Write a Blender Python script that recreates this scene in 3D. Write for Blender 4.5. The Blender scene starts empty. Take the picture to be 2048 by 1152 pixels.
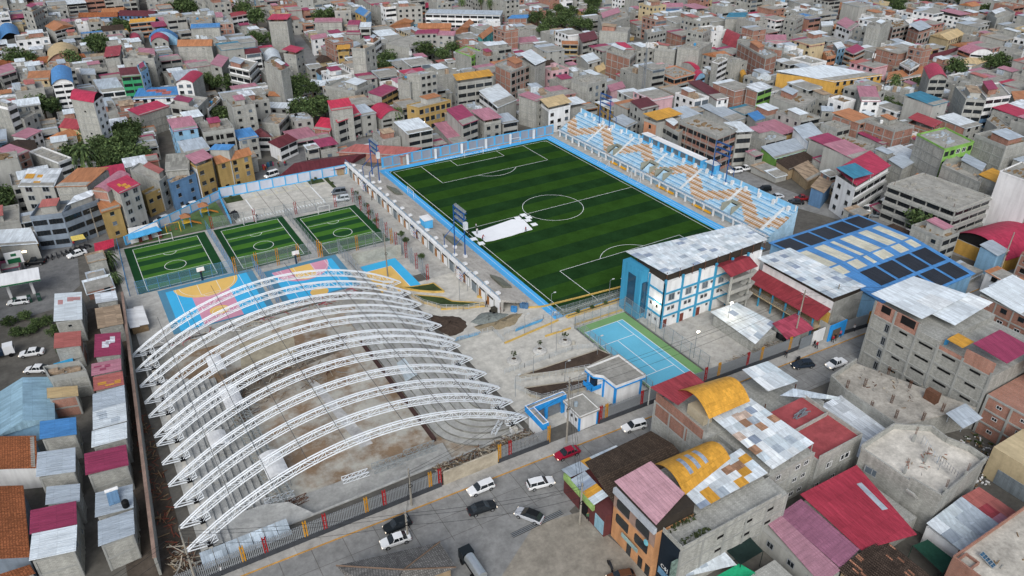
import bpy, math, random
import numpy as np
from mathutils import Vector, Matrix
random.seed(7)
S = bpy.context.scene
COL = S.collection
PI = math.pi
R = math.radians
# ---------------------------------------------------------------- camera
cd = bpy.data.cameras.new('camera')
cam = bpy.data.objects.new('camera', cd)
COL.objects.link(cam)
cam.location = (-117.947,-171.872,95.161)
cam.rotation_mode = 'XYZ'
cam.matrix_world = Matrix.Translation(cam.location) @ Matrix.Rotation(R(-31.1089),4, 'Z') @ Matrix.Rotation(R(59.3348),4, 'X') @ Matrix.Rotation(R(0.2358),4, 'Z')
cd.sensor_width = 36.0
cd.lens = 1515.56 / 2048 * 36
cd.clip_end = 5000
S.camera = cam
# ---------------------------------------------------------------- overcast evening sky, one soft sun
W = bpy.data.worlds.new('World')
S.world = W
W.use_nodes = True
nt = W.node_tree
nt.nodes.clear()
sky = nt.nodes.new('ShaderNodeTexSky')
sky.sky_type = 'NISHITA'
sky.sun_disc = False
sky.sun_elevation = R(40)
sky.sun_rotation = R(218)
sky.dust_density = 3.0
sky.ozone_density = 1.0
hs = nt.nodes.new('ShaderNodeHueSaturation')
hs.inputs['Saturation'].default_value = 0.60
bg = nt.nodes.new('ShaderNodeBackground')
bg.inputs['Strength'].default_value = 0.13
wo = nt.nodes.new('ShaderNodeOutputWorld')
nt.links.new(sky.outputs[0], hs.inputs['Color'])
nt.links.new(hs.outputs[0], bg.inputs['Color'])
nt.links.new(bg.outputs[0], wo.inputs['Surface'])
sd = bpy.data.lights.new('sun', 'SUN')
sd.energy = 1.5
sd.angle = R(40)
sd.color = (1.0,0.99,0.97)
sun = bpy.data.objects.new('sun', sd)
COL.objects.link(sun)
sun.rotation_euler = (R(50),0, R(-38))
V = S.view_settings
V.view_transform = 'Standard'
V.look = 'None'
V.gamma = 1.0
V.exposure = 0.28
V.use_curve_mapping = False
S.cycles.max_bounces = 5
S.cycles.diffuse_bounces = 2
S.cycles.glossy_bounces = 2
S.cycles.transmission_bounces = 2
S.cycles.transparent_max_bounces = 10
S.cycles.use_denoising = True
# ---------------------------------------------------------------- helpers
def hexc(h):
 h = h.lstrip('#')
 def f(v):
  v /= 255.0
  return v / 12.92 if v <= 0.04045 else ((v + 0.055) / 1.055) ** 2.4
 return tuple(f(int(h[i:i + 2],16)) for i in (0,2,4))
MATS = {}
def mat(key, col='#808080', kind='plain', rough=0.85, var=0.14, metal=0.0, rnd=0.10, bump=0.0, scale=1.0, spec=.12):
 if key in MATS:
  return MATS[key]
 c = hexc(col) if isinstance(col, str) else col
 m = bpy.data.materials.new(key)
 m.use_nodes = True
 N = m.node_tree.nodes
 L = m.node_tree.links
 b = N['Principled BSDF']
 b.inputs['Roughness'].default_value = rough
 b.inputs['Metallic'].default_value = metal
 b.inputs['Specular IOR Level'].default_value = spec
 def nd(t, **k):
  n = N.new(t)
  for q, v in k.items():
   setattr(n, q, v)
  return n
 uv = nd('ShaderNodeTexCoord').outputs['UV']
 def noise(sc, det=4.0, ro=0.6):
  n = nd('ShaderNodeTexNoise')
  n.inputs['Scale'].default_value = sc
  n.inputs['Detail'].default_value = det
  n.inputs['Roughness'].default_value = ro
  L.new(uv, n.inputs['Vector'])
  return n.outputs['Fac']
 def rng(f, a, b_, lo=0.3, hi=0.7):
  n = nd('ShaderNodeMapRange')
  L.new(f, n.inputs[0])
  n.inputs[1].default_value = lo
  n.inputs[2].default_value = hi
  n.inputs[3].default_value = a
  n.inputs[4].default_value = b_
  return n.outputs[0]
 def mul(x, y):
  n = nd('ShaderNodeMath', operation='MULTIPLY')
  for i, q in enumerate((x, y)):
   if isinstance(q, (int, float)):
    n.inputs[i].default_value = q
   else:
    L.new(q, n.inputs[i])
  return n.outputs[0]
 def mapped(sx, sy):
  n = nd('ShaderNodeMapping')
  n.inputs['Scale'].default_value = (sx, sy, 1)
  L.new(uv, n.inputs[0])
  return n.outputs[0]
 val = mul(rng(noise(0.22 * scale),1 - var, 1 + var), rng(noise(1.9 * scale, 5.0,0.7),1 - var * .7,1 + var * .7))
 oi = nd('ShaderNodeObjectInfo')
 if rnd:
  val = mul(val, rng(oi.outputs['Random'],1 - rnd, 1 + rnd, 0.0,1.0))
 height = None
 base = None
 if kind in ('block', 'brick'):
  bt = nd('ShaderNodeTexBrick')
  L.new(uv, bt.inputs['Vector'])
  bt.inputs['Scale'].default_value = 1.0
  bw, bh = (0.42,0.21) if kind == 'block' else (0.26,0.11)
  bt.inputs['Brick Width'].default_value = bw
  bt.inputs['Row Height'].default_value = bh
  bt.inputs['Mortar Size'].default_value = 0.018 if kind == 'block' else 0.014
  bt.inputs['Color1'].default_value = (*[q * .86 for q in c],1)
  bt.inputs['Color2'].default_value = (*[min(1, q * 1.14) for q in c],1)
  mo = [q * 0.72 for q in c] if kind == 'block' else [0.30,0.26,0.23]
  bt.inputs['Mortar'].default_value = (*mo, 1)
  base = bt.outputs['Color']
  # rain streaks
  st = nd('ShaderNodeTexNoise')
  st.inputs['Scale'].default_value = 1.0
  st.inputs['Detail'].default_value = 3
  L.new(mapped(1.1,0.12), st.inputs['Vector'])
  val = mul(val, rng(st.outputs['Fac'],0.84,1.1,0.35,0.65))
 elif kind in ('sheet', 'tile', 'patch'):
  bt = nd('ShaderNodeTexBrick')
  L.new(uv, bt.inputs['Vector'])
  bt.inputs['Scale'].default_value = 1.0
  bt.inputs['Brick Width'].default_value = 0.95 if kind != 'tile' else 0.3
  bt.inputs['Row Height'].default_value = 2.3 if kind != 'tile' else 0.38
  bt.inputs['Mortar Size'].default_value = 0.02 if kind != 'tile' else 0.05
  d = 0.10 if kind == 'sheet' else 0.28
  bt.inputs['Color1'].default_value = (*[q * (1 - d) for q in c],1)
  bt.inputs['Color2'].default_value = (*[min(1, q * (1 + d)) for q in c],1)
  bt.inputs['Mortar'].default_value = (*[q * (.70 if kind != 'tile' else .45) for q in c],1)
  base = bt.outputs['Color']
  st = nd('ShaderNodeTexNoise')
  st.inputs['Scale'].default_value = 1.0
  st.inputs['Detail'].default_value = 4
  L.new(mapped(1.6,0.18), st.inputs['Vector'])
  val = mul(val, rng(st.outputs['Fac'],0.78,1.12,0.3,0.7))
  wv = nd('ShaderNodeTexWave')
  wv.inputs['Scale'].default_value = 0.8 if kind != 'tile' else 1.2
  wv.inputs['Distortion'].default_value = 0.0
  L.new(uv, wv.inputs['Vector'])
  height = wv.outputs['Fac']
  bump = bump or 0.35
 elif kind == 'stain':
  st = nd('ShaderNodeTexNoise')
  st.inputs['Scale'].default_value = 0.5 * scale
  st.inputs['Detail'].default_value = 8
  st.inputs['Roughness'].default_value = 0.75
  L.new(uv, st.inputs['Vector'])
  val = mul(val, rng(st.outputs['Fac'],0.72,1.16,0.34,0.66))
 elif kind == 'dirt':
  st = nd('ShaderNodeTexNoise')
  st.inputs['Scale'].default_value = 0.09
  st.inputs['Detail'].default_value = 9
  st.inputs['Roughness'].default_value = 0.68
  L.new(uv, st.inputs['Vector'])
  dm = nd('ShaderNodeMix', data_type='RGBA')
  L.new(rng(st.outputs['Fac'],0.0,1.0,0.45,0.58), dm.inputs[0])
  dm.inputs[6].default_value = (*c, 1)
  dm.inputs[7].default_value = (*hexc('#85715c'),1)
  base = dm.outputs[2]
 elif kind == 'wall':
  st = nd('ShaderNodeTexNoise')
  st.inputs['Scale'].default_value = 1.0
  st.inputs['Detail'].default_value = 5
  L.new(mapped(0.9,0.10), st.inputs['Vector'])
  val = mul(val, rng(st.outputs['Fac'],0.84,1.06,0.32,0.62))
 mx = nd('ShaderNodeMix', data_type='RGBA', blend_type='MULTIPLY')
 mx.inputs[0].default_value = 1.0
 if base is None:
  mx.inputs[6].default_value = (*c, 1)
 else:
  L.new(base, mx.inputs[6])
 cc = nd('ShaderNodeCombineColor')
 for i in range(3):
  L.new(val, cc.inputs[i])
 L.new(cc.outputs[0], mx.inputs[7])
 L.new(mx.outputs[2], b.inputs['Base Color'])
 if bump:
  bp = nd('ShaderNodeBump')
  bp.inputs['Strength'].default_value = bump
  bp.inputs['Distance'].default_value = 0.05
  L.new(height if height is not None else noise(6.0 * scale, 5.0), bp.inputs['Height'])
  L.new(bp.outputs[0], b.inputs['Normal'])
 MATS[key] = m
 return m
def glassmat(key, col='#20262b', rough=0.12):
 if key in MATS:
  return MATS[key]
 m = mat(key, col, rough=rough, var=0.25, rnd=0.3)
 m.node_tree.nodes['Principled BSDF'].inputs['Specular IOR Level'].default_value = 0.6
 return m
def emitmat(key, col, s):
 if key in MATS:
  return MATS[key]
 m = mat(key, col, rnd=0)
 b = m.node_tree.nodes['Principled BSDF']
 b.inputs['Emission Color'].default_value = (*hexc(col),1)
 b.inputs['Emission Strength'].default_value = s
 return m
def meshmat(key, col, alpha, size=0.0):
 if key in MATS:
  return MATS[key]
 m = mat(key, col, rnd=0, var=0.05, rough=.5)
 N = m.node_tree.nodes
 L = m.node_tree.links
 b = N['Principled BSDF']
 tr = N.new('ShaderNodeBsdfTransparent')
 mx = N.new('ShaderNodeMixShader')
 mx.inputs[0].default_value = alpha
 o = N['Material Output']
 L.new(tr.outputs[0], mx.inputs[1])
 L.new(b.outputs[0], mx.inputs[2])
 L.new(mx.outputs[0], o.inputs['Surface'])
 return m
class MB:
 def __init__(s):
  s.v = []
  s.f = []
  s.m = []
 def poly(s, pts, m=0):
  n = len(s.v)
  s.v += [tuple(p) for p in pts]
  s.f.append(tuple(range(n, n + len(pts))))
  s.m.append(m)
 def raw(s, vs, fs, m=0):
  n = len(s.v)
  s.v += [tuple(p) for p in vs]
  for f in fs:
   s.f.append(tuple(n + i for i in f))
   s.m.append(m)
 def hexa(s, b, t, m=0, mt=None, bottom=True):
  n = len(s.v)
  s.v += [tuple(p) for p in b] + [tuple(p) for p in t]
  k = len(b)
  for i in range(k):
   j = (i + 1) % k
   s.f.append((n + i, n + j, n + k + j, n + k + i))
   s.m.append(m)
  s.f.append(tuple(n + k + i for i in range(k)))
  s.m.append(m if mt is None else mt)
  if bottom:
   s.f.append(tuple(n + k - 1 - i for i in range(k)))
   s.m.append(m)
 def box(s, x0, y0, z0, x1, y1, z1, m=0, mt=None):
  b = [(x0, y0),(x1, y0),(x1, y1),(x0, y1)]
  s.hexa([(x, y, z0) for x, y in b],[(x, y, z1) for x, y in b], m, mt)
 def prism(s, pts, z0, z1, m=0, mt=None):
  a = sum(pts[i][0] * pts[(i + 1) % len(pts)][1] - pts[(i + 1) % len(pts)][0] * pts[i][1] for i in range(len(pts)))
  if a < 0:
   pts = pts[::-1]
  s.hexa([(x, y, z0) for x, y in pts],[(x, y, z1) for x, y in pts], m, mt)
 def wall(s, a, b, z0, z1, th=0.15, m=0, mt=None):
  dx, dy = b[0] - a[0], b[1] - a[1]
  l = math.hypot(dx, dy) or 1e-6
  nx, ny = -dy / l * th / 2, dx / l * th / 2
  s.prism([(a[0] + nx, a[1] + ny),(a[0] - nx, a[1] - ny),(b[0] - nx, b[1] - ny),(b[0] + nx, b[1] + ny)], z0, z1, m, mt)
 def bar(s, a, b, r, n=4, m=0, r2=None, cap=True):
  a = Vector(a)
  b = Vector(b)
  d = (b - a)
  if d.length < 1e-6:
   return
  d.normalize()
  up = Vector((0,0,1)) if abs(d.z) < 0.9 else Vector((1,0,0))
  x = d.cross(up).normalized()
  y = d.cross(x).normalized()
  r2 = r if r2 is None else r2
  k = len(s.v)
  for p, q in ((a, r),(b, r2)):
   for i in range(n):
    w = 2 * PI * (i + .5) / n
    s.v.append(tuple(p + x * math.cos(w) * q + y * math.sin(w) * q))
  for i in range(n):
   j = (i + 1) % n
   s.f.append((k + j, k + i, k + n + i, k + n + j))
   s.m.append(m)
  if cap:
   s.f.append(tuple(k + i for i in range(n)))
   s.m.append(m)
   s.f.append(tuple(k + n + n - 1 - i for i in range(n)))
   s.m.append(m)
 def tube(s, pts, r, n=4, m=0):
  for i in range(len(pts) - 1):
   s.bar(pts[i], pts[i + 1], r, n, m, cap=(i in (0, len(pts) - 2)))
 def lathe(s, c, prof, n=16, m=0):
  k = len(s.v)
  for r, z in prof:
   for i in range(n):
    w = 2 * PI * i / n
    s.v.append((c[0] + r * math.cos(w), c[1] + r * math.sin(w), c[2] + z))
  for j in range(len(prof) - 1):
   for i in range(n):
    i2 = (i + 1) % n
    s.f.append((k + j * n + i, k + j * n + i2, k + (j + 1) * n + i2, k + (j + 1) * n + i))
    s.m.append(m)
  s.f.append(tuple(k + (len(prof) - 1) * n + i for i in range(n)))
  s.m.append(m)
  s.f.append(tuple(k + n - 1 - i for i in range(n)))
  s.m.append(m)
 def mesh(s, name, mats, off=(0,0,0), smooth=False):
  me = bpy.data.meshes.new(name)
  v = np.array(s.v, dtype=np.float64).reshape(-1,3)
  me.from_pydata((v - np.array(off)).tolist(),[], s.f)
  if not isinstance(mats, (list, tuple)):
   mats = [mats]
  for q in mats:
   me.materials.append(q)
  if len(mats) > 1:
   me.polygons.foreach_set('material_index', np.array(s.m, dtype=np.int32))
  # uv in metres
  lt = np.zeros(len(me.polygons), dtype=np.int32)
  me.polygons.foreach_get('loop_total', lt)
  nr = np.zeros(len(me.polygons) * 3)
  me.polygons.foreach_get('normal', nr)
  nr = np.repeat(nr.reshape(-1,3), lt, axis=0)
  vi = np.zeros(len(me.loops), dtype=np.int32)
  me.loops.foreach_get('vertex_index', vi)
  P = v[vi]
  h = np.hypot(nr[:, 0], nr[:, 1])
  flat = h < 0.06
  hh = np.where(flat, 1, h)
  tx, ty = -nr[:, 1] / hh, nr[:, 0] / hh
  tx = np.where(flat, 1, tx)
  ty = np.where(flat, 0, ty)
  # v axis = n x t
  vx = -nr[:, 2] * ty
  vy = nr[:, 2] * tx
  vz = nr[:, 0] * ty - nr[:, 1] * tx
  vx = np.where(flat, 0, vx)
  vy = np.where(flat, 1, vy)
  vz = np.where(flat, 0, vz)
  uv = np.stack([P[:, 0] * tx + P[:, 1] * ty, P[:, 0] * vx + P[:, 1] * vy + P[:, 2] * vz],1)
  ul = me.uv_layers.new(name='uv')
  ul.data.foreach_set('uv', uv.ravel())
  if smooth:
   me.polygons.foreach_set('use_smooth', [True] * len(me.polygons))
  me.update()
  return me
 def build(s, name, mats, parent=None, loc=None, smooth=False, kind=None):
  off = loc or (parent_loc(parent) if parent is not None else (0,0,0))
  o = bpy.data.objects.new(name, s.mesh(name, mats, off, smooth))
  COL.objects.link(o)
  if parent is not None:
   o.parent = parent
   pl = parent_loc(parent)
   o.location = (off[0] - pl[0], off[1] - pl[1], off[2] - pl[2])
  else:
   o.location = off
  WL[o.name] = tuple(off)
  if kind:
   o['kind'] = kind
  return o
WL = {}
def parent_loc(p):
 return WL.get(p.name, (0,0,0))
def tag(o, label=None, cat=None, group=None, kind=None):
 if label:
  o['label'] = label
 if cat:
  o['category'] = cat
 if group:
  o['group'] = group
 if kind:
  o['kind'] = kind
 return o
def thing(name, label, cat, loc=(0,0,0), group=None):
 o = bpy.data.objects.new(name, None)
 o.empty_display_size = 0.3
 COL.objects.link(o)
 o.location = loc
 WL[o.name] = tuple(loc)
 return tag(o, label, cat, group)
def place(name, me, parent, M4):
 o = bpy.data.objects.new(name, me)
 COL.objects.link(o)
 if parent is not None:
  o.parent = parent
  M4 = Matrix.Translation([-q for q in parent_loc(parent)]) @ M4
 o.matrix_local = M4
 return o
def copy_tree(o, parent=None):
 c = o.copy()
 COL.objects.link(c)
 c.parent = parent
 for ch in o.children:
  copy_tree(ch, c)
 return c
def frame_mat(p, ux, w=1.0, d=1.0, h=1.0):
 nx, ny = ux[1],-ux[0]
 return Matrix(((ux[0] * w, nx * d, 0, p[0]),(ux[1] * w, ny * d, 0, p[1]),(0,0, h, p[2]),(0,0,0,1)))
def lerp(a, b, t):
 return tuple(a[i] + (b[i] - a[i]) * t for i in range(len(a)))
def dist(a, b):
 return math.hypot(a[0] - b[0], a[1] - b[1])
# --- palette
GREY = mat('concrete', '#94938d', 'stain', var=.2)
PALE = mat('pale_concrete', '#bcbab3', 'stain', var=.08, rnd=.04)
BLOCK = mat('block_wall', '#9d9e99', 'block', var=.12)
BRICK = mat('brick_wall', '#966250', 'brick', var=.14)
PLAST = mat('grey_plaster', '#9c9d99', 'wall', var=.10)
FRAME = mat('concrete_frame', '#979996', 'wall', var=.10)
WHITE = mat('white_paint', '#d9dbdc', 'wall', var=.05, rnd=.05)
DARK = mat('dark_interior', '#1b1b1c', var=.3, rnd=.3)
GLASS = glassmat('window_glass')
LGLASS = glassmat('pale_glass', '#5b6670', .15)
BGLASS = glassmat('blue_glass', '#274a63', .1)
STEEL = mat('galvanised_steel', '#9aa1a6', metal=.6, rough=.45, var=.08)
RUST = mat('rusty_steel', '#5d4336', rough=.8, var=.3)
WOOD = mat('wood', '#7d6a52', var=.3)
BLACK = mat('black_rubber', '#17181a', rough=.6)
WPAINT = mat('white_line_paint', '#dcdfdf', var=.05, rnd=0)
SKYB = mat('sky_blue_paint', '#55a9dc', 'wall', var=.05, rnd=.03)
DEEPB = mat('deep_blue_steel', '#1f4f8a', rough=.5, var=.06, rnd=.03)
# ---------------------------------------------------------------- ground, roads, pavements
EARTH = mat('earth', '#605e59', 'stain', var=.18, rnd=0, scale=.6, bump=.2)
ROADM = mat('road_concrete', '#828382', 'stain', var=.12, rnd=0, bump=.08)
ROAD2 = mat('road_asphalt', '#717272', 'stain', var=.14, rnd=0)
WALKM = mat('sidewalk_concrete', '#a09f9b', 'stain', var=.1, rnd=0)
PAVE = mat('plaza_concrete', '#b9b7af', 'stain', var=.09, rnd=0)
PAVE2 = mat('yard_concrete', '#a8a7a2', 'stain', var=.1, rnd=0)
TURFD = mat('turf_dark', '#20391f', var=.24, rnd=0, scale=.8, spec=0)
TURFL = mat('turf_light', '#2c481d', var=.2, rnd=0, scale=.8, spec=0)
TURFB = mat('turf_bright', '#426b2c', var=.1, rnd=0, scale=2, spec=0)
TURFM = mat('turf_mid', '#23442a', var=.1, rnd=0, scale=2, spec=0)
TRACK = mat('track_blue', '#4ba3dc', var=.05, rnd=0)
COURTB = mat('court_blue', '#41a9d8', var=.05, rnd=0)
COURTD = mat('court_border_blue', '#50819b', var=.07, rnd=0)
COURTY = mat('court_yellow', '#d9b367', var=.06, rnd=0)
COURTP = mat('court_pink', '#c98fa3', var=.06, rnd=0)
TENB = mat('tennis_blue', '#62acc8', var=.06, rnd=0)
TENG = mat('tennis_green', '#6f9565', var=.08, rnd=0)
SOIL = mat('soil', '#4a3f37', 'stain', var=.25, rnd=0, bump=.6)
LAWN = mat('lawn', '#3d4a2c', 'stain', var=.3, rnd=0, bump=.5)
YELK = mat('yellow_kerb', '#c2a35c', 'stain', var=.12, rnd=0)
ORK = mat('orange_kerb_paint', '#b58a4a', 'stain', var=.2, rnd=0)
def sheet(name, pts, z, m, kind='structure', parent=None):
 q = MB()
 a = sum(pts[i][0] * pts[(i + 1) % len(pts)][1] - pts[(i + 1) % len(pts)][0] * pts[i][1] for i in range(len(pts)))
 if a < 0:
  pts = pts[::-1]
 q.poly([(x, y, z) for x, y in pts])
 o = q.build(name, m, parent)
 if kind and parent is None:
  o['kind'] = kind
 return o
def rect(x0, y0, x1, y1):
 return [(x0, y0),(x1, y0),(x1, y1),(x0, y1)]
# ground sheet with the excavated hall floor left open
HX0, HX1, HY0, HY1 = -117.5,-60.0,-80.2,-17.5
g = MB()
E_ = 2500
xs = [-E_, HX0, HX1, E_]
ys = [-E_, HY0, HY1, E_]
for i in range(3):
 for j in range(3):
  if (i, j) != (1,1):
   g.poly([(xs[i], ys[j],-0.06),(xs[i + 1], ys[j],-0.06),(xs[i + 1], ys[j + 1],-0.06),(xs[i], ys[j + 1],-0.06)])
g.build('ground', EARTH)['kind'] = 'structure'
def strip(name, line, w, z, m):
 n = len(line)
 L_, R_ = [],[]
 for i in range(n):
  a = line[max(0, i - 1)]
  b = line[min(n - 1, i + 1)]
  d = dist(a, b) or 1
  nx, ny = -(b[1] - a[1]) / d * w / 2,(b[0] - a[0]) / d * w / 2
  L_.append((line[i][0] + nx, line[i][1] + ny))
  R_.append((line[i][0] - nx, line[i][1] - ny))
 q = MB()
 for i in range(n - 1):
  q.poly([(*R_[i], z),(*R_[i + 1], z),(*L_[i + 1], z),(*L_[i], z)])
 o = q.build(name, m)
 o['kind'] = 'structure'
 return o
def ky(x):                         # kerb line of the front street
 return -86.6 - 0.041 * (x + 111)
# front street: road, sidewalk on the complex side, kerb with worn orange paint
sheet('road', [(-210, ky(-210)),(90, ky(90)),(90, ky(90) - 8.5),(-20, ky(-20) - 8.5),(-40, ky(-40) - 10),(-56,-98.5),(-64,-101),(-61.8,-135),(-100,-140),(-210,-125)],0.0, ROADM)
sheet('side_yard_paving', [(-86,-110),(-70.5,-100.5),(-62.5,-102),(-59.8,-122),(-62,-150),(-95,-150)],0.006, mat('patched_concrete', '#8b867c', 'stain', var=.16, rnd=0))
q = MB()
for x in range(-125,75,4):
 q.hexa([(x, ky(x) + .18,0),(x + 3.97, ky(x + 4) + .18,0),(x + 3.97,-84.4 - .027 * (x + 115),0),(x, -84.4 - .027 * (x + 111),0)],
  [(x, ky(x) + .18, .14),(x + 3.97, ky(x + 4) + .18, .14),(x + 3.97,-84.4 - .027 * (x + 115), .14),(x, -84.4 - .027 * (x + 111), .14)])
o = q.build('pavement', WALKM)
o['kind'] = 'structure'
q = MB()
for x in range(-125,75,2):
 q.hexa([(x, ky(x),0),(x + 1.98, ky(x + 2),0),(x + 1.98, ky(x + 2) + .17,0),(x, ky(x) + .17,0)],
  [(x, ky(x), .145),(x + 1.98, ky(x + 2), .145),(x + 1.98, ky(x + 2) + .17, .145),(x, ky(x) + .17, .145)])
tag(q.build('kerb', ORK), kind='structure')
# expansion joints of the road slabs and the drain with its grate
q = MB()
for x in range(-128,60,5):
 q.poly([(x, ky(x) - 9, .004),(x + .09, ky(x) - 9, .004),(x + .09, ky(x), .004),(x, ky(x), .004)])
for k in range(2):
 q.poly([(-128, ky(-128) - 3.9 - 4.3 * k, .004),(60, ky(60) - 3.9 - 3.6 * k, .004),(60, ky(60) - 3.98 - 3.6 * k, .004),(-128, ky(-128) - 3.98 - 4.3 * k, .004)])
tag(q.build('road_joint_lines', mat('joint', '#5c5a56', rnd=0)), kind='structure')
a, b = (-74.72,-100.55),(-65.12,-100.53)
q = MB()
q.wall(a, b, 0.002, .02,1.0)
q.build('drain_channel', mat('drain_dark', '#4a4947', rnd=0))['kind'] = 'structure'
q = MB()
for k in (-1,0,1):
 n = ((b[1] - a[1]) / dist(a, b) * .3 * k, -(b[0] - a[0]) / dist(a, b) * .3 * k)
 q.wall((a[0] + n[0], a[1] + n[1]),(b[0] + n[0], b[1] + n[1]), .02, .06, .1)
q.build('drain_bars', STEEL)['kind'] = 'structure'
# other streets of the town
MARKET = [(-151.08,48.45),(-134.24,43.24),(-124.54,45.83),(-116.84,51.04),(-107.94,56.26),(-93.86,57.11),(-68.66,65.98),(-48.18,83.05),(-14.56,80.20),(3.66,86.00),(31.71,107.28)]
strip('market_street_road', MARKET, 11,-.03, ROAD2)
STAND_ST = [(57.04,33.47),(58.61,22.04),(67.52,-2.84),(66.40,-23.09),(67.46,-37.02),(72.32,-51.16),(75.43,-65.32),(79.67,-77.50),(82.28,-89.67),(86.69,-99.92)]
strip('stand_street_road', STAND_ST, 9,-.03, ROADM)
STREETS = [MARKET, STAND_ST]
for pts, w in (([(2.79,266.57),(-3.84,223.66),(-7.75,194.20),(-11.37,178.02)],7),([(71.96,170.57),(102.20,201.85),(113.88,213.47)],8),([(-73.92,204.64),(-61.41,233.67),(-55.96,276.26)],7),
   ([(-67.41,145.60),(-53.71,165.61),(-39.72,184.69)],8),([(135.66,139.60),(145.74,136.82),(160.25,157.74)],7),([(378.97,75.99),(415.14,89.30),(467.42,113.04)],9),
   ([(81.41,-49.45),(93.77,-46.02),(104.04,-41.77)],8)):
 STREETS.append(pts)
 strip('town_road', pts, w, -.028, ROAD2)
sheet('petrol_station_yard', [(-148.34,51.59),(-125.20,37.90),(-126.05,21.02),(-132.62,12.02),(-140.05,10.83),(-148.12,15.62)],-.02, ROAD2)
sheet('parking_lot', rect(-84.2,37.0,-50.2,57.2),0.0, PAVE)
sheet('stand_walkway_paving', rect(-50.2,-20,-43.8,57.2),0.0, PAVE2)
sheet('court_terrace', rect(-117.4,-16.5,-50.2,37.0),-.004, PAVE2)
sheet('plaza', [(-58.5,-82.5),(-32,-82.5),(-32,-57.2),(-17.6,-57.2),(-17.6,-52.6),(30,-52.6),(30,-46),(-33,-46),(-43.8,-20),(-58.5,-20)],0.0, PAVE)
sheet('stadium_apron', rect(-44,-46,46,57.4),-.01, PAVE2)
sheet('school_yard', [(-17.6,-85.5),(56,-88.5),(56,-52.6),(-17.6,-52.6)],0.004, PAVE2)
sheet('tennis_surround', rect(-31.6,-84.3,-18.2,-57.2),0.012, TENG)
# football pitch
q = MB()
for i in range(18):
 y0 = -51.2 if i == 0 else -50 + i * 100 / 18
 y1 = 51.2 if i == 17 else -50 + (i + 1) * 100 / 18
 q.poly([(-31.3, y0, .03),(31.3, y0, .03),(31.3, y1, .03),(-31.3, y1, .03)], i % 2)
pitch = q.build('football_pitch', [TURFD, TURFL])
pitch['kind'] = 'structure'
sheet('running_track', rect(-33.8,-51.6,34.6,53.8), .012, TRACK)
def lines(name, parent, segs=(), arcs=(), w=.14, z=.04, m=None):
 q = MB()
 for (x0, y0, x1, y1) in segs:
  q_wall(q, (x0, y0),(x1, y1), w, z)
 for (cx, cy, r, a0, a1) in arcs:
  n = max(6, int(abs(a1 - a0) / (2 * PI) * 64))
  for i in range(n):
   u0, u1 = a0 + (a1 - a0) * i / n, a0 + (a1 - a0) * (i + 1) / n
   q.poly([(cx + (r - w / 2) * math.cos(u0), cy + (r - w / 2) * math.sin(u0), z),(cx + (r + w / 2) * math.cos(u0), cy + (r + w / 2) * math.sin(u0), z),
     (cx + (r + w / 2) * math.cos(u1), cy + (r + w / 2) * math.sin(u1), z),(cx + (r - w / 2) * math.cos(u1), cy + (r - w / 2) * math.sin(u1), z)])
 return q.build(name, m or WPAINT, parent)
def q_wall(q, a, b, w, z):
 dx, dy = b[0] - a[0], b[1] - a[1]
 l = math.hypot(dx, dy)
 nx, ny = -dy / l * w / 2, dx / l * w / 2
 ex, ey = dx / l * w / 2, dy / l * w / 2
 q.poly([(a[0] + nx - ex, a[1] + ny - ey, z),(a[0] - nx - ex, a[1] - ny - ey, z),(b[0] - nx + ex, b[1] - ny + ey, z),(b[0] + nx + ex, b[1] + ny + ey, z)])
PW, PL = 30.1,49.92
sg = [(-PW, -PL, PW, -PL),(PW, -PL, PW, PL),(PW, PL, -PW, PL),(-PW, PL, -PW, -PL),(-PW, 0, PW, 0)]
ar = [(0,0,9.15,0,2 * PI)]
for s in (1,-1):
 sg += [(-20.16, s * PL, -20.16, s * (PL - 16.5)),(20.16, s * PL, 20.16, s * (PL - 16.5)),(-20.16, s * (PL - 16.5),20.16, s * (PL - 16.5)),
  (-9.16, s * PL, -9.16, s * (PL - 5.5)),(9.16, s * PL, 9.16, s * (PL - 5.5)),(-9.16, s * (PL - 5.5),9.16, s * (PL - 5.5))]
 w0 = math.acos(5.5 / 9.15)
 ar.append((0, s * (PL - 11),9.15,-s * PI / 2 - w0,-s * PI / 2 + w0))
 for t in (1,-1):
  a0 = {(1,1): PI, (1,-1): -PI / 2,(-1,1): PI / 2,(-1,-1): 0}[(t, s)]
  ar.append((t * PW, s * PL, 1.0, a0, a0 + PI / 2))
lines('pitch_line_markings', pitch, sg, ar)
q = MB()
trk = bpy.data.objects['running_track']
lines('lane_lines', trk, [(32.4,-50,32.4,53),(33.5,-50,33.5,53),(-32.3,-49,-32.3,52)] + [(31.5, y, 34.5, y) for y in (28,9,-2,-14,40)], w=.09, z=.02)
def text(name, s, size, M4, m, parent=None, ext=0.0, align='CENTER'):
 cu = bpy.data.curves.new(name, 'FONT')
 cu.body = s
 cu.size = size
 cu.extrude = ext
 cu.align_x = align
 cu.align_y = 'CENTER'
 cu.materials.append(m)
 o = bpy.data.objects.new('text_tmp', cu)
 COL.objects.link(o)
 me = bpy.data.meshes.new_from_object(o.evaluated_get(bpy.context.evaluated_depsgraph_get()))
 bpy.data.objects.remove(o)
 return place(name, me, parent, M4)
text('track_lettering', 'GOBIERNO REGIONAL DE AMAZONAS', 1.75, Matrix.Translation((-1.0,52.1, .022)) @ Matrix.Diagonal((.83,1,1,1)), WPAINT, trk)
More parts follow.
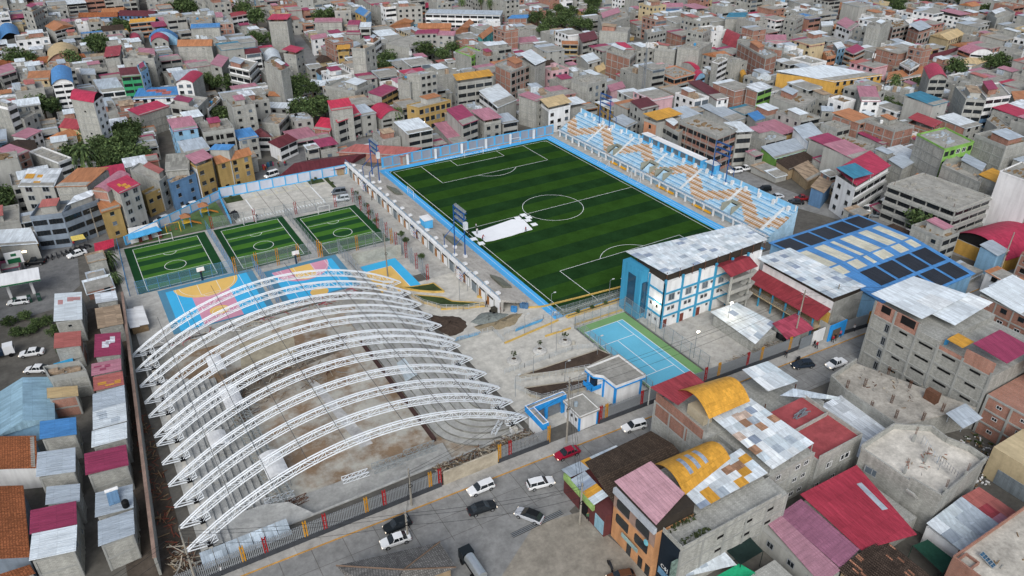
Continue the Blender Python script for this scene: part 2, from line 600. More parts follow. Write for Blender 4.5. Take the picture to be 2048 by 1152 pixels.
# small artificial turf pitches
def small_pitch(x0, y0, x1, y1, lx0, ly0, lx1, ly1):
 q = MB()
 n = 9
 q.poly([(x0, y0, .02),(x1, y0, .02),(x1, y1, .02),(x0, y1, .02)],0)
 for i in range(n):
  a_, b_ = ly0 + (ly1 - ly0) * i / n, ly0 + (ly1 - ly0) * (i + 1) / n
  q.poly([(lx0, a_, .026),(lx1, a_, .026),(lx1, b_, .026),(lx0, b_, .026)],1 if i % 2 == 0 else 0)
 o = q.build('small_turf_pitch', [TURFM, TURFB])
 o['kind'] = 'structure'
 cx, cy = (lx0 + lx1) / 2,(ly0 + ly1) / 2
 lines('pitch_line_markings', o, [(lx0, ly0, lx1, ly0),(lx1, ly0, lx1, ly1),(lx1, ly1, lx0, ly1),(lx0, ly1, lx0, ly0),(lx0, cy + 6, lx1, cy + 6),(lx0, cy - 6, lx1, cy - 6)],
  [(cx, cy - 2.2,2.6,0,2 * PI),(cx, cy + 6,1.6,0,-PI)], w=.13, z=.034)
small_pitch(-114.2,8.8,-93.3,36.2,-112.2,9.8,-95.6,34.6)
small_pitch(-91.0,8.0,-71.6,35.8,-89.3,9.0,-73.4,34.0)
small_pitch(-69.4,4.6,-50.4,32.0,-67.7,5.6,-52.6,30.6)
# basketball courts
def court(x0, y0, x1, y1, style):
 q = MB()
 bx = 1.6
 q.poly([(x0, y0, .008),(x1, y0, .008),(x1, y1, .008),(x0, y1, .008)],0)
 X0, X1, Y0, Y1 = x0 + bx, x1 - bx, y0 + .6, y1 - 1.6
 q.poly([(X0, Y0, .013),(X1, Y0, .013),(X1, Y1, .013),(X0, Y1, .013)],1)
 cx = (X0 + X1) / 2
 def disc(x, y, rx, ry, z, m, a0=0, a1=2 * PI):
  n = 40
  q.poly([(x + rx * math.cos(a0 + (a1 - a0) * i / n), y + ry * math.sin(a0 + (a1 - a0) * i / n), z) for i in range(n + 1)], m)
 if style == 'a':
  q.poly([(cx - 4.6, Y0, .017),(cx + 4.2, Y0, .017),(cx + 4.2, Y1 - 1, .017),(cx - 4.6, Y1 - 1, .017)],3)
  disc(cx - .3, Y1,7.6,7.0, .021,2, PI, 2 * PI)
  disc(cx - .2, Y0 + 4.9,2.2,2.0, .021,2)
 else:
  disc(cx - .6, Y1,7.2,8.0, .017,3, PI, 2 * PI)
  q.poly([(cx - 3.2, Y1 - 5.2, .021),(cx + 2.0, Y1 - 5.2, .021),(cx + 2.0, Y1, .021),(cx - 3.2, Y1, .021)],2)
  disc(cx - .6, Y1 - 5.2,2.6,2.3, .021,2, PI, 2 * PI)
  disc(cx - .4, Y0 + 1.4,2.2,2.1, .021,2)
 o = q.build('basketball_court', [COURTD, COURTB, COURTY, COURTP])
 o['kind'] = 'structure'
 lines('court_line_markings', o, [(X0 + 2.2, Y0, X0 + 2.2, Y1),(X1 - 2.0, Y0, X1 - 2.0, Y1),(cx - 2.4, Y1 - 5.6, cx - 2.4, Y1),(cx + 2.2, Y1 - 5.6, cx + 2.2, Y1),(cx - 2.4, Y1 - 5.6, cx + 2.2, Y1 - 5.6)],
  [(cx, Y1 - 5.6,1.9, PI, 2 * PI),(cx, Y1,6.6, PI, 2 * PI),(cx, Y0 + 4.2,1.9,0,2 * PI)], w=.1, z=.026)
court(-110.2,-13.6,-87.6,9.0 - .8, 'a')
court(-85.4,-14.0,-66.4,4.6, 'b')
q = MB()
q.poly([(-63.4,-22, .008),(-53.6,-22, .008),(-53.6,-5.4, .008),(-63.4,-5.4, .008)],0)
q.poly([(-63.4,-22, .013),(-56.2,-22, .013),(-56.2,-8.8, .013),(-63.4,-8.8, .013)],1)
o = q.build('volleyball_court', [COURTB, COURTY])
o['kind'] = 'structure'
lines('court_line_markings', o, [(-56.2,-22,-56.2,-8.8),(-63.4,-8.8,-56.2,-8.8)], w=.12, z=.02)
# tennis court
q = MB()
q.poly([(-31.2,-83.6, .02),(-20.4,-83.6, .02),(-20.4,-59.5, .02),(-31.2,-59.5, .02)])
o = q.build('tennis_court', TENB)
o['kind'] = 'structure'
lines('court_line_markings', o, [(-31.2,-59.6,-20.5,-59.6),(-20.5,-59.6,-20.5,-83.4),(-22.0,-59.6,-22.0,-83.4),(-31.1,-65.8,-22.0,-65.8),(-31.1,-79,-22.0,-79),(-26.7,-65.8,-26.7,-79),(-31.1,-59.6,-31.1,-83.4)], w=.14, z=.03)
# parking lines
o = bpy.data.objects['parking_lot']
lines('parking_bay_lines', o, [(x, 52.6, x, 57) for x in np.arange(-74.5,-53.5,3.25)] + [(-80,52.4,-52,52.4)], w=.16, z=.006, m=mat('bay_yellow', '#c9bf96', rnd=0))
lines('parking_zebra_lines', o, [(x, 38.0, x, 39.2) for x in np.arange(-83,-57, .9)] + [(-77.8,38,-77.8,52.4),(-57.5,38,-57.5,52.4)], w=.35, z=.006)
lines('parking_joint_lines', o, [(x, 37.2, x, 57) for x in (-73.2,-69,-65.4,-61.2)], w=.2, z=.008, m=mat('bay_joint', '#85827c', rnd=0))
# planting beds by the parking
for (x0, y0, x1, y1) in ((-57.2,53.6,-52.3,57.0),(-83.5,52.3,-78.4,57.0),(-51.8,47.5,-50.6,57)):
 sheet('planting_bed', rect(x0, y0, x1, y1), .05, LAWN)
# ---------------------------------------------------------------- stadium and sports grounds
NET = meshmat('wire_netting', '#9aa3a8', .20)
NETB = meshmat('blue_netting', '#6f98b4', .26)
TIERM = mat('tier_concrete', '#a7a49e', 'stain', var=.13, rnd=.05)
TIERB = mat('tier_pale_blue', '#a3c4d9', 'stain', var=.06, rnd=0)
TIERD = mat('tier_blue', '#5f97bf', 'stain', var=.08, rnd=0)
TIERW = mat('tier_white', '#d5d9db', 'stain', var=.05, rnd=0)
TIERO = mat('tier_brown', '#ad875c', 'stain', var=.08, rnd=0)
POSTR = mat('red_post', '#8c2f2c', var=.1)
POSTO = mat('ochre_post', '#b07a25', var=.1)
def fence(label, a, b, h, step, name='netting_fence', pm=None, net=None, pr=.06, rails=(0.03, .5, .98), z=0.0, double=None, group=None, cat='fence'):
 L_ = dist(a, b)
 t = thing(name, label, cat, (*lerp(a, b, .5), z), group)
 n = max(1, round(L_ / step))
 q = MB()
 q.bar((0,0,0),(0,0, h), pr, 6)
 pm = pm or STEEL
 me = q.mesh('post', pm)
 me2 = None
 if double:
  q = MB()
  q.bar((-.25,0,0),(-.25,0, h + .4), pr * 1.5,6)
  q.bar((.25,0,0),(.25,0, h + .4), pr * 1.5,6)
  for zz in (.3, .6, .9):
   q.bar((-.25,0, h * zz),(.25,0, h * zz), pr, 4)
 for i in range(n + 1):
  p = lerp(a, b, i / n)
  if double and i % double[0] == 0:
   mm = double[1 + (i // double[0]) % (len(double) - 1)]
   me2 = q.mesh('double_post', mm)
   place('post', me2, t, Matrix.Translation((*p, z)))
  else:
   place('post', me, t, Matrix.Translation((*p, z)))
 q = MB()
 for r in rails:
  q.bar((*a, z + h * r),(*b, z + h * r), .035,4)
 q.build('rail', pm, t)
 if net is not False:
  q = MB()
  q.poly([(*a, z + .05),(*b, z + .05),(*b, z + h),(*a, z + h)])
  q.build('netting', net or NET, t)
 return t
def paneled_wall(label, a, b, h, step, panel, post, th=.2, name='boundary_wall', z0=0.0, wide=0):
 t = thing(name, label, 'wall', (*lerp(a, b, .5), z0))
 n = max(1, round(dist(a, b) / step))
 ux = ((b[0] - a[0]) / dist(a, b),(b[1] - a[1]) / dist(a, b))
 q = MB()
 q.box(-.5,-.09,0, .5, .09, h * .93)
 pm = q.mesh('panel', panel)
 q = MB()
 q.box(-.19,-.17,0, .19, .17, h)
 om = q.mesh('wall_post', post)
 for i in range(n + 1):
  p = lerp(a, b, i / n)
  place('pilaster', om, t, frame_mat((*p, z0), ux, 1 + (wide if i % 3 == 0 else 0)))
  if i < n:
   place('panel', pm, t, frame_mat((*lerp(a, b, (i + .5) / n), z0), ux, dist(a, b) / n - .38))
 q = MB()
 q.wall(a, b, z0 + h * .93, z0 + h, th * 1.25)
 q.wall(a, b, z0, z0 + h * .10, th * 1.2)
 q.build('coping', post, t)
 return t
# ---- west stand: plain concrete tiers above a row of rooms
def west_stand():
 t = thing('concrete_stand', 'long grey concrete stand of shallow tiers along the left touchline', 'stand', (-38.5,5,0))
 y0, y1, n = -43.0,57.5,12
 xf, xb, zt = -34.6,-43.2,3.45
 for i in range(n):
  q = MB()
  xa, xc = xf + (xb - xf) * i / n, xf + (xb - xf) * (i + 1) / n
  z = .35 + (zt - .35) * i / (n - 1)
  ye = y0 + max(0,3 - i) * .4
  q.box(xc, ye, 0 if i in (0, n - 1) else z - .5, xa, y1, z)
  q.build('tier', TIERM, t)
 q = MB()
 q.box(-43.9, y0,3.0,-43.2, y1,3.75)
 q.build('back_walk', WHITE, t)
 q = MB()
 q.box(-43.75, y0,0,-43.5, y1,3.0)
 bw = q.build('back_wall', WHITE, t)
 door = MB()
 door.box(-.55,0,0, .55, .06,2.2)
 dm = door.mesh('door', mat('varnished_wood', '#9a6a3a', var=.15))
 wm = MB()
 wm.box(-1.3,0,0,1.3, .06, .5)
 wmm = wm.mesh('vent_window', GLASS)
 pm_ = MB()
 pm_.box(-.16,0,0, .16, .14,3.0)
 pmm = pm_.mesh('column', PLAST)
 gm_ = MB()
 gm_.box(-1.2,0,0,1.2, .08,2.4)
 gmm = gm_.mesh('shutter', mat('grey_shutter', '#7b858b', 'sheet'))
 y = -41.0
 k = 0
 while y < 56:
  place('column', pmm, t, frame_mat((-43.75, y, 0),(0,-1)))
  place('vent_window', wmm, t, frame_mat((-43.75, y + 1.9,2.35),(0,-1)))
  if k % 3 == 2:
   place('shutter', gmm, t, frame_mat((-43.75, y + 1.9,0),(0,-1)))
  else:
   place('door', dm, t, frame_mat((-43.75, y + 3.0,0),(0,-1),1,1))
  y += 4.0
  k += 1
 # sloping corner parapet at the far end, blue railing on top
 q = MB()
 q.bar((-43.6, y0,4.6),(-43.6, y1,4.6), .04)
 for i in range(26):
  yy = y0 + (y1 - y0) * i / 25
  q.bar((-43.6, yy, 3.7),(-43.6, yy, 4.6), .03)
 q.build('railing', mat('blue_rail', '#4f9ccb', rnd=0), t)
 for i in range(18):
  q = MB()
  yy = y0 + 3 + i * 5.5
  q.box(-42.6, yy - .5,3.45,-41.7, yy + .5,3.9)
  q.build('white_plinth', WHITE, t)
 # hollow triangular stair openings
 for yy in (32,-7,-33):
  q = MB()
  q.hexa([(-38.6, yy - 3,1.9),(-35.8, yy - 2.4, .7),(-35.8, yy + 2.4, .7),(-38.6, yy + 3,1.9)],[(-38.7, yy - 3.2,2.75),(-35.7, yy - 2.6,1.15),(-35.7, yy + 2.6,1.15),(-38.7, yy + 3.2,2.75)])
  q.build('stair_opening', mat('opening_concrete', '#7e8074', 'stain'), t)
 # white cabin on the stand
 q = MB()
 q.box(-41.6,1.0,2.6,-39.2,4.2,5.1,0)
 q.box(-41.8, .8,5.1,-39.0,4.4,5.25,1)
 q.build('cabin', [SKYB, WHITE], t)
 # front fence kerb
 q = MB()
 q.bar((-34.2, y0,1.0),(-34.2,54,1.0), .03)
 for i in range(30):
  yy = y0 + 97 * i / 29
  q.bar((-34.2, yy, .3),(-34.2, yy, 1.0), .025)
 q.build('front_rail', STEEL, t)
 return t
west_stand()
def striped_panel(label, y):
 t = thing('striped_screen', label, 'screen', (-44.3, y, 0), 'striped screens behind the concrete stand')
 q = MB()
 for yy in (-1.6,1.6):
  q.bar((-44.3, y + yy, 1.0),(-45.3, y + yy, 3.2), .07)
  q.bar((-44.3, y + yy, 3.9),(-45.3, y + yy, 3.2), .07)
 q.build('frame', DEEPB, t)
 for i in range(5):
  q = MB()
  z = 1.3 + i * .5
  q.box(-45.2 - .0 * i, y - 1.6, z, -45.1, y + 1.6, z + .25,0)
  q.box(-45.23, y - 1.4, z + .05,-45.2, y - .2, z + .2,1 if i % 2 else 2)
  q.build('slat', [WHITE, mat('red_strip', '#b5382e'), DEEPB], t)
striped_panel('striped blue white and red screen by the far floodlight', 38.5)
striped_panel('striped blue white and red screen beside the white cabin', 1.2)
striped_panel('striped blue white and red screen at the near end of the stand', -26)
LAMPM = mat('floodlight_body', '#8f979c', metal=.4, rough=.4)
def flood_mast(label, x, y, z0, side, lamps=True, h=12.5):
 t = thing('floodlight_mast', label, 'floodlight', (x, y, z0), 'floodlight masts on the stands')
 q = MB()
 q.box(x - .45, y - 3.35, z0, x + .45, y - 2.45, z0 + .7)
 q.build('plinth', WHITE, t)
 q = MB()
 q.box(x - .45, y + 2.45, z0, x + .45, y + 3.35, z0 + .7)
 q.build('plinth', WHITE, t)
 for s in (-1,1):
  q = MB()
  q.bar((x, y + s * 2.9, z0 + .7),(x, y + s * 2.9, z0 + h), .17,8, r2=.14)
  q.build('post', DEEPB, t)
  q = MB()
  q.bar((x, y + s * 2.9, z0 + h * .52),(x + side * 3.0, y + s * 2.9, z0 + h * .32), .1,6)
  q.bar((x + side * 3.0, y + s * 2.9, z0 + h * .32),(x + side * 3.0, y + s * 2.9, z0 - .6), .1,6)
  q.build('brace', DEEPB, t)
 q = MB()
 for k in range(3):
  zz = z0 + h * .72 + k * h * .13
  q.bar((x, y - 2.9, zz),(x, y + 2.9, zz), .08)
  q.box(x - .1, y - 2.8, zz - .25, x + .9, y + 2.8, zz - .18)
 q.build('platform', DEEPB, t)
 if lamps:
  lm = MB()
  lm.hexa([(-.36,-.1,-.33),(.36,-.1,-.33),(.42, .25,-.38),(-.42, .25,-.38)],[(-.36,-.1, .33),(.36,-.1, .33),(.42, .25, .38),(-.42, .25, .38)],0)
  lm.box(-.16,-.35,-.16, .16,-.1, .16)
  me = lm.mesh('lamp', LAMPM)
  for k in range(3):
   for j in range(6):
    zz = z0 + h * .72 + k * h * .13 + .35
    place('lamp', me, t, Matrix.Translation((x - side * .35, y - 2.4 + j * .96, zz)) @ Matrix.Rotation(PI / 2 * side + random.uniform(-.3, .3),4, 'Z') @ Matrix.Rotation(-.5,4, 'X'))
  q = MB()
  q.box(x - .5, y - 4.0, z0 + h * .66, x + .5, y - 3.1, z0 + h * .66 + 1.9)
  q.build('control_box', mat('cabinet_white', '#c3cad0'), t)
 return t
flood_mast('blue floodlight mast crowded with lamps at the far end of the concrete stand', -39.3,42.0,2.2,-1)
flood_mast('blue floodlight mast crowded with lamps beside the white tarpaulin', -39.3,-15.2,2.2,-1)
flood_mast('bare blue floodlight mast near the far corner of the coloured stand', 45.2,35.5,6.6,1, False, 12)
flood_mast('bare blue floodlight mast at the near end of the coloured stand', 45.2,-21.5,6.6,1, False, 12)
# ---- east stand: painted tiers
def east_stand():
 t = thing('painted_stand', 'large stand with sky blue, white and brown painted tiers', 'stand', (41,0,0))
 y0, y1 = -49.5,52.5
 n = 13
 xf, xb = 37.6,46.6
 zf, zb = 2.4,7.3
 TM = [TIERB, TIERW, TIERD, TIERO, TIERW]
 vom = [(20.5,23.5),(1.5,5.5),(-5.0,-1.5),(-34.5,-31.0)]
 for i in range(n):
  q = MB()
  x0 = xf + (xb - xf) * i / n
  x1 = xf + (xb - xf) * (i + 1) / n
  z = zf + (zb - zf) * i / (n - 1)
  y = y0
  seg = 1.0
  while y < y1 - .01:
   yy = min(y + seg, y1)
   if i < 7 and i > 0 and any(v0 <= (y + yy) / 2 <= v1 for v0, v1 in vom):
    y = yy
    if q.f:
     q.build('tier', TM, t)
     q = MB()
    continue
   # brown stepped zigzag motif repeating along the stand, white stair flights between
   u = ((y1 - y) % 44.0) / 44.0
   f = i / (n - 1)
   c = 0
   zz = abs(((u * 2.0 + .15) % 1.0) - .5) * 2
   band = .12 + .76 * zz
   if abs(f - band) < .23:
    c = 3
   elif i % 2 == 0:
    c = 2
   if (y1 - y) % 16.5 < 1.0 and i > 0:
    c = 4
   q.box(x0, y, z - .5, x1, yy, z - .26, {0: 0,2: 0,3: 3,4: 4}[c], {0: 1,2: 0,3: 1,4: 4}[c])
   q.box(x0 + .24, y, z - .26, x1, yy, z, 4 if c == 4 else (c if c != 2 else 2), {0: 0,2: 2 if i % 2 else 0,3: 3 if i % 2 else 1,4: 4}[c])
   y = yy
  q.build('tier', TM, t)
 q = MB()
 q.box(xb, y0,0,47.6, y1, zb - .02)
 q.hexa([(xf + .7, y0 + .1,0),(xb, y0 + .1,0),(xb, y1 - .1,0),(xf + .7, y1 - .1,0)],[(xf + .7, y0 + .1,1.9),(xb, y0 + .1,7.3),(xb, y1 - .1,7.3),(xf + .7, y1 - .1,1.9)])
 q.build('body', [TIERB], t)
 # concrete landing at the front, its parapet rail and supporting brackets
 q = MB()
 q.box(36.9, y0,2.0, xf, y1,2.25)
 q.build('front_landing', TIERW, t)
 q = MB()
 q.bar((36.95, y0,3.1),(36.95, y1,3.1), .04)
 for i in range(69):
  yy = y0 + (y1 - y0) * i / 68
  q.bar((36.95, yy, 2.25),(36.95, yy, 3.1), .028)
 q.build('front_rail', STEEL, t)
 q = MB()
 q.poly([(36.95, y0,2.25),(36.95, y1,2.25),(36.95, y1,3.1),(36.95, y0,3.1)])
 q.build('rail_netting', NET, t)
 br = MB()
 br.box(36.95,-.25,0,37.4, .25,2.0)
 bm = br.mesh('column', WHITE)
 for i in range(26):
  place('column', bm, t, Matrix.Translation((0, y0 + .6 + i * 4.0,0)))
 seats = MB()
 for i in range(7):
  seats.box(37.0, i * .55, .35,37.45, i * .55 + .42, .5)
  seats.box(37.4, i * .55, .5,37.5, i * .55 + .42, .9)
 sm = seats.mesh('bench_seats', mat('yellow_seat', '#c9992e', rnd=.05))
 for yy in (16.5,11.5,-7.5,-11.7,-24,-28):
  place('bench', sm, t, Matrix.Translation((-.3, yy, 0)))
 # vomitories
 for v0, v1 in vom:
  q = MB()
  q.box(38.0, v0 - .25,1.9,41.8, v0,4.8)
  q.box(38.0, v1,1.9,41.8, v1 + .25,4.8)
  q.box(41.6, v0,1.9,41.9, v1,5.1)
  q.build('entrance_wall', mat('opening_concrete2', '#8f9184', 'stain'), t)
  q = MB()
  q.box(41.5, v0 + .3,2.2,41.6, v1 - .3,4.3)
  q.build('entrance_opening', DARK, t)
 # back parapet with posts
 q = MB()
 q.box(47.2, y0, zb - .02,47.5, y1,8.6)
 q.build('back_parapet', mat('parapet_blue', '#7fb6d8', 'wall', var=.05), t)
 pm = MB()
 pm.box(46.95,-.2, zb, 47.2, .2,8.9)
 pme = pm.mesh('parapet_post', WHITE)
 for i in range(16):
  place('parapet_post', pme, t, Matrix.Translation((0, y0 + .4 + i * 6.75,0)))
 pl = MB()
 pl.box(-.4,-.4,0, .4, .4,1.4)
 plm = pl.mesh('white_plinth', WHITE)
 for i in range(19):
  place('white_plinth', plm, t, Matrix.Translation((46.1, y0 + 2 + i * 5.3, zb - .4)))
 # commentary boxes along the top
 for (a, b, hh) in ((12.0,16.0,2.7),(-12.5,11.0,2.7),(-18.4,-14.3,2.9)):
  bx = MB()
  bx.box(46.5, a, zb, 48.6, b, zb + hh, 0)
  bx.box(46.1, a - .15, zb + hh, 48.8, b + .15, zb + hh + .18,1)
  o = bx.build('commentary_box', [SKYB, WHITE], t)
  k = max(1, round((b - a) / 3.6))
  for i in range(k):
   w = MB()
   ya, yb = a + (b - a) * i / k + .55, a + (b - a) * (i + 1) / k - .55
   w.box(46.44, ya, zb + .7,46.5, yb, zb + hh - .4)
   w.build('window', LGLASS, o)
 q = MB()
 q.box(37.5, y1 - .25,0,47.5, y1,3.2)
 q.build('end_wall', mat('end_concrete', '#93918b', 'stain'), t)
 return t
east_stand()
# boundary walls of the stadium
paneled_wall('sky blue and grey panelled wall behind the far goal', (-31.5,55.6),(36.5,55.0),3.5,3.5, mat('wall_grey_panel', '#8b93a0', 'wall', var=.05, rnd=.03), SKYB, wide=.8)
paneled_wall('white panelled wall with sky blue posts around the parking lot', (-84,57.6),(-43.9,56.6),3.3,4.0, mat('wall_lilac_white', '#b9c1d0', 'wall', var=.04, rnd=.02), SKYB)
paneled_wall('pale wall with sky blue posts beside the playground', (-113.2,38.4),(-84.3,57.3),2.6,4.0, mat('wall_lilac_white', '#b9c1d0'), SKYB)
paneled_wall('low sky blue wall between playground and parking lot', (-84.4,57.2),(-85.6,37.8),1.6,4.0, SKYB, SKYB)
for i, x in enumerate((-23.0,-12.5,-2.3,7.4,17.5,27.5)):
 q = MB()
 q.box(x - .35,53.9,0, x + .35,54.5,3.4)
 tag(q.build('white_pillar', WHITE, loc=(x, 54.2,0)), 'white square pillar standing before the far blue and grey wall', 'pillar', 'white pillars behind the far goal')
sheet('far_margin_paving', rect(-31,53.8,36,55.4), .006, mat('brown_margin', '#9c8d80', 'stain', rnd=0))
def goal(label, x, y, w, h, ang, name='goal', m=WHITE, depth=1.2, group=None, r=.07):
 t = thing(name, label, 'goal', (x, y, 0), group)
 c, s = math.cos(ang), math.sin(ang)
 P = lambda u, v, z: (x + u * c - v * s, y + u * s + v * c, z)
 for u in (-w / 2, w / 2):
  q = MB()
  q.bar(P(u, 0,0), P(u, 0, h), r, 6)
  q.build('post', m, t)
  q = MB()
  q.bar(P(u, 0, h), P(u, depth, 0), r * .6,4)
  q.bar(P(u, 0,0), P(u, depth, 0), r * .6,4)
  q.build('side_brace', m, t)
 q = MB()
 q.bar(P(-w / 2,0, h), P(w / 2,0, h), r, 6)
 q.build('crossbar', m, t)
 q = MB()
 q.bar(P(-w / 2, depth, 0), P(w / 2, depth, 0), r * .6,4)
 q.build('back_bar', m, t)
goal('full size white goal on the far goal line', .2,49.9,7.3,2.6,0)
goal('small white goal standing on the blue track in the far corner', 19.0,53.0,4,2.1,0)
goal('white portable goal on the blue track below the first stand entrance', 34.5,20.0,4.6,2.0, PI / 2, depth=1.6)
goal('white portable goal on the blue track nearer the halfway line', 34.6,3.6,4.4,3.2, PI / 2, depth=1.6)
goal('white folded goal standing on the left blue track', -33.2,29.4,4.4,2.4, PI / 2, depth=-.9)
goal('white goal at the far end of the leftmost small turf pitch', -103.5,35.2,3.4,2.2,0)
goal('white goal at the far end of the middle small turf pitch', -81.0,34.6,3.4,2.2,0)
goal('white goal at the far end of the small turf pitch nearest the stand', -60.3,31.0,3.4,2.2,0)
# fences round the small pitches and courts
OCH = (4, POSTO, POSTR)
fence('wire fence between the parking lot and the small turf pitches', (-91,36.6),(-50.2,32.6),3.6,2.9, double=(4, POSTR, POSTR))
fence('wire fence on the path between leftmost and middle turf pitches', (-92.6,36),(-92.0,8),3.4,2.8, pm=mat('blue_post', '#4f7fa8'), net=NETB)
fence('wire fence on the path between middle turf pitch and the third', (-70.6,36),(-70.2,6),3.4,2.8)
fence('wire fence between leftmost turf pitch and the yellow and pink court', (-114.5,9.0),(-92,8.4),3.6,2.6, pm=mat('blue_post', '#4f7fa8'), net=NETB)
fence('wire fence with ochre double posts behind the pink basketball court', (-91.6,7.0),(-70.4,5.4),4.6,2.6, double=(2, POSTO, POSTO))
fence('wire fence along the near end of the third turf pitch', (-70,4.6),(-51,2.6),4.2,2.4, double=(2, POSTO, STEEL))
fence('tall wire fence with red double posts beside the stand walkway', (-50.1,34),(-51.2,-20.5),4.2,3.4, double=(1, POSTR, STEEL))
fence('blue wire fence between the two basketball courts', (-86.9,8.2),(-86.6,-14),3.4,2.5, pm=mat('blue_post', '#4f7fa8'), net=NETB)
fence('wire fence between pink court and volleyball court', (-65.4,4.0),(-65.2,-14),3.6,2.4)
fence('blue wire fence on the left edge of the leftmost turf pitch', (-115.2,37),(-116.2,9),3.2,3.0, pm=mat('blue_post', '#4f7fa8'), net=NETB)
fence('low wire fence beside the tennis court path', (-33.5,-50.4),(-12,-51.4),2.2,1.8, name='railing_fence')
fence('tall wire fence along the far side of the tennis court', (-32.0,-57.1),(-17.8,-57.0),3.6,2.3)
fence('tall wire fence between tennis court and school yard', (-18.0,-57.0),(-17.8,-84.6),4.2,2.9)
fence('wire fence between the plaza and the tennis court', (-32.1,-57.0),(-32.3,-84.0),3.0,1.9)
fence('green tinted wire fence behind the near goal line', (-33.4,-51.7),(-9.0,-51.9),2.1,1.9, net=meshmat('pale_netting', '#a8b0aa', .3))
# retaining wall above the volleyball court
q = MB()
q.wall((-64.4,-3.6),(-51.6,-5.2),0,3.4, .3)
tag(q.build('retaining_wall', mat('retaining_concrete', '#a5a69d', 'stain'), loc=(-58,-4.4,0)), 'bare concrete retaining wall behind the yellow volleyball court', 'wall')
# basketball hoops
def hoop(label, x, y):
 t = thing('basketball_hoop', label, 'hoop', (x, y, 0), 'basketball hoops')
 q = MB()
 q.bar((x, y, 0),(x, y, 3.4), .22,6)
 q.build('post', mat('dark_pad', '#25384a'), t)
 q = MB()
 q.box(x - .9, y - .9,3.0, x + .9, y - .8,4.1)
 q.bar((x, y, 3.3),(x, y - .85,3.5), .08)
 q.build('backboard', WHITE, t)
 q = MB()
 q.tube([(x + .23 * math.cos(i * PI / 4), y - 1.13 + .23 * math.sin(i * PI / 4),3.1) for i in range(9)], .03)
 q.build('rim', POSTR, t)
hoop('basketball hoop of the yellow and pink court', -99.6,8.2)
hoop('basketball hoop of the pink and blue court', -76.8,4.8)
# light poles
def lamp_post(label, x, y, h, arm=(0.9,0), group='slim lamp posts of the sports ground', z=0.0, lit=None, heads=1):
 t = thing('lamp_post', label, 'lamp post', (x, y, z), group)
 q = MB()
 q.bar((x, y, z),(x, y, z + h), .07,6, r2=.05)
 q.bar((x, y, z + h),(x + arm[0], y + arm[1], z + h + .15), .04)
 q.build('pole', STEEL, t)
 q = MB()
 q.box(x + arm[0] - .3, y + arm[1] - .14, z + h + .08, x + arm[0] + .3, y + arm[1] + .14, z + h + .22)
 q.build('lamp_head', lit or mat('lamp_head', '#b8bdbe'), t)
 return t
LIT = emitmat('lit_lamp', '#fff4dd', 14.0)
for (p, lb) in (((-19.00,-43.81), 'slim lamp post at the near end of the concrete stand'),((-47.27,-34.03), 'slim lamp post on the landing above the grass bed')):
 pass
lamp_post('slim lamp post beside the near left pitch corner', -32.9,-48.6,5.0)
lamp_post('slim lamp post behind the near goal line', -18.6,-51.9,6.0)
lamp_post('slim lamp post between parking bays', -57.4,51.5,5.0)
lamp_post('slim lamp post on the landing by the lawn bed', -49.0,-33.5,6.0)
lamp_post('slim lamp post by the gravel heap', -43.0,-53.2,5.0)
lamp_post('slim lamp post by the planter bed below the stand end', -45.0,-30.0,5.0)
lamp_post('slim lamp post between the first two round planters', -49.6,-67.2,5.0)
lamp_post('slim lamp post between second and third round planter', -41.0,-62.8,5.5)
lamp_post('slim lamp post at the start of the upper ramp', -45.2,-72.2,5.0)
lamp_post('slim lamp post on the dark soil bank', -45.3,-77.0,5.0)
lamp_post('slim lamp post near the tennis court corner', -34.2,-68.4,5.0)
lamp_post('slim lamp post at the hall side of the plaza', -56.2,-71.0,5.0)
lamp_post('slim lamp post at the far plaza steps', -37.6,-55.8,5.0)
# white tarpaulin on the pitch with people pulling it
q = MB()
TP = [(-28.94,-2.28),(-26.59,-2.75),(-14.98,-1.08),(-12.17,-2.75),(-13.32,-9.66),(-17.76,-9.79),(-20.37,-10.06),(-26.32,-10.08),(-28.61,-9.60),(-28.54,-7.01),(-29.26,-5.43)]
q.prism(TP, .04, .12)
tag(q.build('tarpaulin', mat('white_tarpaulin', '#e4e7ea', var=.04, rnd=0), loc=(-22,-5.5, .04)), 'large white tarpaulin spread on the pitch', 'tarpaulin')
for p, lb in (((-10.60,-0.22), 'white square sheet lying on the halfway line'),((-13.14,-1.20), 'white square sheet beside the tarpaulin and halfway line'),((-10.24,-2.41), 'white square sheet beside the tarpaulin corner'),
   ((-11.38,-3.89), 'white square sheet overlapping the tarpaulin corner'),((-11.29,-7.12), 'white square sheet closest to the centre circle side'),((-30.58,-6.42), 'white square sheet on the left touchline'),((-30.08,-9.77), 'second white square sheet on the left touchline')):
 q = MB()
 q.prism([(p[0] - .9, p[1] - .8),(p[0] + .8, p[1] - 1),(p[0] + 1, p[1] + .7),(p[0] - .7, p[1] + .9)], .05, .14)
 tag(q.build('tarpaulin_sheet', MATS['white_tarpaulin'], loc=(*p, .05)), lb, 'sheet', 'white sheets around the tarpaulin')
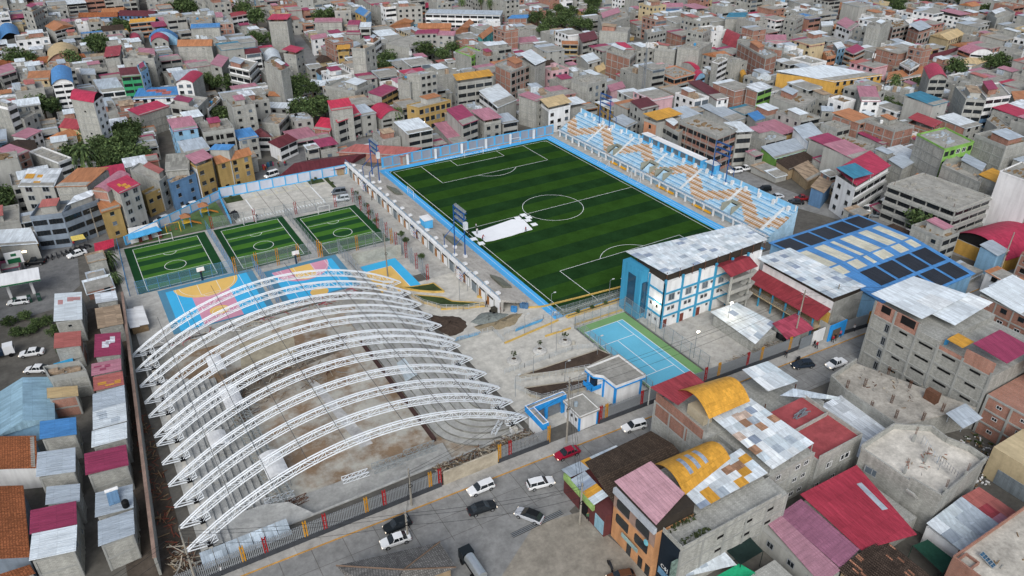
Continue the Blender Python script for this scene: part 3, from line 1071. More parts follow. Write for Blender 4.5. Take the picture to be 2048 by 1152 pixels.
# ---- plaza furniture
def round_planter(label, p):
 t = thing('round_planter', label, 'planter', (*p, 0), 'round planters on the plaza')
 q = MB()
 q.lathe((*p, 0),[(1.55,0),(1.55, .35),(1.25, .5),(.8, .55),(.75, .95),(.55, .95),(.5, .8)],24)
 q.build('bowl', mat('planter_white', '#b8b8b4', 'stain'), t)
 q = MB()
 q.lathe((*p, .78),[(.52,0),(.4, .08)],12)
 q.build('soil', SOIL, t)
 q = MB()
 q.bar((*p, .8),(*p, 2.6), .03)
 rr = random.Random(p[0])
 for i in range(40):
  c = Vector((p[0] + rr.uniform(-.5, .5), p[1] + rr.uniform(-.5, .5),2.3 + rr.uniform(-.4, .5)))
  d = Vector((rr.uniform(-1,1), rr.uniform(-1,1), rr.uniform(-1,1))) * .22
  e = Vector((rr.uniform(-1,1), rr.uniform(-1,1), rr.uniform(-1,1))) * .22
  q.poly([c - d, c + e, c + d, c - e])
 q.build('sapling', mat('sapling_leaf', '#39422a'), t)
round_planter('round white planter nearest the tennis court', (-37.23,-60.66))
round_planter('round white planter in the middle of the three', (-43.76,-60.62))
round_planter('round white planter nearest the domed hall', (-50.43,-60.88))
q = MB()
q.lathe((*(-35.87,-62.02),0),[(.35,0),(.38, .9),(.3, .9)],12)
tag(q.build('litter_bin', mat('bin_grey', '#a9a69c'), loc=(*(-35.87,-62.02),0)), 'small grey round bin beside a round planter', 'bin')
def bed(label, pts, z, wallm, top, name='planting_bed'):
 t = thing(name, label, 'planting bed', (*pts[0],0))
 q = MB()
 for i in range(len(pts)):
  q.wall(pts[i], pts[(i + 1) % len(pts)],0, z + .12, .28)
 q.build('kerb_wall', wallm, t)
 q = MB()
 a_ = sum(pts[i][0] * pts[(i + 1) % len(pts)][1] - pts[(i + 1) % len(pts)][0] * pts[i][1] for i in range(len(pts)))
 q.poly([(x, y, z) for x, y in (pts if a_ > 0 else pts[::-1])])
 q.build('planting', top, t)
 return t
ZB = lambda x, y: None
bed('lawn bed with wavy yellow kerb below the volleyball court', [(-58.90,-20.66),(-56.40,-21.80),(-52.18,-22.89),(-50.84,-22.97),(-50.33,-27.82),(-52.38,-26.82),(-55.31,-24.53)], .35, YELK, LAWN)
bed('curved lawn bed behind the white railing', [(-57.88,-25.05),(-55.79,-26.97),(-54.10,-28.31),(-51.77,-30.36),(-50.75,-32.96),(-49.08,-34.27),(-46.40,-36.19),(-44.49,-37.65),(-48.73,-37.40),(-53.79,-34.40),(-56.76,-29.72)], .35, YELK, LAWN)
bed('small brown soil bed at the near end of the stand', [(-44.52,-33.99),(-40.92,-33.75),(-39.45,-36.66),(-40.69,-37.60),(-43.15,-36.47),(-43.24,-35.42)], .3, YELK, SOIL)
bed('long dark soil bank between the plaza ramps', [(-52.34,-66.28),(-32.90,-67.07),(-31.61,-70.23),(-38.68,-70.93),(-45.68,-68.76)], .6, mat('ramp_concrete', '#a39d8f', 'stain'), SOIL)
bed('lower dark soil bank below the ramp', [(-53.51,-70.11),(-40.04,-74.56),(-41.50,-76.55),(-46.97,-75.62),(-52.21,-74.10),(-53.59,-72.60)], .5, MATS['ramp_concrete'], SOIL)
bed('narrow soil bed behind the near goal line', [(-31,-52.8),(-9,-53.3),(-9,-52.3),(-31,-52.0)], .25, YELK, mat('dry_soil', '#6f6650', 'stain', rnd=0))
def ramp_rail(label, pts, h=1.0, z=.3):
 t = thing('ramp_railing', label, 'railing', (*pts[0],0), 'white metal railings on the plaza')
 for i in range(len(pts) - 1):
  q = MB()
  a, b = pts[i], pts[i + 1]
  for f in (.15, .4, .65,1.0):
   q.bar((*a, z + h * f),(*b, z + h * f), .035)
  n = max(1, round(dist(a, b) / 1.3))
  for k in range(n + 1):
   p = lerp(a, b, k / n)
   q.bar((*p, 0),(*p, z + h), .045)
  q.build('rail_section', mat('white_rail', '#b7bcbd', rnd=.03), t)
ramp_rail('white railing along the curved lawn bed', [(-58.13,-25.59),(-57.00,-30.23),(-54.47,-34.45),(-50.08,-37.43),(-44.98,-38.53)], z=.4)
ramp_rail('white railing on the near edge of the plaza terrace', [(-54.34,-63.62),(-49.66,-63.90),(-43.33,-63.80),(-37.51,-63.79),(-32.06,-65.94)])
ramp_rail('white railing along the upper ramp', [(-54.29,-67.53),(-49.59,-68.64),(-44.37,-70.04),(-38.36,-71.37)], z=.5)
ramp_rail('white railing along the lower ramp', [(-55.13,-68.91),(-53.59,-72.60),(-52.21,-74.56),(-47.40,-75.37),(-42.13,-75.71)], z=.4)
ramp_rail('white railing of the far plaza steps', [(-58.00,-48.33),(-54.50,-48.16),(-48.62,-48.48),(-48.69,-53.86)])
ramp_rail('white railing beside the yellow kerb of the steps', [(-47.21,-51.34),(-36.10,-50.22),(-32.48,-50.51)])
for a, b, lb in (((-48.70,-54.13),(-33.48,-52.51), 'long yellow kerb along the plaza steps'),((-39.63,-56.42),(-32.87,-56.65), 'short yellow kerb beside the tennis court'),((-31.41,-56.04),(-18.15,-56.50), 'yellow kerb behind the tennis court fence'),
    ((-54.54,-34.60),(-45.04,-38.63), 'yellow kerb below the curved white railing'),((-36.49,-44.34),(-33.21,-45.77), 'yellow kerb by the blue bins'),((-33.21,-45.77),(-11.06,-47.96), 'long yellow kerb along the near touch path')):
 q = MB()
 q.wall(a, b, 0, .35, .3)
 tag(q.build('yellow_kerb', YELK, loc=(*a, 0)), lb, 'kerb', 'yellow painted kerbs')
# gravel and soil heaps, mixer, bins, pipes
def heap(name, label, pts, h, m):
 cx = sum(p[0] for p in pts) / len(pts)
 cy = sum(p[1] for p in pts) / len(pts)
 q = MB()
 rings = 6
 vs = []
 n = 40
 rr = random.Random(len(label))
 def rim(u):
  k = u * len(pts)
  i = int(k) % len(pts)
  return lerp(pts[i], pts[(i + 1) % len(pts)], k - int(k))
 for j in range(rings + 1):
  f = j / rings
  for i in range(n):
   p = rim(i / n)
   x, y = lerp(p, (cx, cy), f)
   vs.append((x + rr.uniform(-.2, .2), y + rr.uniform(-.2, .2), .005 + h * (math.sin(f * PI / 2) ** .8) * (1 + rr.uniform(-.12, .12)) if j else .004))
 fs = [(j * n + i, j * n + (i + 1) % n, (j + 1) * n + (i + 1) % n, (j + 1) * n + i) for j in range(rings) for i in range(n)]
 q.raw(vs, fs)
 o = q.build(name, m, loc=(cx, cy, 0), smooth=True)
 return tag(o, label, 'heap', kind='thing')
heap('gravel_heap', 'flat heap of grey blue gravel beside the concrete mixer', [(-51.03,-42.89),(-47.13,-40.57),(-44.35,-41.59),(-41.89,-44.31),(-45.00,-46.17),(-47.22,-45.45),(-49.69,-45.19)], .7, mat('gravel', '#7b827f', 'stain', var=.2, scale=3, bump=.6))
heap('sand_heap', 'low spread of brown sand in front of the gravel', [(-51.40,-44.77),(-47.35,-45.68),(-41.39,-44.61),(-38.66,-45.60),(-42.87,-48.63),(-46.55,-48.83),(-50.92,-47.41)], .45, mat('sand', '#857a64', 'stain', var=.15, scale=2, bump=.3))
heap('soil_heap', 'wide dark brown soil heap beside the domed hall', [(-58.14,-34.67),(-55.25,-37.32),(-52.39,-39.33),(-51.89,-42.08),(-52.61,-44.05),(-54.53,-45.27),(-57.60,-45.75),(-58.87,-42.69),(-58.77,-37.99)], .55, SOIL)
p = (-43.47,-42.11)
t = thing('concrete_mixer', 'small orange and black concrete mixer on the plaza', 'mixer', (*p, 0))
q = MB()
q.lathe((p[0] + .5, p[1],1.0),[(.35,-.5),(.75,-.1),(.75, .35),(.45, .8),(.4, .85)],14)
q.build('drum', mat('mixer_red', '#7c3a2c'), t)
q = MB()
q.box(p[0] - 1.6, p[1] - .6, .4, p[0] - .5, p[1] + .6,1.5)
q.build('engine_box', mat('engine_dark', '#3c3a34'), t)
q = MB()
for u in (-1.5, .9):
 for s in (-.7, .7):
  q.bar((p[0] + u, p[1] + s - .08, .4),(p[0] + u, p[1] + s + .08, .4), .4,12)
q.bar((p[0] - 1.6, p[1], .5),(p[0] + 1.2, p[1], .5), .08)
q.build('wheel', BLACK, t)
for i, (pp, lb) in enumerate((((-37.74,-43.28), 'first blue grey drum beside the stand corner'),((-37.32,-43.72), 'second blue grey drum in the row by the stand corner'),((-36.87,-44.11), 'third blue grey drum nearest the pitch'),((-40.37,-43.64), 'bright blue drum beside the gravel heap'),((-39.95,-44.08), 'blue drum with open lid beside the gravel heap'))):
 t = thing('steel_drum', lb, 'drum', (*pp, 0), 'drums on the plaza')
 q = MB()
 q.lathe((*pp, 0),[(.48,0),(.48, .45),(.51, .48),(.48, .51),(.48,1.25),(.42,1.25),(.42,1.1)],14)
 q.build('body', mat('drum_blue%d' % (i > 2), '#4c6f92' if i < 3 else '#3f7fb5'), t)
q = MB()
rr = random.Random(3)
a, b = (-57.32,-47.62),(-51.52,-47.92)
c, d = (-44.08,-51.18),(-36.78,-50.74)
for i in range(16):
 e = rr.uniform(-.5, .5)
 pa, pb = ((a, b) if i < 8 else (c, d))
 q.bar((pa[0] + e, pa[1] + e, .15 + i % 4 * .12),(pb[0] + e, pb[1] + e * .6, .15 + i % 3 * .12), .07,6)
 if i == 7:
  tag(q.build('blue_pipe_stack', mat('pipe_blue', '#5b9cc4'), loc=(*a, 0)), 'stack of pale blue pipes beside the plaza steps', 'pipes')
  q = MB()
tag(q.build('blue_pipe_stack', MATS['pipe_blue'], loc=(*c, 0)), 'stack of blue pipes beside the yellow kerb and gravel', 'pipes')
# playground behind the blue wall
def play(label, p, kind):
 t = thing('play_structure', label, 'playground', (*p, 0))
 if kind == 'tower':
  q = MB()
  for u in (-1,1):
   for v in (-1,1):
    q.bar((p[0] + u, p[1] + v, 0),(p[0] + u, p[1] + v, 3.2), .09)
  q.build('post', mat('play_blue', '#3c82b8'), t)
  q = MB()
  q.box(p[0] - 1.1, p[1] - 1.1,1.5, p[0] + 1.1, p[1] + 1.1,1.62)
  q.build('deck', mat('play_yellow', '#c9a63a'), t)
  q = MB()
  q.hexa([(p[0] - 1.4, p[1] - 1.4,3.2),(p[0] + 1.4, p[1] - 1.4,3.2),(p[0] + 1.4, p[1] + 1.4,3.2),(p[0] - 1.4, p[1] + 1.4,3.2)],[(p[0] - .2, p[1] - .2,4.1),(p[0] + .2, p[1] - .2,4.1),(p[0] + .2, p[1] + .2,4.1),(p[0] - .2, p[1] + .2,4.1)])
  q.build('roof', mat('play_orange', '#96694c'), t)
  q = MB()
  q.hexa([(p[0] + 1.1, p[1] - .5,1.5),(p[0] + 3.8, p[1] - .5, .1),(p[0] + 3.8, p[1] + .5, .1),(p[0] + 1.1, p[1] + .5,1.5)],[(p[0] + 1.1, p[1] - .5,1.65),(p[0] + 3.8, p[1] - .5, .25),(p[0] + 3.8, p[1] + .5, .25),(p[0] + 1.1, p[1] + .5,1.65)])
  q.build('slide', mat('play_slide', '#c77f35'), t)
 else:
  q = MB()
  for u in (-1.8,1.8):
   q.bar((p[0] + u, p[1] - .9,0),(p[0] + u, p[1],2.6), .08)
   q.bar((p[0] + u, p[1] + .9,0),(p[0] + u, p[1],2.6), .08)
  q.bar((p[0] - 1.8, p[1],2.6),(p[0] + 1.8, p[1],2.6), .08)
  q.build('frame', mat('play_yellow', '#c9a63a'), t)
  for u in (-.8, .8):
   q = MB()
   q.bar((p[0] + u - .2, p[1],2.6),(p[0] + u - .2, p[1], .6), .025)
   q.bar((p[0] + u + .2, p[1],2.6),(p[0] + u + .2, p[1], .6), .025)
   q.box(p[0] + u - .25, p[1] - .15, .55, p[0] + u + .25, p[1] + .15, .62)
   q.build('swing_seat', mat('play_red', '#a03b35'), t)
play('play tower with orange roof and slide beside the parking lot wall', (-90.86,47.17), 'tower')
play('play tower with slide nearer the leftmost turf pitch', (-96.75,41.95), 'tower')
play('yellow swing frame in the playground', (-100.69,40.58), 'swing')
sheet('playground_lawn', [(-112,37.4),(-86,37.4),(-86,55.5)], .004, mat('play_grass', '#556b43', 'stain', rnd=0))
# small white and blue service building at the corner of the complex
t = thing('corner_kiosk', 'small white and blue L-shaped kiosk at the corner of the complex', 'kiosk', (-110,39,0))
q = MB()
q.prism([(-112.02,38.42),(-104.17,39.48),(-104.17,43.55),(-111.66,43.46)],0,2.5)
q.build('wall', WHITE, t)
q = MB()
q.prism([(-112.44,35.36),(-103.81,37.23),(-104.74,40.49),(-112.31,38.72)],2.5,2.75)
q.build('roof', SKYB, t)
for x in (-110,-107.5,-105):
 q = MB()
 q.box(x, 38.05,0, x + .9,38.25,2.1)
 q.build('door', mat('brown_door', '#5c3330'), t)
# ---------------------------------------------------------------- unroofed sports hall under construction
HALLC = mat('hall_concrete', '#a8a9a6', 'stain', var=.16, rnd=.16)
HALLR = mat('shade_painted_riser', '#83847f', 'stain', var=.2, rnd=.1)  # step sides darker than treads: riser shade painted into the concrete colour
HALLF = mat('hall_floor', '#aeaca3', 'dirt', var=.16, rnd=0, scale=.6)
ARCHW = mat('arch_white_steel', '#dbe1e6', rough=.5, var=.05, rnd=.04)
LAT = mat('lattice_grey', '#8d9496', rough=.6, var=.1)
q = MB()
q.poly([(HX0, HY0,-3),(HX1, HY0,-3),(HX1, HY1,-3),(HX0, HY1,-3)])
q.build('hall_floor', HALLF)['kind'] = 'structure'
sheet('floor_dirt_patch', [(-103,-40),(-90,-36),(-78,-34),(-76,-29),(-90,-28),(-104,-30)],-2.985, mat('mixed_dirt', '#6f675c', 'stain', var=.35, rnd=0, scale=1.2, bump=.5))
sheet('floor_slab', [(-100,-30),(-88,-30),(-86,-20),(-98,-20)],-2.98, mat('slab_beige', '#a39b87', 'stain', rnd=0))
sheet('floor_stain', [(-89,-41),(-87.5,-41),(-84.5,-66),(-87,-66)],-2.982, mat('pale_stain', '#b3b3b2', 'stain', var=.2, rnd=0))
q = MB()
q.wall((HX0, HY0),(HX1, HY0),-3, .1, .4)
q.wall((HX0, HY1),(HX1, HY1),-3, .05, .4)
q.wall((HX0, HY0),(HX0, HY1),-3, .3, .4)
q.wall((HX1, HY0),(HX1, HY1),-3, .1, .4)
tag(q.build('retaining_wall', HALLC), 'concrete retaining walls round the sunken hall floor', 'wall', kind='structure')
# terraces
t = thing('terrace', 'concrete seating terrace on the left side of the arched hall', 'terrace', (-111,-55,-3))
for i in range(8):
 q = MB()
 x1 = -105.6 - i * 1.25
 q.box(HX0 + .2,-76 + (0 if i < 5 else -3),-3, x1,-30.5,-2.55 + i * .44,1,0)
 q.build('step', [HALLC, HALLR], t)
q = MB()
q.prism([(-117.2,-79.8),(-100,-79.8),(-103,-75.0),(-107,-73.4),(-112,-73.4),(-117.2,-75)],-3,-.3)
q.build('landing', HALLC, t)
for i in range(5):
 for j in range(6):
  q = MB()
  q.box(-107.6 - i * 1.25,-72 + j * 7.5,-2.1 + i * .44,-106.9 - i * 1.25,-71.2 + j * 7.5,-1.8 + i * .44)
  q.build('stair_block', HALLC, t)
t = thing('terrace', 'concrete seating terrace on the right side with rounded near corner', 'terrace', (-67,-50,-3))
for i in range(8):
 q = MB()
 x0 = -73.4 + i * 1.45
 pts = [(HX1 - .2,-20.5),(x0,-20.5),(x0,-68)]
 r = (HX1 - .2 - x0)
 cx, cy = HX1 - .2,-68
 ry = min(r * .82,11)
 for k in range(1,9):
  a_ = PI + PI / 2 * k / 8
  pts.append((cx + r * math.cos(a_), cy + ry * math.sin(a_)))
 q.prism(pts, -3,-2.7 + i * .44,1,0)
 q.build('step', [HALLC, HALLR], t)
# south deck, longitudinal bearing beams and their columns
q = MB()
q.prism([(-104,-79.9),(-74,-79.9),(-73.5,-73.2),(-99.5,-72.8)],-3,-2.3)
tag(q.build('stage_deck', mat('deck_concrete', '#a5a6a3', 'stain', var=.12), loc=(-88,-76,-3)), 'long concrete deck at the street end of the hall', 'deck')
for x, lb in ((-116.2, 'long pale beam carrying the left feet of the arches'),(-61.4, 'long pale beam carrying the right feet of the arches')):
 t = thing('bearing_beam', lb, 'beam', (x, -50,0))
 q = MB()
 q.box(x - .35,-80, .15, x + .35,-19, .75)
 q.build('beam', mat('beam_pale', '#bdbab2', 'stain'), t)
 for y in (-20,-25.9,-31.8,-37.7,-42.4,-48.8,-51.4,-56.9,-62.9,-68.3,-73.3,-78.6):
  q = MB()
  q.box(x - .45, y - .4,-1.0, x + .45, y + .4, .15)
  q.build('pier', WHITE, t)
XL, XR, ZF, SAG = -119.5,-58.3,1.4,10.0
XC, HS = (XL + XR) / 2,(XR - XL) / 2
RAD = (HS * HS + SAG * SAG) / (2 * SAG)
def arc(x, r):
 return ZF + SAG - RAD + math.sqrt(max(0, r * r - (x - XC) ** 2))
def arch(label, y, dense=False):
 t = thing('arch_truss', label, 'arch', (XC, y, ZF), 'white arch trusses over the hall')
 N = 34
 w0 = math.asin(HS / RAD)
 dp = 1.35
 top, bot = [],[]
 for i in range(N + 1):
  a_ = -w0 + 2 * w0 * i / N
  top.append((XC + RAD * math.sin(a_), ZF + SAG - RAD + RAD * math.cos(a_)))
  e = min(1, min(i, N - i) / 2.2)
  rb = RAD - dp * e
  bot.append((XC + rb * math.sin(a_), ZF + SAG - RAD + rb * math.cos(a_)))
 for s in (-.27, .27):
  q = MB()
  q.tube([(x, y + s, z) for x, z in top], .12,5)
  q.build('top_chord', ARCHW, t)
  q = MB()
  q.tube([(x, y + s, z) for x, z in bot[1:-1]], .10,5)
  q.build('bottom_chord', ARCHW, t)
 q = MB()
 for s in (-.27, .27):
  for i in range(1, N):
   q.bar((top[i][0], y + s, top[i][1]),(bot[i][0], y + s, bot[i][1]), .045,4, cap=False)
   j = i + 1
   if i < N - 1:
    if i % 2:
     q.bar((top[i][0], y + s, top[i][1]),(bot[j][0], y + s, bot[j][1]), .045,4, cap=False)
    else:
     q.bar((bot[i][0], y + s, bot[i][1]),(top[j][0], y + s, top[j][1]), .045,4, cap=False)
 for i in range(0, N + 1,2):
  q.bar((top[i][0], y - .27, top[i][1]),(top[i][0], y + .27, top[i][1]), .04,4)
  q.bar((bot[i][0], y - .27, bot[i][1]),(bot[i][0], y + .27, bot[i][1]), .04,4)
 q.build('web_bars', ARCHW, t, kind='stuff')
 # bearing shoes: a nose bracket at each foot
 for sx in (-1,1):
  xf = XC + sx * (HS - 3.3)
  zb = arc(xf, RAD) - 1.5
  q = MB()
  for s in (-.3, .3):
   q.bar((XC + sx * HS, y + s, ZF),(xf, y + s, .95), .10,5)
   q.bar((xf, y + s, .95),(XC + sx * (HS - 4.6), y + s, 1.35), .09,5)
   q.bar((XC + sx * (HS - 4.6), y + s, 1.35),(XC + sx * (HS - 4.4), y + s, arc(XC + sx * (HS - 4.4), RAD - dp)), .07,5)
   q.bar((xf, y + s, .95),(XC + sx * (HS - 1.8), y + s, arc(XC + sx * (HS - 1.8), RAD)), .06,4)
   q.bar((xf, y + s, .95),(XC + sx * (HS - 4.4), y + s, arc(XC + sx * (HS - 4.4), RAD - dp)), .06,4)
  q.build('foot_bracket', ARCHW, t)
  q = MB()
  q.box(xf - .4, y - .45, .72, xf + .4, y + .45,1.15)
  q.build('bearing', BLACK, t)
 if dense:
  q = MB()
  for k in range(4):
   rb = RAD - .25 - .22 * k
   q.tube([(XC + rb * math.sin(-w0 * .97 + 2 * w0 * .97 * i / 24), y + .55 + .18 * k, ZF + SAG - RAD + rb * math.cos(-w0 * .97 + 2 * w0 * .97 * i / 24)) for i in range(25)], .06,4)
  for i in range(3, N - 3):
   if i % 3 == 0:
    q.bar((top[i][0], y, top[i][1]),(bot[i][0] + .3, y + 1.2, bot[i][1]), .05,4)
  q.build('bundled_purlins', mat('purlin_grey', '#aab2b8', rough=.5), t)
ORD = ['first', 'second', 'third', 'fourth', 'fifth', 'sixth', 'seventh', 'eighth', 'ninth', 'tenth', 'eleventh', 'twelfth']
for i, y in enumerate((-20,-25.9,-31.8,-37.7,-42.4,-48.8,-51.4,-56.9,-62.9,-68.3,-73.3,-78.6)):
 arch({0: 'white steel arch truss farthest from the street, first over the hall', 11: 'white steel arch truss nearest the street, last over the hall'}.get(i, '%s white steel arch truss over the hall counted from the ball courts' % ORD[i]), y, i in (4,9))
# tie cables laid over the arches
for k, x in enumerate((-112.5,-106.5,-100.5,-94,-84,-76,-69)):
 q = MB()
 ys = (-20,-78.6) if k % 2 else (-14.5,-78.6)
 q.bar((x, ys[0], arc(x, RAD) + .2),(x + 1.0, ys[1], arc(x + 1, RAD) + .2), .05,4)
 tag(q.build('tie_cable', mat('cable_dark', '#4a4d50', rnd=0), loc=(x, -50, arc(x, RAD) + .2)), '%s dark tie cable across the arches from the left' % ORD[k], 'cable', 'tie cables over the arches')
# lattice walkway and loose truss pieces
def lattice(label, a, b, z0, w, h, m, n=None, cat='truss', name='lattice_truss'):
 t = thing(name, label, cat, (*lerp(a, b, .5), z0))
 L_ = dist(a, b)
 n = n or max(2, round(L_ / 1.2))
 ux = ((b[0] - a[0]) / L_, (b[1] - a[1]) / L_)
 nx = (-ux[1] * w / 2, ux[0] * w / 2)
 for s in (-1,1):
  q = MB()
  for z in (z0, z0 + h):
   q.bar((a[0] + s * nx[0], a[1] + s * nx[1], z),(b[0] + s * nx[0], b[1] + s * nx[1], z), .07)
  q.build('chord', m, t)
 q = MB()
 P = lambda i, s, z: (*[lerp(a, b, i / n)[k] + s * nx[k] for k in (0,1)], z)
 for i in range(n):
  for s in (-1,1):
   q.bar(P(i, s, z0), P(i + 1, s, z0 + h), .045, cap=False)
   q.bar(P(i, s, z0), P(i, s, z0 + h), .045, cap=False)
  q.bar(P(i, -1, z0 + h), P(i + 1,1, z0 + h), .045, cap=False)
  q.bar(P(i, 1, z0 + h), P(i, -1, z0 + h), .045, cap=False)
 q.build('lacing', m, t)
lattice('long grey lattice walkway beside the left terrace', (-105.2,-41),(-104.4,-75),-2.9,1.5,2.2, LAT)
lattice('grey lattice walkway parallel to the first and nearer the floor', (-103.0,-45),(-102.3,-74),-2.9,1.2,2.0, LAT)
lattice('white truss piece lying on the deck by the left terrace', (-106.27,-71.69),(-101.31,-72.33),-2.3,1.2, .8, ARCHW)
lattice('rusty truss piece lying on the deck beside the white one', (-104.88,-74.19),(-99.53,-73.94),-2.3,1.1, .8, RUST)
lattice('grey truss box lying on the deck near the right terrace', (-81.22,-73.41),(-75.09,-73.78),-2.3,1.6,1.1, LAT)
lattice('grey truss box lying in the middle of the deck', (-87.48,-73.58),(-81.59,-73.95),-2.3,1.6,1.1, LAT)
lattice('small white truss piece on the deck edge', (-93.14,-73.36),(-88.38,-73.71),-2.3,1.0, .8, ARCHW)
lattice('thin white ladder truss on the curved steps', (-65.21,-77.92),(-62.20,-75.53),-.6, .8, .5, ARCHW)
q = MB()
q.box(-74.6,-71.5,-3,-74.0,-34,-2.2)
tag(q.build('steel_beam', mat('brown_beam', '#4a3835', var=.15), loc=(-74.3,-52,-3)), 'long dark brown steel beam beside the right terrace', 'beam')
def shelter(label, pts, zt):
 cx = sum(p[0] for p in pts) / 4
 cy = sum(p[1] for p in pts) / 4
 t = thing('dugout_shelter', label, 'shelter', (cx, cy, -3), 'white shelters in the hall')
 x0, x1 = min(p[0] for p in pts), max(p[0] for p in pts)
 y0, y1 = min(p[1] for p in pts), max(p[1] for p in pts)
 q = MB()
 for i in range(6):
  u0, u1 = i / 6,(i + 1) / 6
  z = lambda u: zt - .55 * (2 * u - 1) ** 2
  X = lambda u: x0 + (x1 - x0) * u
  q.hexa([(X(u0), y0, z(u0) - .05),(X(u1), y0, z(u1) - .05),(X(u1), y1, z(u1) - .05),(X(u0), y1, z(u0) - .05)],[(X(u0), y0, z(u0)),(X(u1), y0, z(u1)),(X(u1), y1, z(u1)),(X(u0), y1, z(u0))])
 q.build('roof', WHITE, t)
 q = MB()
 for x in (x0 + .2, x1 - .2):
  for y in (y0 + .2, y1 - .2):
   q.bar((x, y, -3),(x, y, zt - .5), .07)
 q.build('post', STEEL, t)
shelter('white shelter roof nearest the street on the left side of the hall', [(-104.5,-62.2),(-100.8,-69)], .8)
shelter('white shelter roof farthest from the street on the left of the hall', [(-106.2,-26.9),(-103.2,-33)], .8)
shelter('white shelter roof in the middle of the left side', [(-106.3,-39),(-102.8,-46.1)], .8)
shelter('white shelter roof standing on the left terrace', [(-111.2,-51.8),(-108,-56)], .8)
q = MB()
q.prism([(-71.2,-46.7),(-64.3,-44.3),(-65,-51.4),(-72.1,-53.5)],-1.6,-1.45)
for p in ((-70.8,-47.5),(-65,-45.2),(-65.6,-50.8),(-71.6,-52.8)):
 q.bar((*p, -2.4),(*p, -1.5), .06)
tag(q.build('sheet_shelter', mat('pale_sheet', '#b7c3c9', 'sheet'), loc=(-68,-49,-1.6)), 'large pale sheet roof tilted over the right terrace', 'shelter')
# white sheet heap and roof of the site hut near the courts
t = thing('site_hut', 'site hut roofed with white crumpled sheets by the left wall', 'hut', (-116.2,-5,0))
q = MB()
q.box(-117.9,-9,0,-114.6,-1,1.7)
q.build('wall', WOOD, t)
for i in range(5):
 for j in range(2):
  q = MB()
  z = 2.0 + .05 * ((i + j) % 3)
  q.hexa([(-118.2 + j * 1.9,-9.4 + i * 1.75, z),(-116.2 + j * 1.9,-9.5 + i * 1.75, z - .15),(-116.2 + j * 1.9,-7.7 + i * 1.75, z - .1),(-118.2 + j * 1.9,-7.6 + i * 1.75, z + .05)],
   [(-118.2 + j * 1.9,-9.4 + i * 1.75, z + .05),(-116.2 + j * 1.9,-9.5 + i * 1.75, z - .1),(-116.2 + j * 1.9,-7.7 + i * 1.75, z - .05),(-118.2 + j * 1.9,-7.6 + i * 1.75, z + .1)])
  q.build('roof_sheet', WHITE, t)
def debris(name, label, x0, y0, x1, y1, n, z, ms, L0=.6, L1=2.4, seed=1, slope=0, r=.05, h=.5):
 rr = random.Random(seed)
 q = MB()
 for i in range(n):
  x, y = rr.uniform(x0, x1), rr.uniform(y0, y1)
  l = rr.uniform(L0, L1)
  a_ = rr.uniform(0, PI)
  zz = z + rr.uniform(0.05, h)
  q.bar((x - l / 2 * math.cos(a_), y - l / 2 * math.sin(a_), zz),(x + l / 2 * math.cos(a_), y + l / 2 * math.sin(a_), zz + rr.uniform(-.15, .2)), rr.uniform(r * .5, r * 1.8),4, rr.randrange(len(ms)))
 o = q.build(name, ms, loc=((x0 + x1) / 2,(y0 + y1) / 2, z))
 return tag(o, label, 'debris', kind='stuff')
DM = [WOOD, mat('old_wood', '#8f8576', var=.3), RUST, GREY, mat('pale_offcut', '#b0a898')]
debris('timber_debris', 'long heap of broken timber behind the plain concrete street wall', -79,-84.2,-59.5,-81.0,420,0, DM, seed=2, h=1.0)
debris('timber_debris', 'heap of planks behind the fence near the school yard', -12,-87.0,3,-84.6,200,0, DM, seed=4, h=1.1, L1=3)
debris('timber_debris', 'pile of sticks by the corner pole', -122,-84,-118.6,-76,90,0, DM, seed=5, L1=3.2, h=1.2)
debris('site_debris', 'rods and boards scattered at the far end of the hall', -102,-44,-80,-30,260,-2.98, DM, seed=6)
debris('site_debris', 'rubbish and boards between the courts and the first arch', -114,-19.5,-64,-14.8,240,0, DM + [mat('red_rag', '#a2384a'), WHITE], seed=8, h=.4)
debris('site_debris', 'rusty rods and bricks along the left hall wall', -122.5,-76,-119.8,-40,160,0,[RUST, mat('brick_red', '#7a4538'), WOOD], seed=9, L1=2.0, h=.5)
debris('site_debris', 'scaffold rods lying near the shelters', -105.5,-50,-101,-36,120,-2.9,[STEEL, RUST, WOOD], seed=10, L1=3, h=1.2)
t = thing('sheet_shed', 'row of pale zinc sheets leaning behind the picket fence', 'shed', (-112,-83,0))
for k in range(7):
 q = MB()
 q.hexa([(-118 + k * 1.9,-84.0,1.7),(-116.2 + k * 1.9,-84.0,1.7),(-116.2 + k * 1.9,-81.2,2.5),(-118 + k * 1.9,-81.2,2.5)],[(-118 + k * 1.9,-84.0,1.76),(-116.2 + k * 1.9,-84.0,1.8),(-116.2 + k * 1.9,-81.2,2.56),(-118 + k * 1.9,-81.2,2.6)])
 q.bar((-117 + k * 1.9,-81.4,0),(-117 + k * 1.9,-81.4,2.4), .05)
 q.build('roof_sheet', mat('zinc_sheet', '#a9b6c0', 'patch', rough=.5, rnd=.1), t)
sheet('trench_soil', [(-122.9,-84),(-119.6,-84),(-119.6,5),(-120.6,5)],-.02, mat('dark_trench', '#4d453d', 'stain', var=.3, rnd=0))
sheet('alley_lane', [(-128.5,-110),(-123,-110),(-118.4,8),(-127,8)],-.03, mat('alley_dirt', '#504942', 'stain', var=.25, rnd=0))
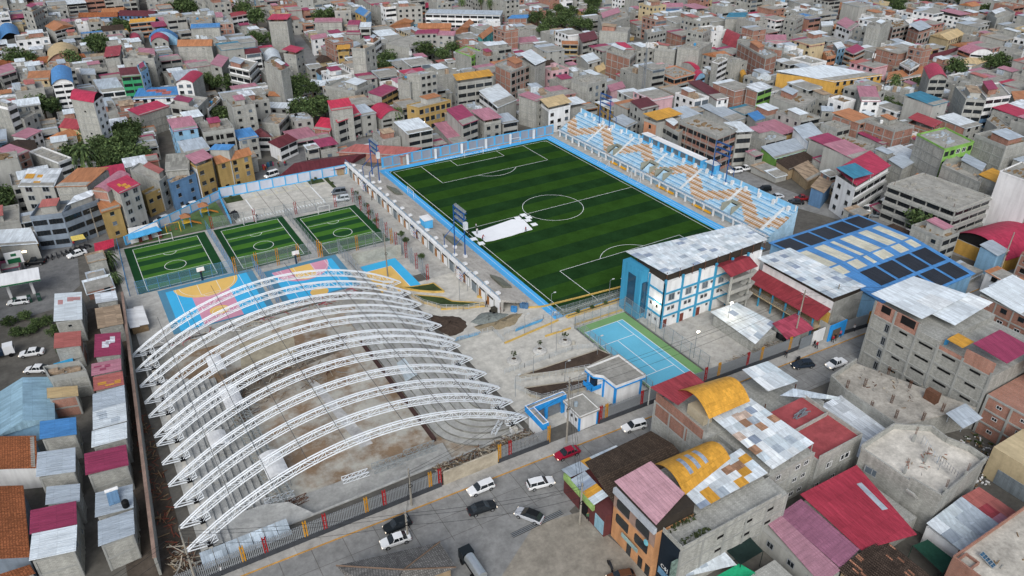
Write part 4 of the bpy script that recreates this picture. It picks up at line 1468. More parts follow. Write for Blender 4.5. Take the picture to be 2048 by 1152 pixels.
# ---- street front: picket fence on a dark base wall, concrete stretch, gate
BASEM = mat('fence_base', '#3f4247', 'wall', var=.1, rnd=0)
PICK = mat('picket_steel', '#8f9498', rough=.5, metal=.3, var=.1, rnd=0)
def picket_fence(label, a, b, hb=.95, h=3.6, posts=(), z=0.14):
 t = thing('picket_fence', label, 'fence', (*lerp(a, b, .5),0))
 q = MB()
 q.wall(a, b, 0, z + hb, .32)
 q.build('base_wall', BASEM, t)
 q = MB()
 L_ = dist(a, b)
 n = int(L_ / .27)
 ux = ((b[0] - a[0]) / L_, (b[1] - a[1]) / L_)
 for i in range(n):
  p = lerp(a, b, (i + .5) / n)
  hh = z + h - (.0 if i % 2 else .06)
  q.wall((p[0] - ux[0] * .075, p[1] - ux[1] * .075),(p[0] + ux[0] * .075, p[1] + ux[1] * .075), z + hb, hh, .09)
 q.wall(a, b, z + hb + .25, z + hb + .33, .05)
 q.wall(a, b, z + h - .6, z + h - .52, .05)
 q.build('pickets', PICK, t, kind='stuff')
 for f, m in posts:
  p = lerp(a, b, f)
  q = MB()
  for s in (-.2, .2):
   c = (p[0] + ux[0] * s, p[1] + ux[1] * s)
   q.wall((c[0] - ux[0] * .09, c[1] - ux[1] * .09),(c[0] + ux[0] * .09, c[1] + ux[1] * .09), z + hb * .3, z + h + .55, .24)
  for zz in (.45, .75,1.02):
   q.wall((p[0] - ux[0] * .3, p[1] - ux[1] * .3),(p[0] + ux[0] * .3, p[1] + ux[1] * .3), z + h * zz, z + h * zz + .12, .2)
  q.build('double_post', m, t)
RP = mat('red_post_bright', '#93262a', var=.08)
OP = mat('ochre_post_bright', '#b4832b', var=.08)
picket_fence('grey picket fence with red and ochre double posts in front of the arched hall', (-124,-84.6),(-79.6,-85.3), posts=((.26, OP),(.335, RP),(.475, OP),(.545, RP),(.70, OP),(.77, RP),(.955, OP),(.995, RP)))
q = MB()
q.wall((-79.1,-85.2),(-68.6,-85.4),0,3.0, .3)
tag(q.build('street_wall', mat('beige_concrete', '#a29a8a', 'stain'), loc=(-74,-85.3,0)), 'plain beige concrete wall between two picket fences on the street', 'wall')
picket_fence('short grey picket fence beside the blue entrance', (-68.4,-85.4),(-58.0,-85.8), posts=((.02, OP),(.22, RP),(.99, OP)))
picket_fence('grey picket fence below the white and blue gatehouse', (-46.9,-86.1),(-34.0,-86.6), posts=((.02, RP),(.12, OP),(.76, RP)))
picket_fence('grey picket fence in front of the school yard', (-34,-86.6),(4.6,-88.6), posts=((.33, RP),(.42, OP),(.62, RP),(.72, OP),(.93, OP)))
picket_fence('grey picket fence by the bare concrete school wall', (18.2,-89.7),(30,-91), posts=((.6, OP),))
# blue entrance, booth and gatehouse
BRB = mat('bright_blue', '#2f8fd6', 'wall', var=.04, rnd=0)
t = thing('entrance_gate', 'bright blue entrance portal with grey gates', 'gate', (-54,-80,0))
q = MB()
for (x0, y0, x1, y1) in ((-58.9,-80.0,-50.3,-78.8),(-58.9,-85.0,-57.6,-79.9)):
 q.box(x0, y0,3.0, x1, y1,4.2,0)
 q.box(x0 + .2, y0 + .2,4.18, x1 - .2, y1 - .2,4.21,1)
 q.box(x0, y0,4.2, x1, y0 + .2,4.4,0,2)
 q.box(x0, y1 - .2,4.2, x1, y1,4.4,0,2)
 q.box(x0, y0 + .2,4.2, x0 + .2, y1 - .2,4.4,0,2)
 q.box(x1 - .2, y0 + .2,4.2, x1, y1 - .2,4.4,0,2)
q.build('fascia', [BRB, GREY, WHITE], t)
for (x0, y0, x1, y1, m) in ((-58.8,-84.8,-57.8,-80.2, WHITE),(-54.9,-79.8,-54.3,-79.0, BRB),(-51.2,-79.9,-50.3,-78.9, BRB),(-57.6,-79.8,-57.0,-79.0, BRB)):
 q = MB()
 q.box(x0, y0,0, x1, y1,3.0)
 q.build('pier', m, t)
for x0, x1 in ((-57.0,-54.9),(-54.3,-51.2)):
 q = MB()
 k = int((x1 - x0) / .28)
 for i in range(k):
  q.box(x0 + (x1 - x0) * (i + .2) / k, -79.5,1.3, x0 + (x1 - x0) * (i + .7) / k, -79.42,2.9)
 q.box(x0,-79.52, .1, x1,-79.4,1.3)
 q.build('gate_leaf', mat('gate_grey', '#6f757a'), t)
t = thing('ticket_booth', 'low white booth with blue edges and flat concrete roof at the entrance', 'booth', (-49,-83.5,0))
q = MB()
q.box(-51.2,-85.8,0,-47.2,-80.9,3.3)
q.build('wall', WHITE, t)
q = MB()
for x, y in ((-51.2,-85.8),(-47.2,-85.8)):
 q.box(x - .16, y - .04,0, x + .16, y + .3,3.3)
q.build('corner_band', BRB, t)
q = MB()
q.box(-51.5,-86.1,3.3,-46.9,-80.6,3.62,0)
q.box(-51.5,-86.1,3.62,-46.9,-85.85,3.9,1,2)
q.box(-51.5,-80.85,3.62,-46.9,-80.6,3.9,1,2)
q.box(-51.5,-85.85,3.62,-51.25,-80.85,3.9,1,2)
q.box(-47.15,-85.85,3.62,-46.9,-80.85,3.9,1,2)
q.build('roof', [GREY, WHITE, GREY], t)
for y in (-84.6,-83.2,-81.8):
 q = MB()
 q.box(-51.26, y - .25,1.6,-51.2, y + .25,2.3)
 q.build('window', GLASS, t)
q = MB()
q.lathe((-50.2,-83.0,3.62),[(.35,0),(.4, .5),(.35, .9),(.2, .95)],12)
tag(q.build('roof_drum', mat('drum_grey', '#8a97a0'), loc=(-50.2,-83,3.62)), 'grey drum standing on the booth roof', 'drum')
t = thing('gatehouse', 'two-storey white gatehouse with blue corner bands and flat roof', 'building', (-38,-80,0))
GP = [(-42.6,-76.6),(-41.2,-79.9),(-41.0,-83.2),(-34.8,-83.4),(-35.0,-76.4)]
q = MB()
q.prism(GP, 0,4.6)
q.build('wall', WHITE, t)
GO = [(-43.1,-76.0),(-43.0,-78.6),(-41.6,-79.9),(-41.4,-83.7),(-34.4,-83.9),(-34.7,-75.9)]
q = MB()
q.prism(GO, 4.6,5.0,0,1)
for i in range(len(GO)):
 q.wall(GO[i], GO[(i + 1) % len(GO)],5.0,5.5, .22,0,1)
q.build('roof', [WHITE, GREY], t)
q = MB()
for i in range(len(GO)):
 q.wall(GO[i], GO[(i + 1) % len(GO)],4.45,4.72, .27)
for x, y in ((-41.0,-83.2),(-34.9,-83.4),(-41.2,-79.9),(-42.6,-76.6)):
 q.box(x - .22, y - .12,0, x + .22, y + .25,4.5)
q.build('blue_band', BRB, t)
q = MB()
q.box(-43.9,-79.4,1.9,-41.3,-76.6,2.1)
q.box(-43.9,-79.4,2.1,-43.8,-76.6,2.9)
q.box(-43.9,-79.4,2.1,-41.3,-79.3,2.9)
q.build('balcony', BRB, t)
q = MB()
q.box(-42.55,-78.6,2.1,-41.9,-77.0,4.2)
q.build('doorway', GLASS, t)
# ---------------------------------------------------------------- houses
CAMP = Vector((-117.947,-171.872,95.161))
WC = {'g': BLOCK, 'l': PLAST, 'w': WHITE, 'r': BRICK,
 'c': mat('cream_paint', '#b9aa8a', 'wall'), 'o': mat('ochre_paint', '#a08858', 'wall'), 's': mat('salmon_paint', '#b27f62', 'wall'),
 'b': mat('blue_paint', '#5b7c9e', 'wall'), 'G': mat('green_paint', '#3a8f63', 'wall'), 't': mat('teal_paint', '#53a3a3', 'wall'),
 'p': mat('pink_paint', '#c2a0a6', 'wall'), 'd': mat('slate_paint', '#7b8794', 'wall'), 'L': mat('light_blue_paint', '#86aecb', 'wall'),
 'k': mat('brown_paint', '#6f5044', 'wall'), 'm': mat('mustard_paint', '#b8924c', 'wall'), 'a': mat('adobe', '#94836a', 'wall', var=.2), 'v': mat('lime_paint', '#7fae5a', 'wall')}
RC = {}
for k_, c_, kd in (('c', '#a93852', 'sheet'),('m', '#8f3d5a', 'sheet'),('p', '#a77583', 'sheet'),('o', '#a87452', 'sheet'),('y', '#c2913c', 'sheet'),('w', '#ccd5db', 'sheet'),
    ('z', '#a5b0ba', 'sheet'),('b', '#4b82b8', 'sheet'),('B', '#2c5687', 'sheet'),('t', '#3c7a94', 'sheet'),('k', '#603036', 'sheet'),('n', '#4c4038', 'tile'),
    ('T', '#9f6444', 'tile'),('g', '#2b8f66', 'sheet'),('a', '#85857f', 'patch'),('P', '#bba67f', 'sheet'),('W', '#c3cad0', 'patch'),('r', '#96424a', 'sheet'),('S', '#a5645f', 'sheet'),('u', '#9c8a76', 'patch'),('R', '#bb3850', 'sheet')):
 RC[k_] = mat('roof_' + {'c': 'crimson', 'm': 'magenta', 'p': 'pink', 'o': 'terracotta', 'y': 'orange', 'w': 'white', 'z': 'zinc', 'b': 'blue', 'B': 'navy', 't': 'teal', 'k': 'maroon', 'n': 'old_tile', 'T': 'clay_tile', 'g': 'green', 'a': 'asbestos', 'P': 'tan', 'W': 'patched_metal', 'r': 'brick_red', 'S': 'salmon', 'u': 'rusty_metal', 'R': 'bright_red'}[k_], c_, kd, rough=.5 if kd == 'sheet' else .8, var=.09, rnd=.08)
def unit_window(key, fm, gm, mull=1):
 q = MB()
 q.box(-.5,0,0, .5, .03,1,1)
 t_ = .07
 q.box(-.5, .03,0,-.5 + t_, .07,1,0)
 q.box(.5 - t_, .03,0, .5, .07,1,0)
 q.box(-.5 + t_, .03,0, .5 - t_, .07, t_, 0)
 q.box(-.5 + t_, .03,1 - t_, .5 - t_, .07,1,0)
 for i in range(1, mull + 1):
  x = -.5 + i / (mull + 1)
  q.box(x - .02, .03, t_, x + .02, .06,1 - t_, 0)
 return q.mesh('window_' + key, [fm, gm])
WALU = mat('aluminium', '#8d9296', rough=.5)
WINM = {'dark': unit_window('dark', mat('dark_frame', '#2c2d2e'), GLASS), 'alu': unit_window('alu', WALU, GLASS), 'white': unit_window('white', WHITE, GLASS), 'pale': unit_window('pale', WALU, LGLASS),
  'blue': unit_window('blue', WALU, BGLASS), 'ribbon': unit_window('ribbon', mat('dark_frame', '#2c2d2e'), GLASS, 3), 'open': unit_window('open', FRAME, DARK, 0)}
def col_stub(n=4, h=1.1):
 q = MB()
 q.box(-.14,-.14,0, .14, .14, .35,0)
 for x, y in ((-.1,-.1),(.1,-.1),(.1, .1),(-.1, .1)):
  q.bar((x, y, .3),(x + random.uniform(-.12, .12), y + random.uniform(-.12, .12), h), .02,3,1)
 return q.mesh('column_stub', [FRAME, RUST])
STUBS = [col_stub(h=1.0), col_stub(h=1.5), col_stub(h=.8)]
def inset(P, d):
 cx = sum(p[0] for p in P) / len(P)
 cy = sum(p[1] for p in P) / len(P)
 n = len(P)
 out = []
 for i in range(n):
  a, b, c = P[i - 1], P[i], P[(i + 1) % n]
  u = Vector((a[0] - b[0], a[1] - b[1])).normalized()
  v = Vector((c[0] - b[0], c[1] - b[1])).normalized()
  s = abs(u.x * v.y - u.y * v.x) or .3
  out.append((b[0] + (u.x + v.x) * d / s, b[1] + (u.y + v.y) * d / s))
 return out
def subrect(C, rr):
 u0, v0 = rr.uniform(.03, .45), rr.uniform(.05, .5)
 u1, v1 = min(.97, u0 + rr.uniform(.3, .6)), min(.97, v0 + rr.uniform(.3, .55))
 P = [lerp(lerp(C[0], C[1], u), lerp(C[3], C[2], u), v) for u, v in ((u0, v0),(u1, v0),(u1, v1),(u0, v1))]
 return P, inset(P, -.35)
def ribs(t, C, z, m, step=.55, name='roof_ribs'):
 n = max(2, int(dist(C[0], C[1]) / step))
 q = MB()
 for i in range(1, n):
  a, b = lerp((*C[0], z[0]),(*C[1], z[1]), i / n), lerp((*C[3], z[3]),(*C[2], z[2]), i / n)
  q.bar((a[0], a[1], a[2]),(b[0], b[1], b[2]), .055,4, cap=False)
 q.build(name, m, t, kind='stuff')
def sheet_roof(t, C, h, m, slope=0.5, rise=0.0, th=.07, name='roof_sheet', dirn=None):
 z = [h - slope / 2, h - slope / 2, h + slope / 2, h + slope / 2]
 q = MB()
 q.hexa([(*C[i], z[i] - th) for i in range(4)],[(*C[i], z[i]) for i in range(4)])
 if (Vector((*C[0], h)) - CAMP).length < 190:
  ribs(t, C, z, m)
 return q.build(name, m, t)
def vault(t, C, z0, rise, m, gable, gm, name='vault_roof', n=12):
 F, R_, B, L = C
 q = MB()
 if gable == 'R':
  e0, e1 = (F, R_),(L, B)
 else:
  e0, e1 = (L, F),(B, R_)
 pts = []
 for i in range(n + 1):
  u = i / n
  a_ = PI * (1 - u)
  f = .5 - .5 * math.cos(PI * u) if False else u
  z = z0 + rise * math.sin(PI * u) ** .75 if 0 < u < 1 else z0
  z = z0 + rise * (1 - (2 * u - 1) ** 2)
  pts.append(((*lerp(e0[0], e0[1], u), z),(*lerp(e1[0], e1[1], u), z)))
 for i in range(n):
  (a, b),(c, d) = pts[i], pts[i + 1]
  q.poly([a, c, d, b],0)
  q.poly([(a[0], a[1], a[2] - .06),(b[0], b[1], b[2] - .06),(d[0], d[1], d[2] - .06),(c[0], c[1], c[2] - .06)],0)
 o = q.build(name, m, t, smooth=False)
 if gm is not None:
  q = MB()
  for k in (0,1):
   ins = [lerp(p[k], p[1 - k], .03) for p in pts]
   q.poly([(p[0], p[1], p[2] - .1) for p in ins] if k == 0 else [(p[0], p[1], p[2] - .1) for p in ins[::-1]],0)
  q.build('gable_wall', gm, t)
 return o
def gable_roof(t, C, z0, rise, m, hip=0.0, name='roof'):
 F, R_, B, L = C
 if dist(F, R_) >= dist(F, L):
  a, b, c, d = F, R_, B, L
 else:
  a, b, c, d = R_, B, L, F
 # ridge from mid of d-a edge to mid of b-c edge
 m0, m1 = lerp(d, a, .5), lerp(b, c, .5)
 r0, r1 = lerp(m0, m1, hip), lerp(m0, m1,1 - hip)
 A, B_, C_, D = [(*p, z0) for p in (a, b, c, d)]
 R0, R1 = (*r0, z0 + rise),(*r1, z0 + rise)
 q = MB()
 q.poly([A, B_, R1, R0])
 q.poly([C_, D, R0, R1])
 q.poly([D, A, R0])
 q.poly([B_, C_, R1])
 q.poly([D, C_, B_, A])
 return q.build(name, m, t)
NB = [0]
BLD = []
def building(L, F, R_, h, fl, lf, fr, roof, label, name='house', cat='house', group='houses of the town', stuff=None, rs=None):
 NB[0] += 1
 rr = rs or random.Random(int(abs(F[0] * 131 + F[1] * 71)) + NB[0] * 0)
 B = (L[0] + R_[0] - F[0], L[1] + R_[1] - F[1])
 C = [F, R_, B, L]
 area = sum(C[i][0] * C[(i + 1) % 4][1] - C[(i + 1) % 4][0] * C[i][1] for i in range(4))
 kind, colr = roof[0], roof[1:] or 'w'
 cx, cy = (F[0] + B[0]) / 2,(F[1] + B[1]) / 2
 D = (Vector((cx, cy, h / 2)) - CAMP).length
 pxm = 1515 / D
 over = {'S': .5, 's': .3, 'G': .35, 'H': .4, 'V': .25, 'U': .25}.get(kind, 0)
 Wp = inset(C, over) if over else C
 zt = {'S': h - 2.3, 's': h - .3, 'G': h - 1.5, 'H': h - 1.6, 'V': h - .26 * dist(F, R_), 'U': h - .22 * dist(L, F)}.get(kind, h)
 zt = max(zt, 2.2)
 fl = max(1, fl if kind != 'S' else fl - 1)
 sth = zt / fl
 M = []
 def mi(m):
  if m not in M:
   M.append(m)
  return M.index(m)
 wall = MB()
 fram = MB()
 t = stuff or thing(name, label, cat, (cx, cy, 0), group)
 edges = [(Wp[3], Wp[0], lf),(Wp[0], Wp[1], fr),(Wp[1], Wp[2], 'g'),(Wp[2], Wp[3], 'g')]
 wins = []
 for ei, (a, b, st) in enumerate(edges):
  wm = WC[st[0]]
  low = None
  if len(st) > 2 and st[2] in WC and st[2] != st[0]:
   low = WC[st[2]]
  Ln = dist(a, b)
  if Ln < .1:
   continue
  ux = ((b[0] - a[0]) / Ln, (b[1] - a[1]) / Ln)
  k = mi(wm)
  if low:
   zs = zt * .55
   wall.poly([(*a, 0),(*b, 0),(*b, zs),(*a, zs)], mi(low))
   wall.poly([(*a, zs),(*b, zs),(*b, zt),(*a, zt)], k)
  else:
   wall.poly([(*a, 0),(*b, 0),(*b, zt),(*a, zt)], k)
  if ei > 1:
   continue
  pat = st[1] if len(st) > 1 else '-'
  nx = (ux[1],-ux[0])
  if st[0] in 'gr' or pat == 'f':
   nc = max(1, round(Ln / 4.0))
   for i in range(nc + 1):
    p = lerp(a, b, min(max(i / nc, .14 / Ln),1 - .14 / Ln))
    fram.wall((p[0] - ux[0] * .15 + nx[0] * .02, p[1] - ux[1] * .15 + nx[1] * .02),(p[0] + ux[0] * .15 + nx[0] * .02, p[1] + ux[1] * .15 + nx[1] * .02),0, zt - .01, .12)
   for j in range(1, fl + 1):
    z = j * sth
    fram.wall((a[0] + nx[0] * .02, a[1] + nx[1] * .02),(b[0] + nx[0] * .02, b[1] + nx[1] * .02), z - .32, z - .02, .14)
  if pat in 'wWspO':
   wd = {'w': 1.35, 'W': 1.9, 's': .7, 'p': 1.1, 'O': 1.6}[pat]
   hd = {'w': 1.2, 'W': 1.5, 's': .5, 'p': 1.5, 'O': 1.4}[pat]
   n = max(1, int(Ln / ((2.7 if pat != 's' else 5.0) * rr.uniform(.85,1.35))))
   wd *= rr.uniform(.75,1.2)
   hd *= rr.uniform(.8,1.1)
   for j in range(fl):
    for i in range(n):
     if pat == 's' and rr.random() < .45:
      continue
     if rr.random() < .06:
      continue
     p = lerp(a, b, (i + .5) / n)
     wins.append((p, ux, j * sth + (sth - hd) * .55, wd if wd < Ln / n else Ln / n * .7, hd, 'alu' if st[0] in 'gl' else ('white' if rr.random() < .5 else 'dark')))
  elif pat in 'bB':
   n = max(1, round(Ln / 4.2))
   for j in range(fl):
    for i in range(n):
     p = lerp(a, b, (i + .5) / n)
     wins.append((p, ux, j * sth + sth * .36, Ln / n - .45, sth * .46, 'ribbon'))
   if pat == 'B':
    for j in range(1, fl + 1):
     z = j * sth
     fram.wall((a[0] + nx[0] * .3, a[1] + nx[1] * .3),(b[0] + nx[0] * .3, b[1] + nx[1] * .3), z - .3, z + .45 if j < fl else z, .6)
  elif pat == 'o':
   n = max(1, round(Ln / 3.8))
   for j in range(fl):
    for i in range(n):
     if rr.random() < .15:
      continue
     p = lerp(a, b, (i + .5) / n)
     wins.append((p, ux, j * sth + .45, Ln / n - .5, sth - 1.0, 'open'))
  elif pat == 'B2':
   pass
 # flat roof slab closes every house
 wall.poly([(*p, zt) for p in (Wp if area > 0 else Wp[::-1])], mi(GREY))
 joined = []
 o_w = None
 for (p, ux, z, w, hh, key) in wins:
  if stuff is None and w * pxm >= 9 and len(wins) < 90:
   joined.append((p, ux, z, w, hh, key))
  else:
   g_ = mi(rr.choice([GLASS, GLASS, DARK, LGLASS]) if key != 'open' else DARK)
   nx = (ux[1] * .05,-ux[0] * .05)
   a = (p[0] - ux[0] * w / 2 + nx[0], p[1] - ux[1] * w / 2 + nx[1])
   b = (p[0] + ux[0] * w / 2 + nx[0], p[1] + ux[1] * w / 2 + nx[1])
   wall.wall((a[0] - nx[0] * .5, a[1] - nx[1] * .5),(b[0] - nx[0] * .5, b[1] - nx[1] * .5), z, z + hh, .06, g_)
   wall.wall((a[0] - nx[0] * .2 - ux[0] * .1, a[1] - nx[1] * .2 - ux[1] * .1),(b[0] - nx[0] * .2 + ux[0] * .1, b[1] - nx[1] * .2 + ux[1] * .1), z - .12, z - .02, .2, mi(FRAME))
 if stuff is None:
  o_w = wall.build('wall', M, t)
  for (p, ux, z, w, hh, key) in joined:
   place('window', WINM[key], t, frame_mat((*p, z), ux, w, 1, hh))
  if fram.f:
   fram.build('frame', FRAME, t)
 if kind == 'F':
  q = MB()
  ph = float(rr.choice((.35, .5, .9)))
  for i in range(4):
   q.wall(C[i], C[(i + 1) % 4], h, h + ph, .18)
  pm = FRAME if lf[0] in 'gr' and fr[0] in 'gr' else WC[fr[0] if fr[0] not in 'gr' else lf[0]]
  q.build('parapet', pm, t)
  ext = 1 if 's' in colr else 0
  if 'r' in colr or colr == 'w':
   for i in range(4):
    place('column_stub', STUBS[(i + NB[0]) % 3], t, Matrix.Translation((*lerp(C[i], C[(i + 2) % 4], .06), h + ph * .0)))
  if 'h' in colr or (colr == 'w' and rr.random() < .75):
   P, O = subrect(C, rr)
   q = MB()
   q.prism(P, h, h + 2.0)
   q.build('penthouse', rr.choice([BLOCK, PLAST, BRICK]), t)
   q = MB()
   q.hexa([(*O[0], h + 2.0),(*O[1], h + 2.0),(*O[2], h + 2.5),(*O[3], h + 2.5)],[(*O[0], h + 2.06),(*O[1], h + 2.06),(*O[2], h + 2.56),(*O[3], h + 2.56)])
   q.build('penthouse_roof', RC[rr.choice('zwzwpmSouW')], t)
  if 't' in colr or (colr == 'w' and rr.random() < .4):
   q = MB()
   p = lerp(C[3], C[1], rr.uniform(.3, .6))
   q.lathe((*p, h),[(.55,0),(.6, .9),(.5,1.1),(.2,1.2)],12)
   q.build('roof_tank', rr.choice([BLACK, mat('tank_blue', '#3f86b5'), WHITE]), t)
  if 'k' in colr or colr == 'w':
   q = MB()
   for i in range(16):
    p = lerp(lerp(C[0], C[1], rr.uniform(.12, .88)), lerp(C[3], C[2], rr.uniform(.12, .88)), rr.uniform(.1, .9))
    s = rr.uniform(.25, .9)
    q.box(p[0] - s, p[1] - s * .5, h, p[0] + s, p[1] + s * .5, h + rr.uniform(.1, .7))
   q.build('roof_clutter', rr.choice([WOOD, GREY, RC['z'], RC['u']]), t, kind='stuff')
 elif kind == 'S':
  q = MB()
  for i in range(4):
   q.wall(Wp[i], Wp[(i + 1) % 4], zt, zt + .85, .16)
  q.build('parapet', WC[fr[0]], t)
  sheet_roof(t, C, h, RC[colr[0]], slope=min(1.2, .07 * dist(L, F) + .1))
  q = MB()
  for i in range(4):
   q.bar((*Wp[i], zt),(*Wp[i], h - .1), .08)
   p = lerp(Wp[i], Wp[(i + 1) % 4], .5)
   q.bar((*p, zt),(*p, h - .1), .08)
  q.build('roof_post', FRAME, t)
  q = MB()
  Q = inset(Wp, min(2.2, dist(L, F) * .22))
  for i in (0,3):
   q.wall(Q[i], Q[(i + 1) % 4], zt, h - .35, .15)
  q.build('penthouse_wall', rr.choice([BLOCK, PLAST, BRICK]), t)
 elif kind == 's':
  sheet_roof(t, C, h, RC[colr[0]], slope=min(1.4, .08 * dist(L, F) + .15), th=.1)
  if len(colr) > 1:      # patches of other colour
   q = MB()
   for i in range(3):
    u, v = rr.uniform(.05, .7), rr.uniform(.05, .7)
    du, dv = rr.uniform(.12, .3), rr.uniform(.15, .3)
    sl = min(1.4, .08 * dist(L, F) + .15)
    pp = []
    for (s_, r_) in ((u, v),(u + du, v),(u + du, v + dv),(u, v + dv)):
     p = lerp(lerp(C[0], C[1], s_), lerp(C[3], C[2], s_), r_)
     pp.append((*p, h - sl / 2 + sl * r_ + .02))
    q.poly(pp if area > 0 else pp[::-1])
   q.build('roof_patch', RC[colr[1]], t)
 elif kind in 'GH':
  gable_roof(t, C, zt, h - zt + .3, RC[colr[0]], hip=.22 if kind == 'H' else 0.0)
 elif kind in 'VU':
  gm = WC[(fr if kind == 'V' else lf)[0]]
  if len(colr) > 1:
   gm = DARK if colr[1] == 'd' else WC[colr[1]]
  vault(t, C, zt, h - zt, RC[colr[0]], 'R' if kind == 'V' else 'L', gm)
 BLD.append((t, L, F, R_, B, h, fl, lf, fr, roof))
 return t
# ---------------------------------------------------------------- school, blue roofed hall
def patched(t, C, z, nu, nv, cols, name='roof_sheet', seed=1, th=.05, lap=.06):
 rr = random.Random(seed)
 for i in range(nu):
  off = rr.uniform(-.25, .25)
  for j in range(nv):
   u0, u1 = i / nu, (i + 1) / nu
   v0, v1 = max(0,(j + (off if j else 0)) / nv), min(1,(j + 1 + (off if j < nv - 1 else 0)) / nv)
   q = MB()
   pp = []
   for (u, v) in ((u0, v0),(u1, v0),(u1, v1),(u0, v1)):
    p = lerp(lerp((*C[0], z[0]),(*C[1], z[1]), u), lerp((*C[3], z[3]),(*C[2], z[2]), u), v)
    pp.append((p[0], p[1], p[2] + rr.uniform(0, lap)))
   q.hexa([(p[0], p[1], p[2] - th) for p in pp], pp)
   q.build(name, cols[min(len(cols) - 1, int(rr.random() ** 2.2 * len(cols)))], t)
METS = [mat('sheet_white', '#c9d2d8', 'sheet', rough=.45), mat('sheet_pale', '#bcc8cf', 'sheet', rough=.45), mat('sheet_grey', '#a4b0bb', 'sheet', rough=.5), mat('sheet_bluegrey', '#8d9aac', 'sheet', rough=.5), mat('sheet_bright', '#d6dcdf', 'sheet', rough=.45)]
METS5 = [METS[0], METS[4], METS[0], METS[1], METS[1], METS[4], METS[2], METS[3]]
SCHB = mat('school_blue', '#3f8fb3', 'wall', var=.05, rnd=0)
t = thing('school', 'four-storey white school with blue frame and patched metal roof', 'school', (-1,-60,0))
SA = [(-15.4,-66.9),(14.6,-66.6),(14.6,-56.5),(-15.4,-56.0)]
q = MB()
q.prism(SA, 0,11.8)
q.build('wall', WHITE, t)
q = MB()
for i in range(6):
 x = -15.4 + i * 5.0
 q.box(x - .25,-67.1,0, x + .25,-66.7,12.6)
for z in (3.0,6.0,9.0):
 q.box(-15.4,-67.05, z - .2,8.6,-66.75, z + .22)
 q.box(-15.6,-66.9, z - .2,-15.3,-57, z + .22)
for y in (-66.9,-61.8):
 q.box(-15.65, y - .22,0,-15.3, y + .22,11.8)
q.build('blue_frame', SCHB, t)
for i in range(5):
 for j, z in enumerate((.9,3.9,6.9)):
  x = -15.4 + i * 5.0
  if j == 2:
   place('window', WINM['pale'], t, frame_mat((x + 2.2,-66.92, z),(1,0),1.7,1.2,1.7))
   place('window', WINM['alu'], t, frame_mat((x + 4.2,-66.92, z + .9),(1,0), .6,1.2, .6))
  elif j == 1:
   for k in range(2):
    place('window', WINM['alu'], t, frame_mat((x + 1.7 + k * 1.2,-66.92, z + .5),(1,0), .8,1.2, .9))
  else:
   place('window', WINM['alu'], t, frame_mat((x + 3.6,-66.92, z + 1.0),(1,0), .6,1.2, .6))
   if i < 3:
    q = MB()
    q.box(x + .6,-66.98,0, x + 1.6,-66.88,2.1)
    q.build('door', mat('school_door', '#6a3b34'), t)
for y in (-65,-63,-59.5):
 for z in (1.2,4.6):
  place('window', WINM['dark'], t, frame_mat((-15.41, y, z),(0,-1), .55,1.2, .7))
q = MB()
q.box(-17.6,-61.2,0,-15.3,-54.6,12.6)
q.build('tower', SCHB, t)
q = MB()
q.box(-17.68,-59.6,2.6,-17.6,-57.0,10.6)
q.build('tower_glazing', BGLASS, t)
q = MB()
q.box(-17.0,-61.5,1.5,-15.7,-61.2,9.5)
q.build('side_glazing', BGLASS, t)
for z in (11.8,12.9):
 pass
q = MB()
for x in np.arange(-15,15.1,3.75):
 for y in (-66.6,-56.6):
  q.bar((x, y, 11.8),(x, y, 14.2), .09)
q.build('roof_post', RUST, t)
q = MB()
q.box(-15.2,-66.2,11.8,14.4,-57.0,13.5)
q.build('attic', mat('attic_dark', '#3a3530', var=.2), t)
patched(t, [(-15.28,-67.00),(16.51,-66.05),(16.2,-57.6),(-17.1,-54.6)],[13.9,13.9,14.5,14.5],16,9, METS5, seed=3)
# right wing round the yard
t = thing('school_wing', 'school wing with ochre galleries and patched metal roof behind the street fence', 'school', (19,-77,0))
q = MB()
q.box(15.2,-87.6,0,24.0,-67.2,8.2)
q.build('wall', WHITE, t)
q = MB()
q.box(15.0,-87.9,0,24.4,-87.6,8.4)
q.build('end_wall', mat('fair_faced_concrete', '#91928e', 'stain'), t)
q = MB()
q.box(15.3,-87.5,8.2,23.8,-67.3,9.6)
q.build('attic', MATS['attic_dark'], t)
patched(t, [(13.7,-87.9),(24.0,-88.5),(23.8,-67.1),(13.4,-66.3)],[9.9,10.2,10.2,9.9],6,13, METS5, seed=5)
q = MB()
q.hexa([(10.2,-88.0,5.3),(15.3,-87.2,6.3),(15.1,-66.1,6.3),(10.1,-66.7,5.3)],[(10.2,-88.0,5.4),(15.3,-87.2,6.4),(15.1,-66.1,6.4),(10.1,-66.7,5.4)])
q.build('gallery_roof', mat('maroon_sheet', '#8c3a42', 'sheet', rough=.45), t)
OCW = mat('ochre_classroom', '#b8954e', 'wall', rnd=0)
q = MB()
q.box(14.0,-87.4,0,15.1,-67,5.4)
q.build('classroom_wall', OCW, t)
q = MB()
q.box(10.4,-87.4,2.6,14.0,-67,2.85)
q.build('gallery_floor', mat('gallery_slab', '#a6977d', 'stain'), t)
for k in range(6):
 q = MB()
 y = -86.5 + k * 3.8
 q.box(10.6, y - .15,0,10.9, y + .15,5.3)
 q.build('gallery_column', SCHB, t)
 q = MB()
 q.box(13.92, y + .6,3.2,13.99, y + 2.6,4.7)
 q.build('window', mat('warm_glass', '#8a7a55', rough=.3), t)
q = MB()
for z in (3.2,3.6,3.9):
 q.bar((10.5,-87.4, z),(10.5,-67, z), .04)
for k in range(34):
 q.bar((10.5,-87.2 + k * .6,2.8),(10.5,-87.2 + k * .6,3.9), .025)
q.build('gallery_railing', STEEL, t)
